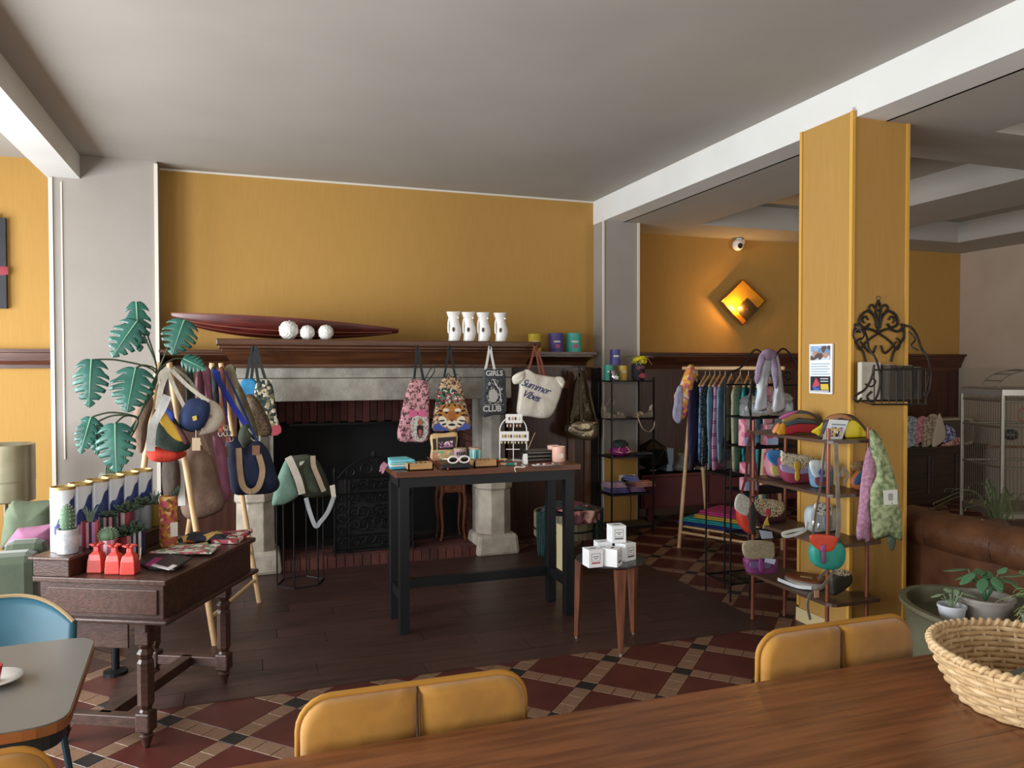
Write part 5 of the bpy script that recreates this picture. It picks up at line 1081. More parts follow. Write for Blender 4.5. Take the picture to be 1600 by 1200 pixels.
puffpx([(1388, 836), (1400, 838), (1398, 856), (1393, 860), (1388, 850)], 3.37, .008, lb('4a5a4a'), 'tail', r, False)
hang_cloth('pink_scarf', [(1356, 700), (1372, 704), (1376, 730), (1362, 770), (1360, 842), (1350, 845), (1338, 838), (1342, 790), (1346, 745)], 3.39, mat('9a6a84', .9, 'b58aa0', 60, .4, 50), 'dusty pink woven scarf hanging behind the green one')
# ================================================================ ON THE PILLAR
YS = 0
SG_ = thing('wall_sign', (PX0-.012, 3.85, 1.4), 'upright printed poster board on the ochre pillar', 'sign')
def sx(q): return [AX(x, y, PX0-.006) for x, y in q]
def sgn(q, m, name, d): 
    pts = [AX(x, y, PX0-.006) for x, y in q]; return B().prism([p+V((-d, 0, 0)) for p in pts], (-.0015, 0, 0)).build(name, m, SG_)
pts = sx([(1267, 538), (1303, 537), (1302, 616), (1267, 614)]); B().prism(pts, (-.012, 0, 0)).build('board', mat('e9edf0', .4), SG_)
sgn([(1269, 541), (1300, 540), (1300, 562), (1269, 563)], cells(['a9c4de', '6f8fb0', 'c9d8e8', '5a4a44', '8fb0d0', 'b58a70'], 30), 'photo_top', .0122)
for k in range(5): y = 568+k*4; sgn([(1270, y), (1299-3*(k % 2), y-.3), (1299-3*(k % 2), y+1.2), (1270, y+1.4)], mat('9fb4c4', .5), 'text_line', .0122)
sgn([(1269, 588), (1300, 588), (1300, 613), (1269, 612)], mat('1f242a', .5), 'photo_bottom', .0122)
for q, c in (([(1272, 604), (1278, 590), (1284, 600), (1282, 606)], 'c0485c'), ([(1272, 603), (1283, 602), (1284, 609), (1275, 610)], '3f62b0'), ([(1285, 600), (1297, 600), (1298, 609), (1286, 609)], 'd8b844'), ([(1270, 610), (1298, 610), (1298, 612), (1270, 612)], 'c9c9cc')): sgn(q, mat(c, .5), 'print', .0138)
for k in range(2): sgn([(1285, 591+k*4), (1297, 591+k*4), (1297, 592.5+k*4), (1285, 592.5+k*4)], mat('c9ccd0', .5), 'text_line', .0138)
# wrought iron wall rack with books
m_wi = mat('2c2620', .55, metal=.4); IY = PY0-.01
MR = thing('iron_wall_rack', (A(1385, 630, IY).x, IY, A(1385, 632, IY-.1).z), 'ornate wrought-iron magazine rack mounted on the pillar', 'wall rack')
def itube(q, Y, r=.006, n=6): 
    Ys = Y if isinstance(Y, list) else [Y]*len(q); return cr([A(x, y, yy) for (x, y), yy in zip(q, Ys)], n, False)
b = B()
for s in (-1, 1):
    X = lambda d: 1373+s*d
    b.tube(itube([(X(0), 470), (X(4), 482), (X(2), 498), (X(0), 520)], IY), .007, 6); b.tube(itube([(X(1), 486), (X(10), 476), (X(15), 482), (X(11), 487)], IY), .006, 6)
    b.tube(itube([(X(2), 512), (X(6), 495), (X(16), 486), (X(27), 493), (X(30), 506), (X(20), 512), (X(14), 506)], IY), .008, 6); b.tube(itube([(X(0), 520), (X(15), 514), (X(30), 518), (X(38), 512), (X(36), 506)], IY), .008, 6)
    b.tube(itube([(X(38), 512), (X(40), 525), (X(33), 538), (X(24), 550), (X(20), 565)], IY), .007, 6); b.tube(itube([(X(2), 522), (X(14), 530), (X(22), 540), (X(10), 552), (X(4), 540)], IY), .006, 6); b.tube(itube([(X(28), 528), (X(34), 535), (X(30), 546), (X(24), 540), (X(28), 534)], IY), .005, 6)
    b.tube(itube([(X(16), 500), (X(20), 494), (X(25), 499), (X(22), 505)], IY), .005, 6)
b.build('scrolled_back', m_wi, MR, smooth=True)['kind'] = 'stuff'; B().ball(A(1373, 466, IY), (.01, .01, .014), 10, 8).build('finial', mat('8a7f60', .3, metal=.8), MR)
IF = IY-.2
for nm, q, Ys in (('side_scroll', [(1334, 508), (1345, 510), (1354, 525), (1358, 545), (1368, 560), (1374, 580), (1375, 600), (1370, 620), (1362, 628), (1355, 620), (1362, 612)], [IY, IY-.03, IY-.08, IY-.12, IY-.16, IF, IF, IF, IF, IF, IF]), ('side_scroll', [(1412, 508), (1424, 512), (1433, 525), (1440, 545), (1450, 560), (1454, 585), (1452, 605), (1446, 620), (1443, 612)], [IY, IY-.03, IY-.08, IY-.12, IY-.16, IF, IF, IF, IF]),
                  ('side_scroll', [(1366, 570), (1362, 590), (1352, 608), (1340, 616), (1334, 622), (1340, 628), (1346, 622)], [IF]*7)):
    B().tube(itube(q, Ys), .007, 6).build(nm, m_wi, MR, smooth=True)
b = B(); b.tube(itube([(1334, 520), (1342, 514), (1350, 524), (1344, 532)], [IY-.02, IY-.05, IY-.08, IY-.1]), .005, 6); b.tube(itube([(1420, 518), (1430, 530), (1424, 540), (1436, 548)], [IY-.05, IY-.08, IY-.1, IY-.13]), .005, 6); b.tube(itube([(1352, 600), (1362, 604), (1368, 596), (1362, 590)], IF), .005, 6); b.tube(itube([(1444, 575), (1450, 588), (1447, 604)], IF), .005, 6); b.build('small_scroll', m_wi, MR)['kind'] = 'stuff'
b = B(); zb = 629; b.tube([A(1342, zb-3, IY-.01), A(1362, zb+3, IF), A(1449, zb+3, IF), A(1422, zb-3, IY-.01)], .006, 6, closed=True); b.build('bottom_frame', m_wi, MR)
for k in range(8): x = 1366+k*11.5; B().tube([A(x, zb+3, IF), A(x, 577+(k % 2)*3, IF)], .0035, 6).build('bar', m_wi, MR)
B().tube([A(1364, 578, IF), A(1450, 576, IF)], .005, 6).build('top_bar', m_wi, MR)
zb_ = A(1400, 628, IF).z+.008
for k, (x0, x1, y0, c, Y0) in enumerate(((1344, 1374, 566, 'b8b3a4', IY-.07), (1388, 1398, 570, '3d362c', IY-.12), (1399, 1409, 573, '2e2a22', IY-.12), (1410, 1424, 571, '3a3428', IY-.12), (1425, 1438, 574, '2a261e', IY-.12))):
    a, d = A(x0, y0, Y0), A(x1, y0, Y0); rb = thing('book', ((a.x+d.x)/2, Y0, zb_), ('pale grey book facing out in the iron wall rack', 'brown thin book next to the pale one in the rack', 'black thin book in the middle of the rack', 'dark olive book in the rack', 'black book at the right end of the rack')[k], 'book', 'books in the iron wall rack')
    B().bb(a.x, d.x, Y0-.012, Y0+.1 if k else Y0+.02, zb_, a.z).build('cover', mat(c, .7, None), rb, bevel=.003); B().bb(a.x+.004, d.x-.004, Y0-.008, Y0+.095 if k else Y0+.016, a.z-.001, a.z+.001).build('pages', mat('cfc6b0', .8), rb)
# ================================================================ ANTIQUE DESK
DZ = .745; DO = G(258, 908, DZ); DL = V((.442, .897, 0)).normalized(); DS = V((-DL.y, DL.x, 0)); DLEN, DWID = .83, .60
m_desk = wood('4b3228', '38241d', .35, 0, 4); m_desk2 = wood('54392e', '3f2920', .32, 1, 4)
DK = thing('antique_desk', (DO+DL*.4+DS*.27).to_2d().to_3d(), 'dark antique writing desk with raised ledge and turned legs', 'desk')
def dbox(l0, l1, s0, s1, z0, z1, name, m=None, bevel=.004, parent=None):
    c = DO+DL*((l0+l1)/2)+DS*((s0+s1)/2); c.z = (z0+z1)/2
    return B().box(c, (l1-l0, s1-s0, z1-z0), rz=math.atan2(DL.y, DL.x)).build(name, m or m_desk, parent or DK, bevel=bevel)
dbox(0, DLEN, 0, DWID, DZ-.022, DZ, 'desktop', m_desk2); dbox(.02, DLEN-.02, .02, DWID-.02, DZ-.17, DZ-.022, 'body')
dbox(-.012, DLEN+.01, -.012, DWID+.012, DZ-.185, DZ-.165, 'moulding', bevel=.008); dbox(.005, DLEN, .435, DWID, DZ, DZ+.07, 'ledge_body'); dbox(-.01, DLEN+.01, .42, DWID+.012, DZ+.07, DZ+.085, 'ledge_top', m_desk2, .006)
d = dbox(.012, .022, .045, DWID-.06, DZ-.15, DZ-.045, 'drawer_front', m_desk2, .003); dbox(.05, .06, .2, DWID-.03, DZ-.31, DZ-.185, 'apron')
dbox(.05, DLEN-.05, .12, .135, DZ-.24, DZ-.185, 'apron'); dbox(DLEN-.06, DLEN-.05, .12, DWID-.05, DZ-.26, DZ-.185, 'apron')
LEGS = {(a, b_): DO+DL*a+DS*b_ for a in (.085, .76) for b_ in (.145, .53)}
for (a, b_), p in LEGS.items():
    p = V((p.x, p.y, 0)); lg = B().lathe([(.0, 0), (.012, .002), (.024, .04), (.03, .055), (.022, .062), (.03, .075)], p, 14).build('leg', m_desk, DK, smooth=True, angle=50)
    B().box(p+V((0, 0, .115)), (.066, .066, .085), rz=math.atan2(DL.y, DL.x)).build('foot_block', m_desk, lg, bevel=.008)
    B().lathe([(.028, .158), (.022, .168), (.034, .19), (.034, .37), (.026, .385), (.036, .41), (.024, .43), (.034, .445), (.022, .455)], p, 8, a0=.3).build('turned_shaft', m_desk, lg)
    B().box(p+V((0, 0, .51)), (.06, .06, .12), rz=math.atan2(DL.y, DL.x)).build('top_block', m_desk, lg, bevel=.004)
for a in (.085, .76): dbox(a-.025, a+.025, .145, .53, .09, .14, 'side_stretcher')
dbox(.085, .76, .31, .37, .09, .14, 'long_stretcher')
b = B(); p = DO+DL*.06+DS*.1; b.prism([V((p.x, p.y, DZ-.185))+DS*x+V((0, 0, z)) for x, z in ((.0, 0), (.075, 0), (.075, -.11), (.05, -.07), (.03, -.055), (.02, -.03))], DL*.02); b.build('bracket', m_desk, DK)
LZ = DZ+.0855
# ---------------------------------------------------------------- six white tins with a blue wave
m_tin = mat('dfe3e8', .45); m_wave = mat('2b3a78', .45); p0 = DO+DL*.12+DS*.545
for i in range(6):
    r = .05; h = .268; c = V((p0.x, p0.y, LZ))+DL*(.115*i)
    rt = thing('tin_canister', c, ('white tin with blue wave nearest the camera on the ledge', 'second white tin from the camera', 'third white tin from the camera, behind the dark rosette', 'fourth white tin from the camera', 'fifth white tin, next to the last', 'last white tin, by the taupe bags')[i], 'tin', 'white wave tins on the desk ledge')
    B().lathe([(r, .001), (r, h)], c, 32).build('cylinder', m_tin, rt, smooth=True, angle=40); B().lathe([(r*1.02, h), (r*1.02, h+.012), (r*.9, h+.012), (r*.88, h+.006), (0, h+.006)], c, 32).build('lid', mat('b59a5e', .35, metal=.6), rt, smooth=True, angle=40)
    def g(u, v): 
        an = -2.15+u*1.8; lo = h*(.98-.55*(1-u)**.8-.035*math.sin(u*15)); lo = min(lo, h*.97); lo2 = max(.02, lo-h*(.12+.38*u))
        return c+V((math.cos(an)*r*1.008, math.sin(an)*r*1.008, lo2+(lo-lo2)*v))
    B().grid(g, 26, 4).build('wave_print', m_wave, rt)
    def g2(u, v): an = -1.95+u*.7; return c+V((math.cos(an)*r*1.006, math.sin(an)*r*1.006, h*(.2+.2*v)))
    B().grid(g2, 8, 3).build('rose_print', mat('c9a49c', .5), rt)
# ---------------------------------------------------------------- little pots with cacti and succulents
rnd = random.Random(11)
def pot(px, py, z, w, h, m, lab, kind, gm='3f5a48'):
    p = G(px, py, z); k = (p-CAM).dot(FW)/F_PX; R = w*k*.46; H = h*k; c = V((p.x, p.y+R*.6, z+.001)); rt = thing('potted_succulent', c, lab, 'potted plant', 'small pots on the desk')
    B().lathe([(R*.92, 0), (R, .005), (R, H), (R*.9, H), (R*.88, H*.9), (0, H*.9)], c, 26).build('pot', m, rt, smooth=True, angle=40); B().lathe([(0, H*.9), (R*.88, H*.9), (0, H*.92)], c, 16).build('soil', mat('2c241e', .95), rt)
    top = c+V((0, 0, H*.92)); g = mat(gm, .6, '56705a', 14)
    if kind == 'oval' or kind == 'round':
        rx, rz_ = (R*.72, R*1.5) if kind == 'oval' else (R*1.12, R*.95)
        B().ball(top+V((0, 0, rz_*.8)), (rx, rx, rz_), 32, 16, lambda d: 1+.04*math.cos(math.atan2(d.y, d.x)*16)).build('cactus', mat('5d7a5c', .6, '4a6a4e', 10), rt, smooth=True)
        b = B()
        for i in range(12):
            for j in range(9):
                a = 2*math.pi*i/12; f = -1.1+j*.29; q = V((math.cos(a)*math.cos(f)*rx, math.sin(a)*math.cos(f)*rx, math.sin(f)*rz_)); n_ = q.normalized(); b.tube([top+V((0, 0, rz_*.8))+q, top+V((0, 0, rz_*.8))+q+n_*.006], [.0018, .0004], 4, cap=False)
        s_ = b.build('spines', mat('d6dcc8', .6), rt); s_['kind'] = 'stuff'
    elif kind == 'aloe':
        for i in range(12):
            a = i*2.4; L = R*rnd.uniform(1.3, 2.0); d = V((math.cos(a), math.sin(a), 0)); B().tube(cr([top+d*R*.15, top+d*R*.4+V((0, 0, L*.6)), top+d*R*(.5+.5*rnd.random())+V((0, 0, L*1.05))], 3, False), [.006, .0065, .006, .005, .004, .003, .001], 6).build('leaf', mat('5f7a70', .5, '87988c', 30), rt, smooth=True)
    elif kind == 'rosette':
        for i in range(22):
            a = i*2.4; e = .15+.05*i; d = V((math.cos(a), math.sin(a), 0)); L = R*1.35*(1-.02*i); tip = top+d*L*math.cos(e)+V((0, 0, .01+L*math.sin(e)*.95)); B().tube([top+V((0, 0, .006)), lerp(top, tip, .5)+V((0, 0, .006)), tip], [.004, .008, .001], 6).build('leaf', g, rt, smooth=True)
    else:
        for i in range(34):
            a = rnd.uniform(0, 6.28); e = rnd.uniform(.2, 1.4); L = R*rnd.uniform(.9, 1.7); d = V((math.cos(a)*math.cos(e), math.sin(a)*math.cos(e), math.sin(e)*.8)); q = top+d*L
            B().ball(q, (.010, .006, .013), 8, 6, rot=d.to_track_quat('Z', 'Y').to_matrix()).build('leaf', g, rt, smooth=True)
        b = B()
        for i in range(7): a = i*.9; b.tube([top, top+V((math.cos(a)*R*.8, math.sin(a)*R*.8, R*.9))], .003, 5)
        b.build('stems', mat('4a4a34', .8), rt)['kind'] = 'stuff'
    return rt
m_marb = mat('dcd9d6', .4, 'aab4c0', 26, detail=6)
st = lambda cs: stripes([(k/len(cs), c) for k, c in enumerate(cs)], .056, 0)
pot(104, 866, LZ, 33, 38, m_marb, 'marbled white pot with an upright oval cactus', 'oval'); pot(140, 856, LZ, 28, 40, st(['2a2444', 'b98ac0', 'd86a6a', '9a3a5a', 'd8a0b0']), 'pink and violet striped pot with pale aloe', 'aloe')
pot(167, 846, LZ, 27, 38, st(['2b2b2e', 'c98a94', '2b2b2e', '3f6a54', 'c9a0a8']), 'black, pink and green striped pot with dark rosette', 'rosette', '2b3b32'); pot(196, 838, LZ, 27, 38, st(['9a3a48', '6a2a3a', 'd8c0c0']), 'dark red striped pot with bushy succulent on the ledge', 'bush', '2a4234')
pot(224, 828, LZ, 25, 38, mat('8a8f98', .5), 'grey pot with bushy succulent by the last tin', 'bush', '2a3f34'); pot(242, 822, LZ, 22, 36, mat('a58f3a', .5), 'mustard pot with pale aloe at the end of the ledge', 'aloe')
pot(168, 886, DZ, 27, 42, st(['d86a94', 'e8b8c4', 'c43a5a', 'f0d8dc']), 'bright pink striped pot with round spiny cactus', 'round'); pot(192, 872, DZ, 25, 34, st(['9a2f3c', 'c98a8c', '7a2430']), 'red striped pot with dark succulent behind the coral vases', 'bush', '24382c')
pot(213, 868, DZ, 26, 38, st(['1f2444', 'dcdce0', '1f2444', '2a3058', 'dcdce0']), 'navy and white striped pot with bushy succulent', 'bush', '2c4636')
# three coral vases
m_coral = mat('c8473f', .25)
for k, (px, py) in enumerate(((150, 896), (178, 898), (202, 899))):
    p = G(px, py, DZ); c = V((p.x, p.y+.03, DZ+.0005)); s = .92; rt = thing('coral_vase', c, ('coral square-shouldered vase at the left of three', 'middle coral vase of three', 'coral vase with a paper tag, right of three')[k], 'vase', 'coral vases on the desk')
    prof = [(.036, 0), (.04, .004), (.036, .06), (.03, .085), (.014, .1), (.013, .118), (.018, .126)]
    B().lathe([(r*s*1.2, z*s) for r, z in prof], c, 4, a0=.5).build('body', m_coral, rt, bevel=.006); b = B()
    for j in range(6): a = j*math.pi/3; b.ball(c+V((.02*math.cos(a), .02*math.sin(a), .13*s)), (.011, .011, .005), 8, 6)
    b.build('petal_lip', m_coral, rt, smooth=True)
    if k == 2: B().box(c+V((.042, -.012, .085)), (.003, .016, .05), ry=.1).build('paper_tag', mat('c9ac8a', .7), rt)
# tall paisley vase
p = G(262, 856, DZ); c = V((p.x, p.y+.035, DZ+.0005)); rt = thing('paisley_bottle', c, 'tall orange floral wrapped bottle on the desk', 'bottle')
B().lathe([(.038, 0), (.042, .01), (.042, .2), (.04, .245), (.036, .25), (.034, .24), (0, .235)], c, 26).build('body', cells(['b5762c', 'c98a3a', 'a03a48', '7a4a24', 'd8b070', 'c0506a', 'b06a28'], 60), rt, smooth=True, angle=45); B().box(c+V((.03, -.045, .09)), (.034, .002, .07), rz=.3).build('price_tag', mat('e2ddd4', .5), rt)
for k in range(4): B().ball(c+V((.02+.01*k, -.02, .25+.012*k)), (.006, .004, .016), 8, 6).build('sprig', mat('2f4434', .6), rt)
# flat goods on the desk
def flat_item(name, q, z, t, m, lab, cat, grp=None, extra=None):
    pts = [G(x, y, z) for x, y in q]; c = sum(pts, V())/len(pts); r = thing(name, (c.x, c.y, z), lab, cat, grp); B().prism(pts, (0, 0, t)).build('cover', m, r, bevel=min(.003, t*.4))
    for nm, q2, m2 in (extra or ()): B().prism([G(x, y, z+t) for x, y in q2], (0, 0, .0012)).build(nm, m2, r)
    return r
flat_item('zip_pouch', [(219, 884), (240, 870), (275, 872), (262, 890), (232, 891)], DZ+.001, .012, mat('1d1a1e', .5), 'black and magenta flat pouch by the coral vases', 'pouch', None, [('magenta_panel', [(226, 883), (243, 871), (262, 872), (246, 888)], mat('9a1f6a', .5))])
flat_item('zip_pouch', [(238, 888), (262, 868), (300, 874), (272, 892)], DZ+.014, .01, mat('26242a', .5), 'dark slate pouch with white label', 'pouch', None, [('label', [(262, 887), (270, 882), (277, 884), (268, 889)], mat('d8d4d0', .5)), ('silver_edge', [(236, 884), (240, 881), (270, 889), (264, 891)], mat('c9c4c8', .4))])
m_fl = cells(['d8d4c8', '7a9a7c', 'c9566a', 'e2ddd0', '4a6a50', 'd0a0a0', 'e6e2d8'], 45)
flat_item('floral_booklet', [(232, 865), (285, 853), (320, 857), (300, 867)], DZ+.002, .008, m_fl, 'floral booklet lying in the middle of the desk', 'booklet', 'floral booklets'); flat_item('floral_booklet', [(280, 866), (300, 853), (346, 852), (330, 866)], DZ+.012, .009, m_fl, 'floral booklet nearest the desk edge, on top of another', 'booklet', 'floral booklets')
flat_item('floral_napkin', [(330, 850), (352, 836), (395, 832), (372, 850)], DZ+.002, .02, cells(['d8d4c8', 'b8384a', '2f5a44', 'e2ddd0', '1d3a30', 'c9667a'], 40), 'folded red and green floral napkins at the far corner', 'napkins')
pp = G(318, 850, DZ); rt = thing('floral_clutch', (pp.x, pp.y, DZ), 'dark floral clutch bag heaped on the desk', 'clutch')
B().puff(cq([pp+V((-.13, .0, .02)), pp+V((.1, -.02, .02)), pp+V((.13, .12, .02)), pp+V((-.08, .14, .02))]), (0, 0, 1), .03, .018, wob=.006).build('body', cells(['1d2430', '232a38', 'b5543c', '1a2028', 'c9a05a', '2a4a44', '8a2a4a'], 26), rt, smooth=True); B().tube(cr([pp+V((-.12, .0, .02)), pp+V((-.15, -.03, .006)), pp+V((-.06, -.05, .005)), pp+V((.02, -.03, .006))], 5, False), .009, 6).build('handle', mat('b8a878', .6), rt)
# ---------------------------------------------------------------- monstera in a six-sided glass vase
MY = 4.52; vb = A(177, 745, MY); MO = thing('monstera', (vb.x, MY, 0), 'monstera with large split leaves in a faceted glass vase', 'plant')
b = B(); b.lathe([(.055, .0), (.075, .09), (.062, .125), (.058, .125), (.07, .09), (.05, .006), (0, .006)], V((vb.x, MY, vb.z-.1)), 6); b.build('glass_vase', mat('cfe0d8', .06, trans=.85, alpha=.6), MO)
B().lathe([(.06, 0), (.06, .02), (.02, .03), (.02, vb.z-.13), (.11, vb.z-.12), (.11, vb.z-.1), (0, vb.z-.1)], V((vb.x, MY, 0)), 20).build('plant_stand', m_iron, MO)
m_leaf = mat('2f6a5c', .28, '24544a', 9); m_stem = mat('3a4a34', .6)
def monstera(base, tip, wpx, Yb, Yt, face=(0, -1, .25), fold=.25):
    P, Q = A(*base, Yb), A(*tip, Yt); ax = Q-P; L = ax.length; ax.normalize(); side = ax.cross(V(face)).normalized(); nn = side.cross(ax).normalized()
    W = wpx/F_PX*(P-CAM).dot(FW)/2
    prof = lambda t: max(.02, math.sin(math.pi*min(1, (t+.12)/1.12)**.75)**.8)
    def pt(t, k, s):                                    # k: 0 rib .. 1 margin, swept towards the tip
        w = W*prof(t)*k; return P+ax*(L*(t+.14*k*k*(1-t)-.10*k*(1 if t < .2 else 0)))+side*s*w+nn*(-fold*w*k-.15*L*t*t)
    b = B(); NL = 6
    for s in (-1, 1):
        for i in range(NL):
            t0, t1 = i/NL, (i+1)/NL; gap = .42 if 0 < i else .0
            rows = []
            for k in (0, .3, .55, .8, 1):
                g = 0 if k < .5 else gap*(k-.3); a_, b_ = t0+(t1-t0)*g, t1-(t1-t0)*g*.6
                rows.append([pt(a_+(b_-a_)*j/3, k, s) for j in range(4)])
            vs = [q for r_ in rows for q in r_]; fs = [(r_*4+j, r_*4+j+1, r_*4+j+5, r_*4+j+4) for r_ in range(4) for j in range(3)]
            b.add(vs, fs)
    o = b.build('leaf', m_leaf, MO, smooth=True); so = o.modifiers.new('thickness', 'SOLIDIFY'); so.thickness = .002
    B().tube([pt(j/8, 0, 1)+nn*.001 for j in range(9)], [.004-.0004*j for j in range(9)], 6).build('midrib', mat('7aa88a', .5), o); return P
bases = []
for ba, ti, w_, y0, y1 in (((214, 502), (174, 556), 50, 4.5, 4.45), ((213, 472), (217, 548), 38, 4.56, 4.5), ((288, 500), (268, 553), 54, 4.55, 4.5), ((143, 562), (137, 636), 52, 4.45, 4.4), ((212, 575), (197, 642), 66, 4.5, 4.42), ((142, 652), (124, 708), 34, 4.48, 4.42), ((180, 662), (180, 738), 58, 4.42, 4.36), ((286, 560), (320, 576), 30, 4.6, 4.55), ((150, 660), (150, 712), 26, 4.52, 4.5)): bases.append(monstera(ba, ti, w_, y0, y1))
v0 = V((vb.x, MY, vb.z-.05)); knot = A(236, 640, 4.55)
for k, q in enumerate(bases):
    up = k in (0, 1, 2, 7, 3, 4); mid = A(245, 585, 4.56) if up else A(215, 655, 4.52)
    B().tube(cr([v0, v0+V((.01*k-.03, 0, .12)), lerp(v0, mid, .6)+V((0, 0, .02)), mid, lerp(mid, q, .55)+V((0, 0, .03)), q], 5, False), .005, 6).build('stem', m_stem, MO, smooth=True)
# ================================================================ A-FRAME RACK OF BAGS
K0, K1 = V((-.45, 4.85, 1.6)), V((-.17, 5.68, 1.6)); KD = (K1-K0).normalized(); KS = V((KD.y, -KD.x, 0))
BK = thing('bag_rack', ((K0+K1)/2).to_2d().to_3d(), 'pale wooden A-frame rack crowded with hanging bags', 'rack')
B().tube([K0-KD*.06, K1+KD*.06], .017, 10).build('rail_bar', m_pole, BK, smooth=True, angle=50)
for e in (K0+KD*.03, K1-KD*.03):
    for s in (-1, 1): B().tube([e+KS*s*.03+V((0, 0, .06)), V((e.x, e.y, 0))+KS*s*.28], .017, 10).build('leg', m_pole, BK, smooth=True, angle=50)
for s in (-1, 1):
    for z, f in ((.16, .25), (.36, .216)): B().tube([V((K0.x, K0.y, z))+KD*.03+KS*s*f, V((K1.x, K1.y, z))-KD*.03+KS*s*f], .011, 8).build('rung', m_pole, BK)
RG = 'bags on the wooden rack'
def rbag(name, ol, Y, T, m, lab, straps=(), sm=None, sw=.03, flat=False, cat='bag'): return bag(name, ol, Y, T, m, lab, straps, sm, sw, flat=flat, grp=RG, cat=cat, wob=.008)
cv = lambda c, c2: mat(c, .85, c2, 12, .3, 60)
rbag('crescent_bag', [(222, 618), (234, 612), (240, 630), (232, 660), (228, 690), (222, 708), (210, 698), (205, 670), (210, 640)], 4.72, .06, cv('8a6f5e', '745c4c'), 'taupe crescent bag at the outer end of the rack', [[(232, 614), (248, 590), (262, 575)]], cv('c9c2b4', 'b5ad9e'))
rr = rbag('hobo_bag', [(243, 640), (255, 632), (275, 655), (290, 680), (298, 698), (280, 706), (255, 702), (238, 690), (236, 665)], 4.68, .06, cv('34463c', '2a3a32'), 'green, yellow and brown leather hobo bag on the rack', [[(246, 640), (252, 605), (264, 575)]], cv('c9c2b4', 'b5ad9e'))
for q, c in (([(243, 645), (254, 638), (272, 662), (288, 688), (276, 688), (258, 672)], 'c49a28'), ([(258, 640), (266, 640), (272, 650), (268, 660)], '2a48b0'), ([(272, 662), (284, 672), (294, 692), (286, 692)], '5a2c30')): puffpx(q, 4.62, .008, lb(c), 'panel', rr, False)
strapx(rr, [(262, 618), (252, 640), (240, 662), (236, 685), (235, 705)], 4.6, .045, cv('d5d5d0', 'c4c4c0'), 'webbing', (1, 0, .3))
rbag('red_bag', [(230, 700), (250, 698), (285, 704), (290, 712), (270, 721), (245, 722), (232, 716)], 4.74, .05, cv('cc3a26', 'b83220'), 'bright red-orange bag under the hobo bag', [[(236, 704), (240, 660), (258, 578)]], cv('b8382a', 'a03020'), .012)
rr = rbag('sling_bag', [(290, 628), (305, 622), (325, 626), (328, 645), (318, 668), (300, 675), (283, 668), (280, 648)], 4.66, .05, mat('22345c', .8, '1c2c50', 12, .3, 60), 'navy crescent sling bag with cream strap and paper tag', [[(262, 582), (275, 610), (290, 640), (304, 672)], [(268, 578), (290, 600), (312, 618), (326, 628)]], cv('c9c2b4', 'b8b0a2'), .022)
dcl(rr, [(300, 684), (313, 684), (313, 704), (300, 704)], 4.59, mat('c9b294', .7), 'paper_tag'); dcl(rr, [(300, 651), (307, 649), (308, 656), (302, 658)], 4.605, mat('c9b05a', .4, metal=.6), 'logo_plate'); strapx(rr, [(306, 672), (306, 684)], 4.59, .003, lb('d8d0c0'), 'string')
rbag('sling_bag', [(308, 612), (325, 622), (342, 632), (350, 648), (346, 664), (334, 676), (312, 680), (318, 670), (330, 655), (328, 634)], 4.72, .04, cv('d8cdbd', 'c6baa8'), 'cream crescent sling bag behind the navy one', [[(310, 614), (292, 590), (270, 574)]], cv('8f8878', '7c7666'), .016)
rbag('cloth_bag', [(266, 578), (280, 574), (288, 590), (290, 625), (284, 650), (272, 640), (264, 610)], 4.9, .04, cv('8f7862', '7a6450'), 'taupe cloth bag bunched over the end of the bar')
for k, (px, c, c2, y1, lab) in enumerate(((296, '26302c', '1c2422', 655, 'black strap bag on the rack next to the taupe cloth'), (312, '6e3440', '5c2a36', 662, 'wine-red leather strap bag on the rack'), (324, '74404a', '60323c', 650, 'rose-brown strap bag on the rack'), (334, '26303a', '1c242c', 662, 'dark navy strap bag on the rack'), (346, '8a4a30', '74402a', 668, 'rust-brown strap bag on the rack'))):
    yy = 4.95+k*.1; rbag('strap_bag', [(px-5, 578), (px+4, 576), (px+8, 610), (px+9, y1), (px-4, y1+2), (px-7, 615)], yy, .018, mat(c, .6, c2, 14, .2, 50), lab)
rr = rbag('shoulder_bag', [(376, 668), (386, 660), (396, 672), (400, 690), (388, 704), (378, 700), (372, 685)], 5.2, .035, cv('3f4436', '34382c'), 'dark green bag on a bright blue strap', [[(336, 578), (345, 600), (365, 635), (390, 672)]], mat('2334a8', .7), .034)
B().tube(cr(pix([(388, 670), (394, 678), (401, 684), (398, 690), (392, 684)], 5.15), 4, False), .006, 6).build('clip', mat('c9c9c9', .2, metal=.9), rr)
rbag('khaki_bag', [(366, 610), (376, 604), (392, 640), (404, 680), (398, 700), (382, 690), (372, 650)], 5.38, .035, cv('6f6a50', '5e5a42'), 'khaki shoulder bag with wide strap on the rack', [[(352, 582), (358, 573), (364, 580), (372, 612)]], cv('7a745a', '686248'), .03)
rbag('textured_bag', [(382, 622), (394, 616), (408, 632), (422, 660), (424, 678), (408, 682), (394, 668), (384, 645)], 5.6, .03, mat('6a543c', .5, '3c2e20', 70, .5, 60), 'brown scaly textured bag near the blue tote', [[(386, 624), (370, 595), (356, 576)]], cv('5a4632', '4a3826'), .014)
rr = rbag('shopper_bag', [(292, 700), (310, 694), (330, 712), (345, 760), (350, 792), (330, 806), (300, 812), (284, 800), (280, 760), (282, 725)], 4.98, .06, cv('836a5a', '6e5648'), 'large mocha brown shopper bag low on the rack', [[(286, 720), (280, 660), (276, 580)], [(326, 712), (300, 640), (284, 578)]], cv('7a6252', '68503f'), .03); strapx(rr, [(278, 700), (282, 740), (284, 790)], 4.9, .04, cv('d5d5d0', 'c4c4c0'), 'webbing')
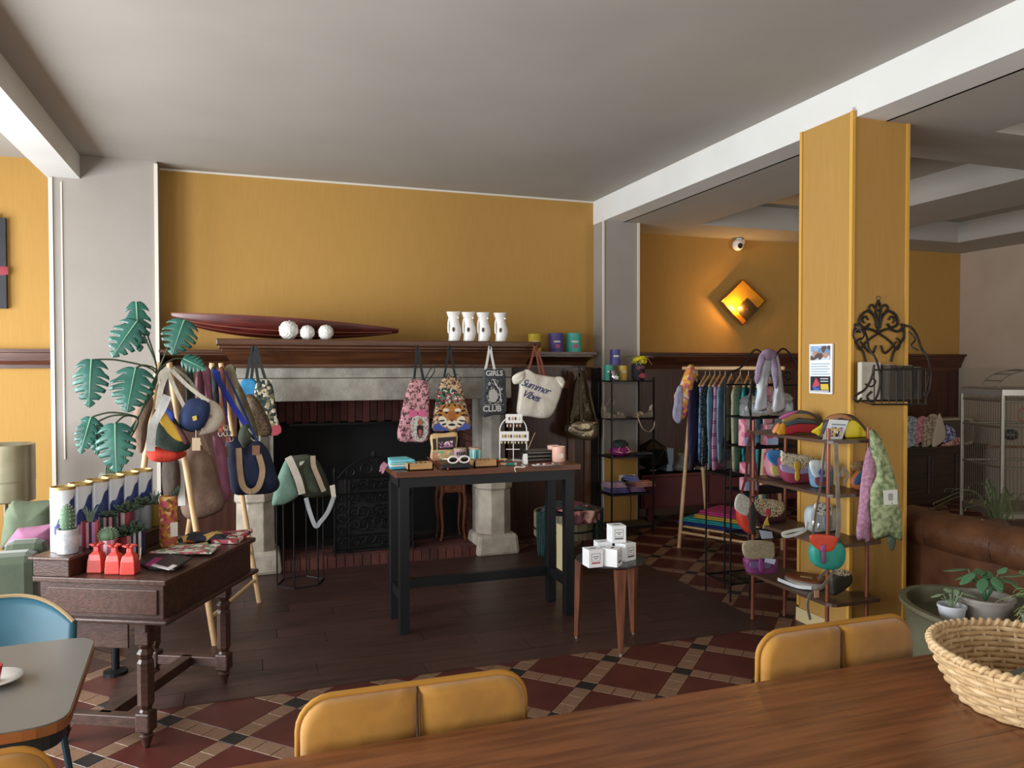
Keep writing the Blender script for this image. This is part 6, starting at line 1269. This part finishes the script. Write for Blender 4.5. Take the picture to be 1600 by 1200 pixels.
rbag('shopper_bag', [(254, 722), (276, 716), (282, 740), (280, 770), (270, 782), (256, 775)], 4.9, .04, cv('4c4038', '3e342e'), 'dark brown bag low at the near end of the rack', [[(264, 720), (262, 660), (266, 578)]], cv('4c4038', '3e342e'), .012)
rr = rbag('pink_bag', [(333, 685), (342, 680), (352, 700), (358, 745), (360, 775), (345, 792), (325, 803), (318, 798), (340, 775), (346, 740)], 5.02, .035, cv('8f566c', '7c485c'), 'dusty rose shoulder bag hanging by a wide strap', [[(338, 690), (330, 640), (318, 580)]], cv('8f566c', '7c485c'), .02)
rr = rbag('navy_tote', [(352, 690), (368, 682), (380, 700), (402, 688), (420, 705), (432, 740), (437, 758), (425, 770), (390, 773), (364, 770), (356, 735)], 5.12, .06, mat('1a2644', .8, '141e38', 12, .3, 60), 'navy canvas tote with tan webbing handles on the rack', [[(360, 690), (352, 640), (342, 580)], [(402, 690), (380, 640), (352, 580)]], mat('22346a', .8), .014)
strapx(rr, [(373, 700), (375, 735), (380, 760), (392, 768), (404, 760), (410, 735), (404, 710)], 5.045, .035, cv('b09476', '9c8264'), 'tan_handle', [V((1, 0, 0))]*2+[V((1, 0, 0))]*40)
dcl(rr, [(394, 696), (406, 696), (406, 711), (394, 711)], 5.04, mat('8a6248', .6), 'leather_patch'); dcl(rr, [(350, 698), (357, 697), (357, 714), (351, 714)], 5.05, mat('8a6248', .6), 'leather_patch')
rr = thing('key_chains', A(352, 690, 5.0), 'bundle of metal clips and charms hanging between the bags', 'key chain'); 
for k in range(9): c = A(340+rnd.uniform(0, 24), 668+rnd.uniform(0, 22), 4.98); B().tube([c+V((.012*math.cos(a*.9), 0, .016*math.sin(a*.9))) for a in range(7)], .003, 5, closed=True).build('clip', mat(('c9c9c9', 'b0a070', 'c0564a')[k % 3], .25, metal=.8 if k % 3 < 2 else 0), rr)
# ================================================================ GREEN DUFFEL ON A HEXAGONAL WIRE STAND
HC = V((.39, 5.98, 0)); HR = .175; HZ = .78
HS = thing('wire_stand', HC, 'tall black hexagonal wire plant stand carrying a bag', 'plant stand')
hx = [HC+V((HR*math.cos(k*math.pi/3+.2), HR*math.sin(k*math.pi/3+.2), 0)) for k in range(6)]
for p in hx: B().tube([p, p+V((0, 0, HZ))], .006, 6).build('upright', m_wire, HS)
for z in (.006, HZ): B().tube([p+V((0, 0, z)) for p in hx], .007, 6, closed=True).build('hoop', m_wire, HS)
B().prism([p+V((0, 0, HZ)) for p in hx], (0, 0, .008)).build('top_plate', m_wire, HS)
ol = [(425, 790), (428, 768), (436, 740), (450, 716), (466, 711), (486, 711), (498, 722), (510, 745), (516, 768), (512, 775), (480, 778), (466, 772), (450, 786), (432, 790)]; Yd = 5.84
rr = bag('duffel_bag', ol, Yd, .12, cv('4a5140', '3e4536'), 'olive green duffel bag with cream webbing on the wire stand', flat=False, cat='bag')
puffpx([(425, 788), (429, 764), (437, 738), (450, 716), (462, 752), (468, 772), (450, 786), (434, 790)], Yd-.10, .03, cv('7a9a8a', '6a8a7a'), 'end_panel', rr, False)
strapx(rr, [(450, 714), (458, 730), (467, 752), (472, 772)], Yd-.135, .05, cv('c9bfb0', 'b8ae9e'), 'webbing', (1, 0, .3)); strapx(rr, [(489, 712), (490, 728), (498, 748), (506, 768)], Yd-.125, .035, cv('b5a08a', 'a38f78'), 'webbing', (1, 0, .3))
strapx(rr, [(478, 778), (484, 800), (493, 822), (500, 816), (512, 800), (522, 775)], Yd-.13, .03, cv('b5b8bc', 'a3a6aa'), 'shoulder_strap', (1, 0, .4)); dcl(rr, [(515, 759), (523, 757), (525, 776), (518, 777)], Yd-.14, mat('d6cdbb', .7), 'paper_tag'); dcl(rr, [(468, 722), (476, 720), (472, 726), (468, 728)], Yd-.135, mat('b9b4a6', .6), 'logo_mark')
# ================================================================ GREEN SOFA, LAMP AND PICTURE ON THE LEFT
m_vel = mat('48523f', .9, '3e4837', 8, .1, 60, sheen=.4)
SF = thing('green_sofa', (-1.75, 4.9, 0), 'green velvet sofa behind the antique desk', 'sofa')
B().bb(-2.6, -1.02, 4.5, 4.66, .1, .68).build('arm', m_vel, SF, bevel=.05); B().bb(-2.6, -1.05, 4.66, 5.5, .1, .44).build('seat', m_vel, SF, bevel=.04); B().bb(-1.2, -1.0, 4.62, 5.5, .1, .72).build('backrest', m_vel, SF, bevel=.05)
for x in (-2.5, -1.1): B().lathe([(.02, 0), (.028, .1)], (x, 4.6, 0), 10).build('leg', mat('2a1d16', .5), SF)
def cushion(q, Y, T, m, lab, grp='sofa cushions'):
    pts = pix(q, Y); c = sum(pts, V())/len(pts); o = B().puff(cq(pts, 4, .12), NEG_Y, T, T, wob=.006).build('cushion', m, smooth=True); return tag(o, lab, 'cushion', grp)
cushion([(8, 800), (20, 782), (50, 783), (92, 780), (95, 850), (30, 862), (0, 858)], 5.0, .09, mat('5f6a54', .9, '535e48', 10, .1, 60), 'olive green back cushion on the sofa'); cushion([(5, 855), (28, 825), (60, 822), (90, 816), (92, 856), (40, 864)], 4.76, .07, mat('9a6480', .9, '8a5672', 10, .1, 60), 'dusty pink cushion on the green sofa')
tag(B().puff(cr(pix([(62, 820), (72, 788), (84, 775), (96, 785), (98, 835), (70, 835)], 5.12), 5), NEG_Y, .05, .05, wob=.01).build('throw', mat('d9c4c4', .9), smooth=True), 'pale pink throw over the sofa back', 'throw')
LP = V((A(8, 740, 6.3).x, 6.3, 0)); zl0, zl1 = A(8, 782, 6.3).z, A(8, 694, 6.3).z
FL_ = thing('floor_lamp', LP, 'lamp with ribbed champagne metal drum shade by the wall', 'lamp')
B().lathe([(.15, 0), (.15, .02), (.02, .03), (.016, zl0-.0)], LP, 24).build('stand', mat('8a8270', .35, metal=.8), FL_, smooth=True, angle=40)
prof = []
for k in range(40): z = zl0+(zl1-zl0)*k/39; prof.append((.185+(.003 if k % 2 and k > 14 else 0), z))
B().lathe(prof+[(.175, zl1), (.17, zl0+.02), (.02, zl0+.02)], LP, 40).build('shade', mat('b0a98c', .33, 'c4bda2', 6, metal=.75), FL_, smooth=True)
PT = thing('picture', A(0, 480, WALL_Y-.03), 'dark canvas picture with red flowers at the left edge', 'picture'); p1 = A(9, 341, WALL_Y-.03); p2 = A(9, 482, WALL_Y-.03)
B().bb(p1.x-.9, p1.x, WALL_Y-.045, WALL_Y-.002, p2.z, p1.z).build('canvas', mat('25252c', .6, '1a1a20', 6), PT)
for k in range(16): c = V((p1.x-rnd.uniform(.015, .3), WALL_Y-.0465, p2.z+rnd.uniform(.05, .75))); B().puff([c+V((.035*math.cos(a*.8)*(1+.3*(a % 2)), 0, .035*math.sin(a*.8)*(1+.3*(a % 2)))) for a in range(8)], NEG_Y, .002, .001).build('flower_print', mat(('b5302c', 'c9482c', '8a2430')[k % 3], .6), PT)
# ================================================================ FAR RIGHT: CABINET, RADIO, POUCHES, BIRDCAGE
CB0, CB1 = 6.75, 8.55; CBZ = A(1450, 698, 6.95).z
CBN = thing('dark_sideboard', (7.65, 7.15, 0), 'dark carved sideboard against the far wall', 'sideboard'); m_sb = wood('3d2f24', '2f241c', .35, 0, 3)
B().bb(CB0, CB1, 6.97, 7.4, .06, CBZ-.05).build('body', m_sb, CBN, bevel=.005); B().bb(CB0-.03, CB1+.03, 6.93, 7.41, CBZ-.03, CBZ).build('top', m_sb, CBN, bevel=.006); B().bb(CB0-.015, CB1+.015, 6.95, 7.4, CBZ-.06, CBZ-.03).build('moulding', m_sb, CBN)
for k in range(4):
    d = B().bb(CB0+.05+k*.43, CB0+.45+k*.43, 6.955, 6.975, .12, CBZ-.1).build('door', m_sb, CBN, bevel=.006); B().bb(CB0+.1+k*.43, CB0+.4+k*.43, 6.948, 6.956, .18, CBZ-.16).build('raised_panel', m_sb, d, bevel=.006)
B().bb(CB0, CB1, 6.99, 7.39, 0, .06).build('plinth', m_sb, CBN)
RY = 7.0; q0, q1 = A(1440, 655, RY), A(1521, 694, RY); RA = thing('radio', ((q0.x+q1.x)/2, RY+.12, CBZ), 'old cream-framed table radio on the dark sideboard', 'radio')
xa, xb, za, zb = q0.x-.15, q1.x, CBZ+.001, q0.z
rr_ = [V((x, RY, z)) for x, z in ((xa, za), (xb, za), (xb, zb), (xa, zb))]; ol = cq(rr_, 4, .1); B().prism(ol, (0, .25, 0)).build('case', mat('a39880', .5), RA)
c = sum(ol, V())/len(ol); B().prism([c+(p-c)*.86+V((0, -.002, 0)) for p in ol], (0, -.004, 0)).build('front_panel', mat('4a453a', .4), RA); B().bb(xb-.14, xb-.03, RY-.008, RY-.002, za+.04, zb-.05).build('speaker_grille', mat('5e584a', .6), RA)
for k in range(2): B(Matrix.Translation((xb-.2-.06*k, RY-.004, za+.05)) @ Matrix.Rotation(math.pi/2, 4, 'X')).lathe([(0, 0), (.018, 0), (.018, .015), (0, .015)], (0, 0, 0), 12).build('dial_knob', mat('8a8270', .4), RA)
def ringprint(bg_, fg): return spots(bg_, fg, 34, .48, bg_)
for k, (ol, m, lab) in enumerate((([(1412, 697), (1412, 655), (1432, 654), (1436, 690), (1426, 697)], ringprint('6a7a84', 'c4ccd0'), 'blue-grey pouch with ring print on the sideboard'), ([(1430, 694), (1434, 654), (1449, 654), (1446, 684), (1436, 692)], ringprint('a5606a', 'd0a0a4'), 'rose pouch with ring print on the sideboard'), ([(1440, 696), (1448, 652), (1466, 650), (1466, 680), (1452, 696)], ringprint('7a6a58', 'c2b49a'), 'brown pouch with ring print on the sideboard'), ([(1456, 696), (1466, 650), (1470, 650), (1478, 680), (1468, 694)], mat('b5aa98', .7), 'plain grey-beige pouch at the end of the row'))):
    Yp = 6.955-.012*k+.02; pts = pix(ol, Yp)
    for p in pts: p.z = max(p.z, CBZ+.004)
    tag(B().puff(cr(pts, 4), NEG_Y, .012, .012, flat=True).build('zip_pouch', m, smooth=True), lab, 'pouch', 'patterned pouches on the sideboard')
for ol, m, lab in (([(1474, 692), (1478, 662), (1495, 676), (1490, 690)], cells(['5a5488', '8a88a8', '3a3860', 'b0aec4'], 40), 'violet patterned cloth in front of the radio'), ([(1468, 697), (1490, 685), (1502, 684), (1496, 697)], cells(['b07a70', 'd0a898', '8a4a48'], 40), 'salmon patterned cloth lying before the radio')):
    pts = pix(ol, 6.94)
    for p in pts: p.z = max(p.z, CBZ+.004)
    tag(B().puff(cr(pts, 4), NEG_Y, .02, .015).build('folded_cloth', m, smooth=True), lab, 'cloth')
# birdcage
gc = CAM+ray(1602, 700)*7.0; BC = V((gc.x, gc.y, 0)); bw, bd = .4, .3; cz1 = 1.43
ca, sa = math.cos(-YAW), math.sin(-YAW)
def cg(x, y, z): return BC+V((x*ca-y*sa, x*sa+y*ca, z))
CG = thing('birdcage', BC, 'large metal parrot cage on legs at the right edge', 'birdcage'); m_cage = mat('7a766a', .4, metal=.6)
for x in (-bw, bw):
    for y in (-bd, bd): B().tube([cg(x, y, .02), cg(x, y, cz1)], .016, 8).build('post', m_cage, CG)
for z in (.35, .75, 1.1, 1.33, cz1): B().tube([cg(-bw, -bd, z), cg(bw, -bd, z), cg(bw, bd, z), cg(-bw, bd, z)], .011, 6, closed=True).build('rail', m_cage, CG)
B().add([cg(x, y, cz1+zz) for zz in (-.05, 0) for x, y in ((-bw-.02, -bd-.02), (bw+.02, -bd-.02), (bw+.02, bd+.02), (-bw-.02, bd+.02))], [(3, 2, 1, 0), (4, 5, 6, 7), (0, 1, 5, 4), (1, 2, 6, 5), (2, 3, 7, 6), (3, 0, 4, 7)]).build('top_tray', mat('a8a8a4', .3, metal=.6), CG); B().add([cg(x, y, z) for z in (.3, .36) for x, y in ((-bw, -bd), (bw, -bd), (bw, bd), (-bw, bd))], [(3, 2, 1, 0), (4, 5, 6, 7), (0, 1, 5, 4), (1, 2, 6, 5), (2, 3, 7, 6), (3, 0, 4, 7)]).build('bottom_tray', m_cage, CG)
b = B()
for k in range(1, 24): x = -bw+2*bw*k/24; b.tube([cg(x, -bd, .36), cg(x, -bd, cz1-.05)], .003, 4)
for k in range(1, 18): y = -bd+2*bd*k/18; b.tube([cg(-bw, y, .36), cg(-bw, y, cz1-.05)], .003, 4)
b.build('bars', m_cage, CG)['kind'] = 'stuff'
for y in (-.12, .12): B().tube([cg(-.33*math.cos(a*math.pi/12), y, cz1+.17*math.sin(a*math.pi/12)) for a in range(13)], .007, 6).build('arch', m_cage, CG)
for k in range(1, 7): a = k*math.pi/7; B().tube([cg(-.33*math.cos(a), -.12, cz1+.17*math.sin(a)), cg(-.33*math.cos(a), .12, cz1+.17*math.sin(a))], .005, 6).build('rung', m_cage, CG)
B().tube([cg(-bw*.9, 0, .9), cg(bw*.9, 0, .9)], .012, 8).build('perch', wood('7a5a3a', '5e4228', .7, 0, 5), CG); B().ball(cg(-.2, -.1, 1.02), (.07, .06, .05), 12, 8).build('food_bowl', mat('3a3a38', .4), CG, smooth=True)
B().tube([cg(-.12+.05*math.cos(a*.7), -.15, 1.2+.06*math.sin(a*.7)) for a in range(9)], .006, 6, closed=True).build('swing_ring', mat('b0584a', .5), CG)
# leather sofa with rolled back beside the pillar
m_lea = mat('63402a', .35, '4e3020', 7, .3, 30)
LS = thing('leather_sofa', (4.2, 2.9, 0), 'worn brown leather sofa with rolled tufted back', 'sofa')
def sroll(u, v):
    y = 2.0+1.75*u; a = 2*math.pi*v; r = .125*(1-.05*abs(math.sin(u*math.pi*4))**6); return V((3.98+r*1.05*math.cos(a), y, .63+r*math.sin(a)))
B().grid(sroll, 40, 18, cv=True).build('rolled_back', m_lea, LS, smooth=True); B().bb(3.9, 4.1, 2.02, 3.73, .12, .62).build('back_panel', m_lea, LS, bevel=.03); B().bb(4.05, 4.75, 2.05, 3.7, .1, .42).build('seat', m_lea, LS, bevel=.05)
for y in (2.0, 3.75): B().tube([(4.0, y, .52), (4.75, y, .5)], .12, 14).build('rolled_arm', m_lea, LS, smooth=True)
for k in range(5): B().ball((3.99, 2.2+.35*k, .755), (.018, .018, .008), 8, 6).build('stud', mat('3a2418', .4), LS)
for k in range(4): B().tube([V((3.855, 2.03+.43*(k+.5), .56)), V((3.86, 2.03+.43*(k+.5), .66)), V((3.93, 2.03+.43*(k+.5), .74))], .004, 5).build('seam', mat('2e1c12', .6), LS)
for x, y in ((3.98, 2.1), (3.98, 3.65), (4.7, 2.1), (4.7, 3.65)): B().lathe([(.02, 0), (.03, .1)], (x, y, 0), 10).build('foot', mat('1f1510', .5), LS)
# planter tub with potted plants
TC = V((3.33, 2.62, 0)); TB = thing('planter_tub', TC, 'olive grey metal tub holding several potted plants', 'planter')
def tub(u, v): 
    pr = [(.86, 0), (.9, .02), (.98, .44), (1.04, .46), (1.04, .48), (.96, .48), (.94, .4), (0, .38)]; k = v*(len(pr)-1); i = min(int(k), len(pr)-2); t = k-i; r = pr[i][0]*(1-t)+pr[i+1][0]*t; z = pr[i][1]*(1-t)+pr[i+1][1]*t; a = 2*math.pi*u
    return TC+V((.34*r*math.cos(a), .46*r*math.sin(a), z))
B().grid(tub, 40, 29, cu=True).build('tub', mat('6f6c56', .5, '625f4a', 6, metal=.2), TB, smooth=True, angle=50)
def pplant(c, r, h, mp, lab, leaves, gm, wide=.022, L=.2):
    rt = thing('potted_plant', c, lab, 'potted plant', 'pots in the planter tub'); B().lathe([(r*.75, 0), (r, h), (r*1.06, h), (r*1.06, h+.012), (r*.92, h+.012), (r*.9, h*.85), (0, h*.85)], c, 26).build('pot', mp, rt, smooth=True, angle=45)
    rn = random.Random(int(c[0]*1000))
    for k in range(leaves):
        a = k*2.4+rn.random(); d = V((math.cos(a), math.sin(a), 0)); l = L*rn.uniform(.6, 1.1); p0 = V(c)+V((0, 0, h*.85)); p1 = p0+d*l*.35+V((0, 0, l*.7)); p2 = p0+d*l*rn.uniform(.6, 1)+V((0, 0, l*rn.uniform(.4, .9)))
        if wide > .012:
            mid = lerp(p1, p2, .5)+V((0, 0, .02)); B().tube([p0, p1], .003, 5).build('stalk', mat(gm, .6), rt); sd = V((-d.y, d.x, 0)); ax = (p2-p1)
            ol = [p1, p1+ax*.3+sd*wide, p1+ax*.65+sd*wide*.8, p2, p1+ax*.65-sd*wide*.8, p1+ax*.3-sd*wide]; B().puff(cr(ol, 3), ax.cross(sd), .002, .002).build('leaf', mat(gm, .45, None), rt, smooth=True)
        else: B().ribbon(cr([p0, p1, p2, p2+d*.03-V((0, 0, .03))], 4, False), wide, .0015, (-d.y, d.x, 0)).build('leaf', mat(gm, .5), rt)
zt_ = .386
pplant((3.17, 2.74, zt_), .06, .1, mat('c9ccd2', .3), 'pale pot with a fat grey-green succulent in the tub', 9, '7f9474', .02, .13); pplant((3.36, 2.72, zt_), .12, .13, mat('9a938c', .5), 'wide grey bowl with leafy stems in the tub', 16, '4f7a56', .024, .2)
pplant((3.42, 2.5, zt_), .07, .1, mat('8f887e', .5), 'grey pot with upright broad leaves in the tub', 8, '5f8a5c', .026, .24); pplant((3.3, 2.34, zt_), .08, .1, mat('7a746a', .5), 'pot of fine grassy leaves at the front of the tub', 40, '7d8a52', .004, .22)
# potted palm standing behind the leather sofa
pc = CAM+ray(1560, 830)*6.0; pplant((pc.x, pc.y, 0.0), .14, .36, mat('4a4438', .6), 'arching green plant in a dark pot beyond the leather sofa', 22, '5f6f48', .01, .5)
# ---------------------------------------------------------------- wall lamp and security camera
WY = FAR_Y-.06
WL = thing('wall_lamp', A(1160, 507, WY), 'diamond-shaped gold wall lamp glowing amber', 'lamp')
q = pix([(1160, 437), (1196, 470), (1160, 508), (1127, 471)], WY); B().prism(q, (0, .012, 0)).build('back_plate', mat('d99a2e', .35, metal=.4), WL)
cc = sum(q, V())/4
for i in range(4): B().tube([q[i], q[(i+1) % 4]], .009, 6).build('rim', mat('8a5f24', .3, metal=.8), WL)
B().tube([cc+V((0, .02, 0)), cc+V((0, .06, 0))], .02, 8).build('wall_mount', mat('5a4020', .4, metal=.7), WL)
q2 = pix([(1168, 465), (1186, 483), (1167, 502), (1150, 484)], WY-.08); B().prism(q2, (0, .006, 0)).build('front_plate', mat('4a3a26', .35, metal=.6), WL); B().tube([sum(q2, V())/4, cc], .008, 6).build('arm', mat('5a4020', .4, metal=.7), WL)
bp = A(1156, 486, WY-.045); B().ball(bp, .028, 14, 10).build('bulb', mat('ffa32e', .4, emit=40), WL, smooth=True)
pl = bpy.data.lights.new('lamp_glow', 'POINT'); pl.energy = 22; pl.color = (1, .55, .16); pl.shadow_soft_size = .03; po = bpy.data.objects.new('lamp_glow', pl); col.objects.link(po); po.parent = WL; po.location = bp+V((-.02, -.035, .03))-WL.location
SY_ = FAR_Y-.08; cc = A(1153, 383, SY_); SCM = thing('security_camera', (cc.x, SY_, cc.z-.06), 'white dome security camera under the far ceiling', 'camera')
B().ball(cc, (.062, .062, .065), 22, 14).build('housing', mat('e8e8e8', .35), SCM, smooth=True); B().ball(cc+V((-.005, -.048, -.012)), (.032, .022, .032), 16, 10).build('lens', mat('101216', .1), SCM, smooth=True)
B().lathe([(.035, 0), (.035, .04), (.05, .045), (.05, .05)], cc+V((.03, .02, .045)), 16).build('mount', mat('e0e0e0', .4), SCM); B().bb(cc.x+.02, cc.x+.09, SY_-.0, SY_+.075, cc.z+.02, cc.z+.06).build('bracket', mat('e0e0e0', .4), SCM)
# ================================================================ FOREGROUND
FZ = .76
m_ft = wood('84502e', '663a20', .28, 0, 3.5, .1)
FT_ = thing('dining_table', (1.3, 1.2, 0), 'long brown wooden dining table in the foreground', 'table')
for k in range(5): B().bb(-.1, 3.3, .66+.22*k, .66+.22*k+.2195, FZ-.04, FZ).build('plank', m_ft, FT_, bevel=.0015)
B().bb(-.1, 3.3, .64, 1.762, FZ-.075, FZ-.04).build('edge_band', m_ft, FT_, bevel=.006)
for x in (.15, 3.0):
    for y in (.8, 1.6): B().bb(x-.04, x+.04, y-.04, y+.04, 0, FZ-.075).build('leg', m_ft, FT_, bevel=.006)
m_must = mat('b5812a', .8, '9c6a1c', 7, .15, 30, sheen=.5); m_pipe = mat('a87524', .8)
def velvet_chair(x, y, rz, lab, w=.56, top=.845):
    r = thing('velvet_chair', (x, y, 0), lab, 'chair', 'mustard velvet chairs'); M_ = Matrix.Translation((x, y, 0)) @ Matrix.Rotation(rz, 4, 'Z')
    def bs(u, v):                                        # backrest loop section: inner face is +? (faces -Y)
        return None
    N = 22; h0, h1 = .5, top
    def half(sx):
        b = B(M_); xo0, xo1 = (-w/2, -.002) if sx < 0 else (.002, w/2)
        ol = [(xo0, h0), (xo1, h0), (xo1, h1), (xo0, h1)]
        pts = []
        R = .07
        outer = xo0 if sx < 0 else xo1; inner = xo1 if sx < 0 else xo0
        seq = [V((inner, 0, h0)), V((outer, 0, h0)), V((outer, 0, h1-R))]+[V((outer-sx*R*(1-math.cos(a*math.pi/12)), 0, h1-R+R*math.sin(a*math.pi/12))) for a in range(1, 7)]+[V((inner, 0, h1))]
        dense = []
        for i, p in enumerate(seq):
            q = seq[(i+1) % len(seq)]; n = max(1, int((q-p).length/.04)); dense += [lerp(p, q, j/n) for j in range(n)]
        b.puff(dense, NEG_Y, .04, .03, flat=True, wob=.002); b.v = [V((p.x, p.y, p.z)) for p in b.v]
        return b.build('back_cushion', m_must, r, smooth=True)
    half(-1); half(1)
    def loop(yy):
        R = .075; w2 = w/2+.003; t = top+.004
        return [V((-w2, yy, .5)), V((-w2, yy, t-R))]+[V((-w2+R*(1-math.cos(a*math.pi/12)), yy, t-R+R*math.sin(a*math.pi/12))) for a in range(1, 7)]+[V((w2-R*(1-math.cos(a*math.pi/12)), yy, t-R+R*math.sin(a*math.pi/12))) for a in range(6, 0, -1)]+[V((w2, yy, t-R)), V((w2, yy, .5))]
    B(M_).tube(loop(-.002), .008, 6).build('piping', m_pipe, r, smooth=True)
    B(M_).tube([V((0, -.036, .52)), V((0, -.041, .7)), V((0, -.03, top-.01))], .003, 5).build('centre_seam', mat('5e3e10', .8), r)
    b = B(M_); b.bb(-w/2, w/2, -.48, .0, .4, .5); b.build('seat', m_must, r, bevel=.03)
    for sx in (-1, 1):
        for yy in (-.42, -.03): B(M_).tube([(sx*(w/2-.06), yy, .4), (sx*(w/2-.02), yy+(.04 if yy > -.2 else -.02), 0)], .014, 8).build('leg', m_iron, r)
    return r
velvet_chair(.395, 1.85, .0, 'mustard velvet chair at the near table, left of centre'); velvet_chair(1.69, 1.865, -.0, 'mustard velvet chair in front of the copper-post shelf')
velvet_chair(-.655, 1.88, math.pi+.1, 'mustard velvet chair at the lower left corner', .5, .80)
# grey cafe table with copper edge
GZ = .74; gA, gB = G(152, 992, GZ), G(104, 1130, GZ); ex = gA-gB; exn = ex.normalized(); en = V((-exn.y, exn.x, 0)); en = en if en.x < 0 else -en
GT = thing('cafe_table', (gA+gB+en*.7).to_2d().to_3d()*.5, 'grey cafe table with rounded corners and copper edge', 'table')
def gout(off): return cq([gA+en*-off+exn*off, gB-en*off-exn*off, gB+en*(.8+off)-exn*off, gA+en*(.8+off)+exn*off], 6, .12)
B().prism([V((p.x, p.y, GZ-.004)) for p in gout(-.003)], (0, 0, .004)).build('laminate', mat('6d6964', .35), GT); B().prism([V((p.x, p.y, GZ-.028)) for p in gout(0)], (0, 0, .0245)).build('copper_edge', mat('a9744c', .3, metal=.5), GT); B().prism([V((p.x, p.y, GZ-.075)) for p in gout(-.02)], (0, 0, .046)).build('underframe', mat('1e2a30', .5), GT)
gc_ = (gA+gB)/2+en*.4; B().lathe([(.25, 0), (.25, .015), (.03, .03), (.03, GZ-.076)], (gc_.x, gc_.y, 0), 24).build('pedestal', m_iron, GT)
p = G(-12, 1068, GZ); SAU = thing('saucer', (p.x, p.y, GZ), 'white saucer with a red cup at the left edge', 'saucer'); B().lathe([(0, .001), (.035, .001), (.075, .015), (.074, .018), (.034, .005), (0, .004)], (p.x, p.y, GZ), 30).build('dish', mat('dcdad6', .25), SAU, smooth=True); B().lathe([(.018, .006), (.026, .05), (.023, .05), (0, .045)], (p.x, p.y, GZ), 20).build('cup', mat('a82434', .3), SAU, smooth=True)
# blue shell chair
bc = G(20, 990, .70); BCX = V((bc.x-.05, 3.12, 0)); BL = thing('blue_chair', BCX, 'petrol blue shell chair behind the cafe table', 'chair'); m_blu = mat('2c6478', .45, '265a6c', 6)
def shell(u, v):
    x = (u-.5)*.46; top_ = .80-.09*abs(2*u-1)**2.4; z = .44+(top_-.44)*v; return BCX+V((x, .1*v-.09*(2*u-1)**2, z))
o = B().grid(shell, 24, 12).build('back_shell', m_blu, BL, smooth=True); sd = o.modifiers.new('thickness', 'SOLIDIFY'); sd.thickness = .022
B().tube([shell(k/20, 1) for k in range(21)], .007, 6).build('edge_trim', mat('a8906a', .4), BL); B().puff(cq([BCX+V((-.22, -.36, .44)), BCX+V((.22, -.36, .44)), BCX+V((.22, .02, .44)), BCX+V((-.22, .02, .44))]), (0, 0, 1), .025, .02, flat=True).build('seat', m_blu, BL, smooth=True)
for sx in (-1, 1):
    for y in (-.32, .02): B().tube([BCX+V((sx*.17, y, .43)), BCX+V((sx*.22, y+(.05 if y > -.1 else -.04), 0))], .012, 8).build('leg', mat('1f3a46', .45), BL)
# wicker basket on the table
bR, bH = .235, .135; bcn = V((1.90, 1.40, FZ)); WB = thing('wicker_basket', bcn, 'pale wicker bowl basket on the wooden table', 'basket')
m_wk = mat('d0b48c', .7, 'b5966a', 30, .2, 60); m_wk2 = mat('c2a276', .7, 'a5865a', 30)
NS = 34
rad = lambda z: bR*(.66+.34*(z/bH)**.7)
for k in range(10):
    z = .008+k*(bH-.02)/9; pts = []
    for j in range(NS*4): a = 2*math.pi*j/(NS*4); rr0 = rad(z)+.0045*math.sin(a*NS/2*1.0+(k % 2)*math.pi); pts.append(bcn+V((rr0*math.cos(a), rr0*math.sin(a), z+.0)))
    B().tube(pts, .0075, 6, closed=True).build('woven_strand', m_wk if k % 2 else m_wk2, WB, smooth=True)
for j in range(NS): a = 2*math.pi*(j+.5)/NS; B().tube([bcn+V((rad(z)*math.cos(a), rad(z)*math.sin(a), z)) for z in (.004, .04, .08, bH-.006)], .005, 6).build('stake', m_wk, WB)
pts = []
for j in range(420): a = 2*math.pi*j/420; w = 2*math.pi*j/420*64; pts.append(bcn+V(((bR+.006*math.cos(w))*math.cos(a), (bR+.006*math.cos(w))*math.sin(a), bH+.004+.007*math.sin(w))))
B().tube(pts, .0062, 6, closed=True).build('braided_rim', m_wk, WB, smooth=True); B().tube([bcn+V((bR*math.cos(a*.1), bR*math.sin(a*.1), bH+.002)) for a in range(63)], .008, 6, closed=True).build('rim_core', m_wk2, WB); B().lathe([(0, .002), (rad(.01), .002), (rad(.01), .01), (0, .01)], bcn, 30).build('base', m_wk2, WB)
tag(B().puff(cq([bcn+V((-.1, -.1, .04)), bcn+V((.12, -.08, .05)), bcn+V((.1, .1, .05)), bcn+V((-.09, .08, .045))]), (0, 0, 1), .018, .018, wob=.006).build('snack_packet', cells(['c9b25a', '6a7470', 'd8c88a', '8a7a3a'], 14), smooth=True), 'shiny yellow and grey packet lying in the wicker basket', 'packet')
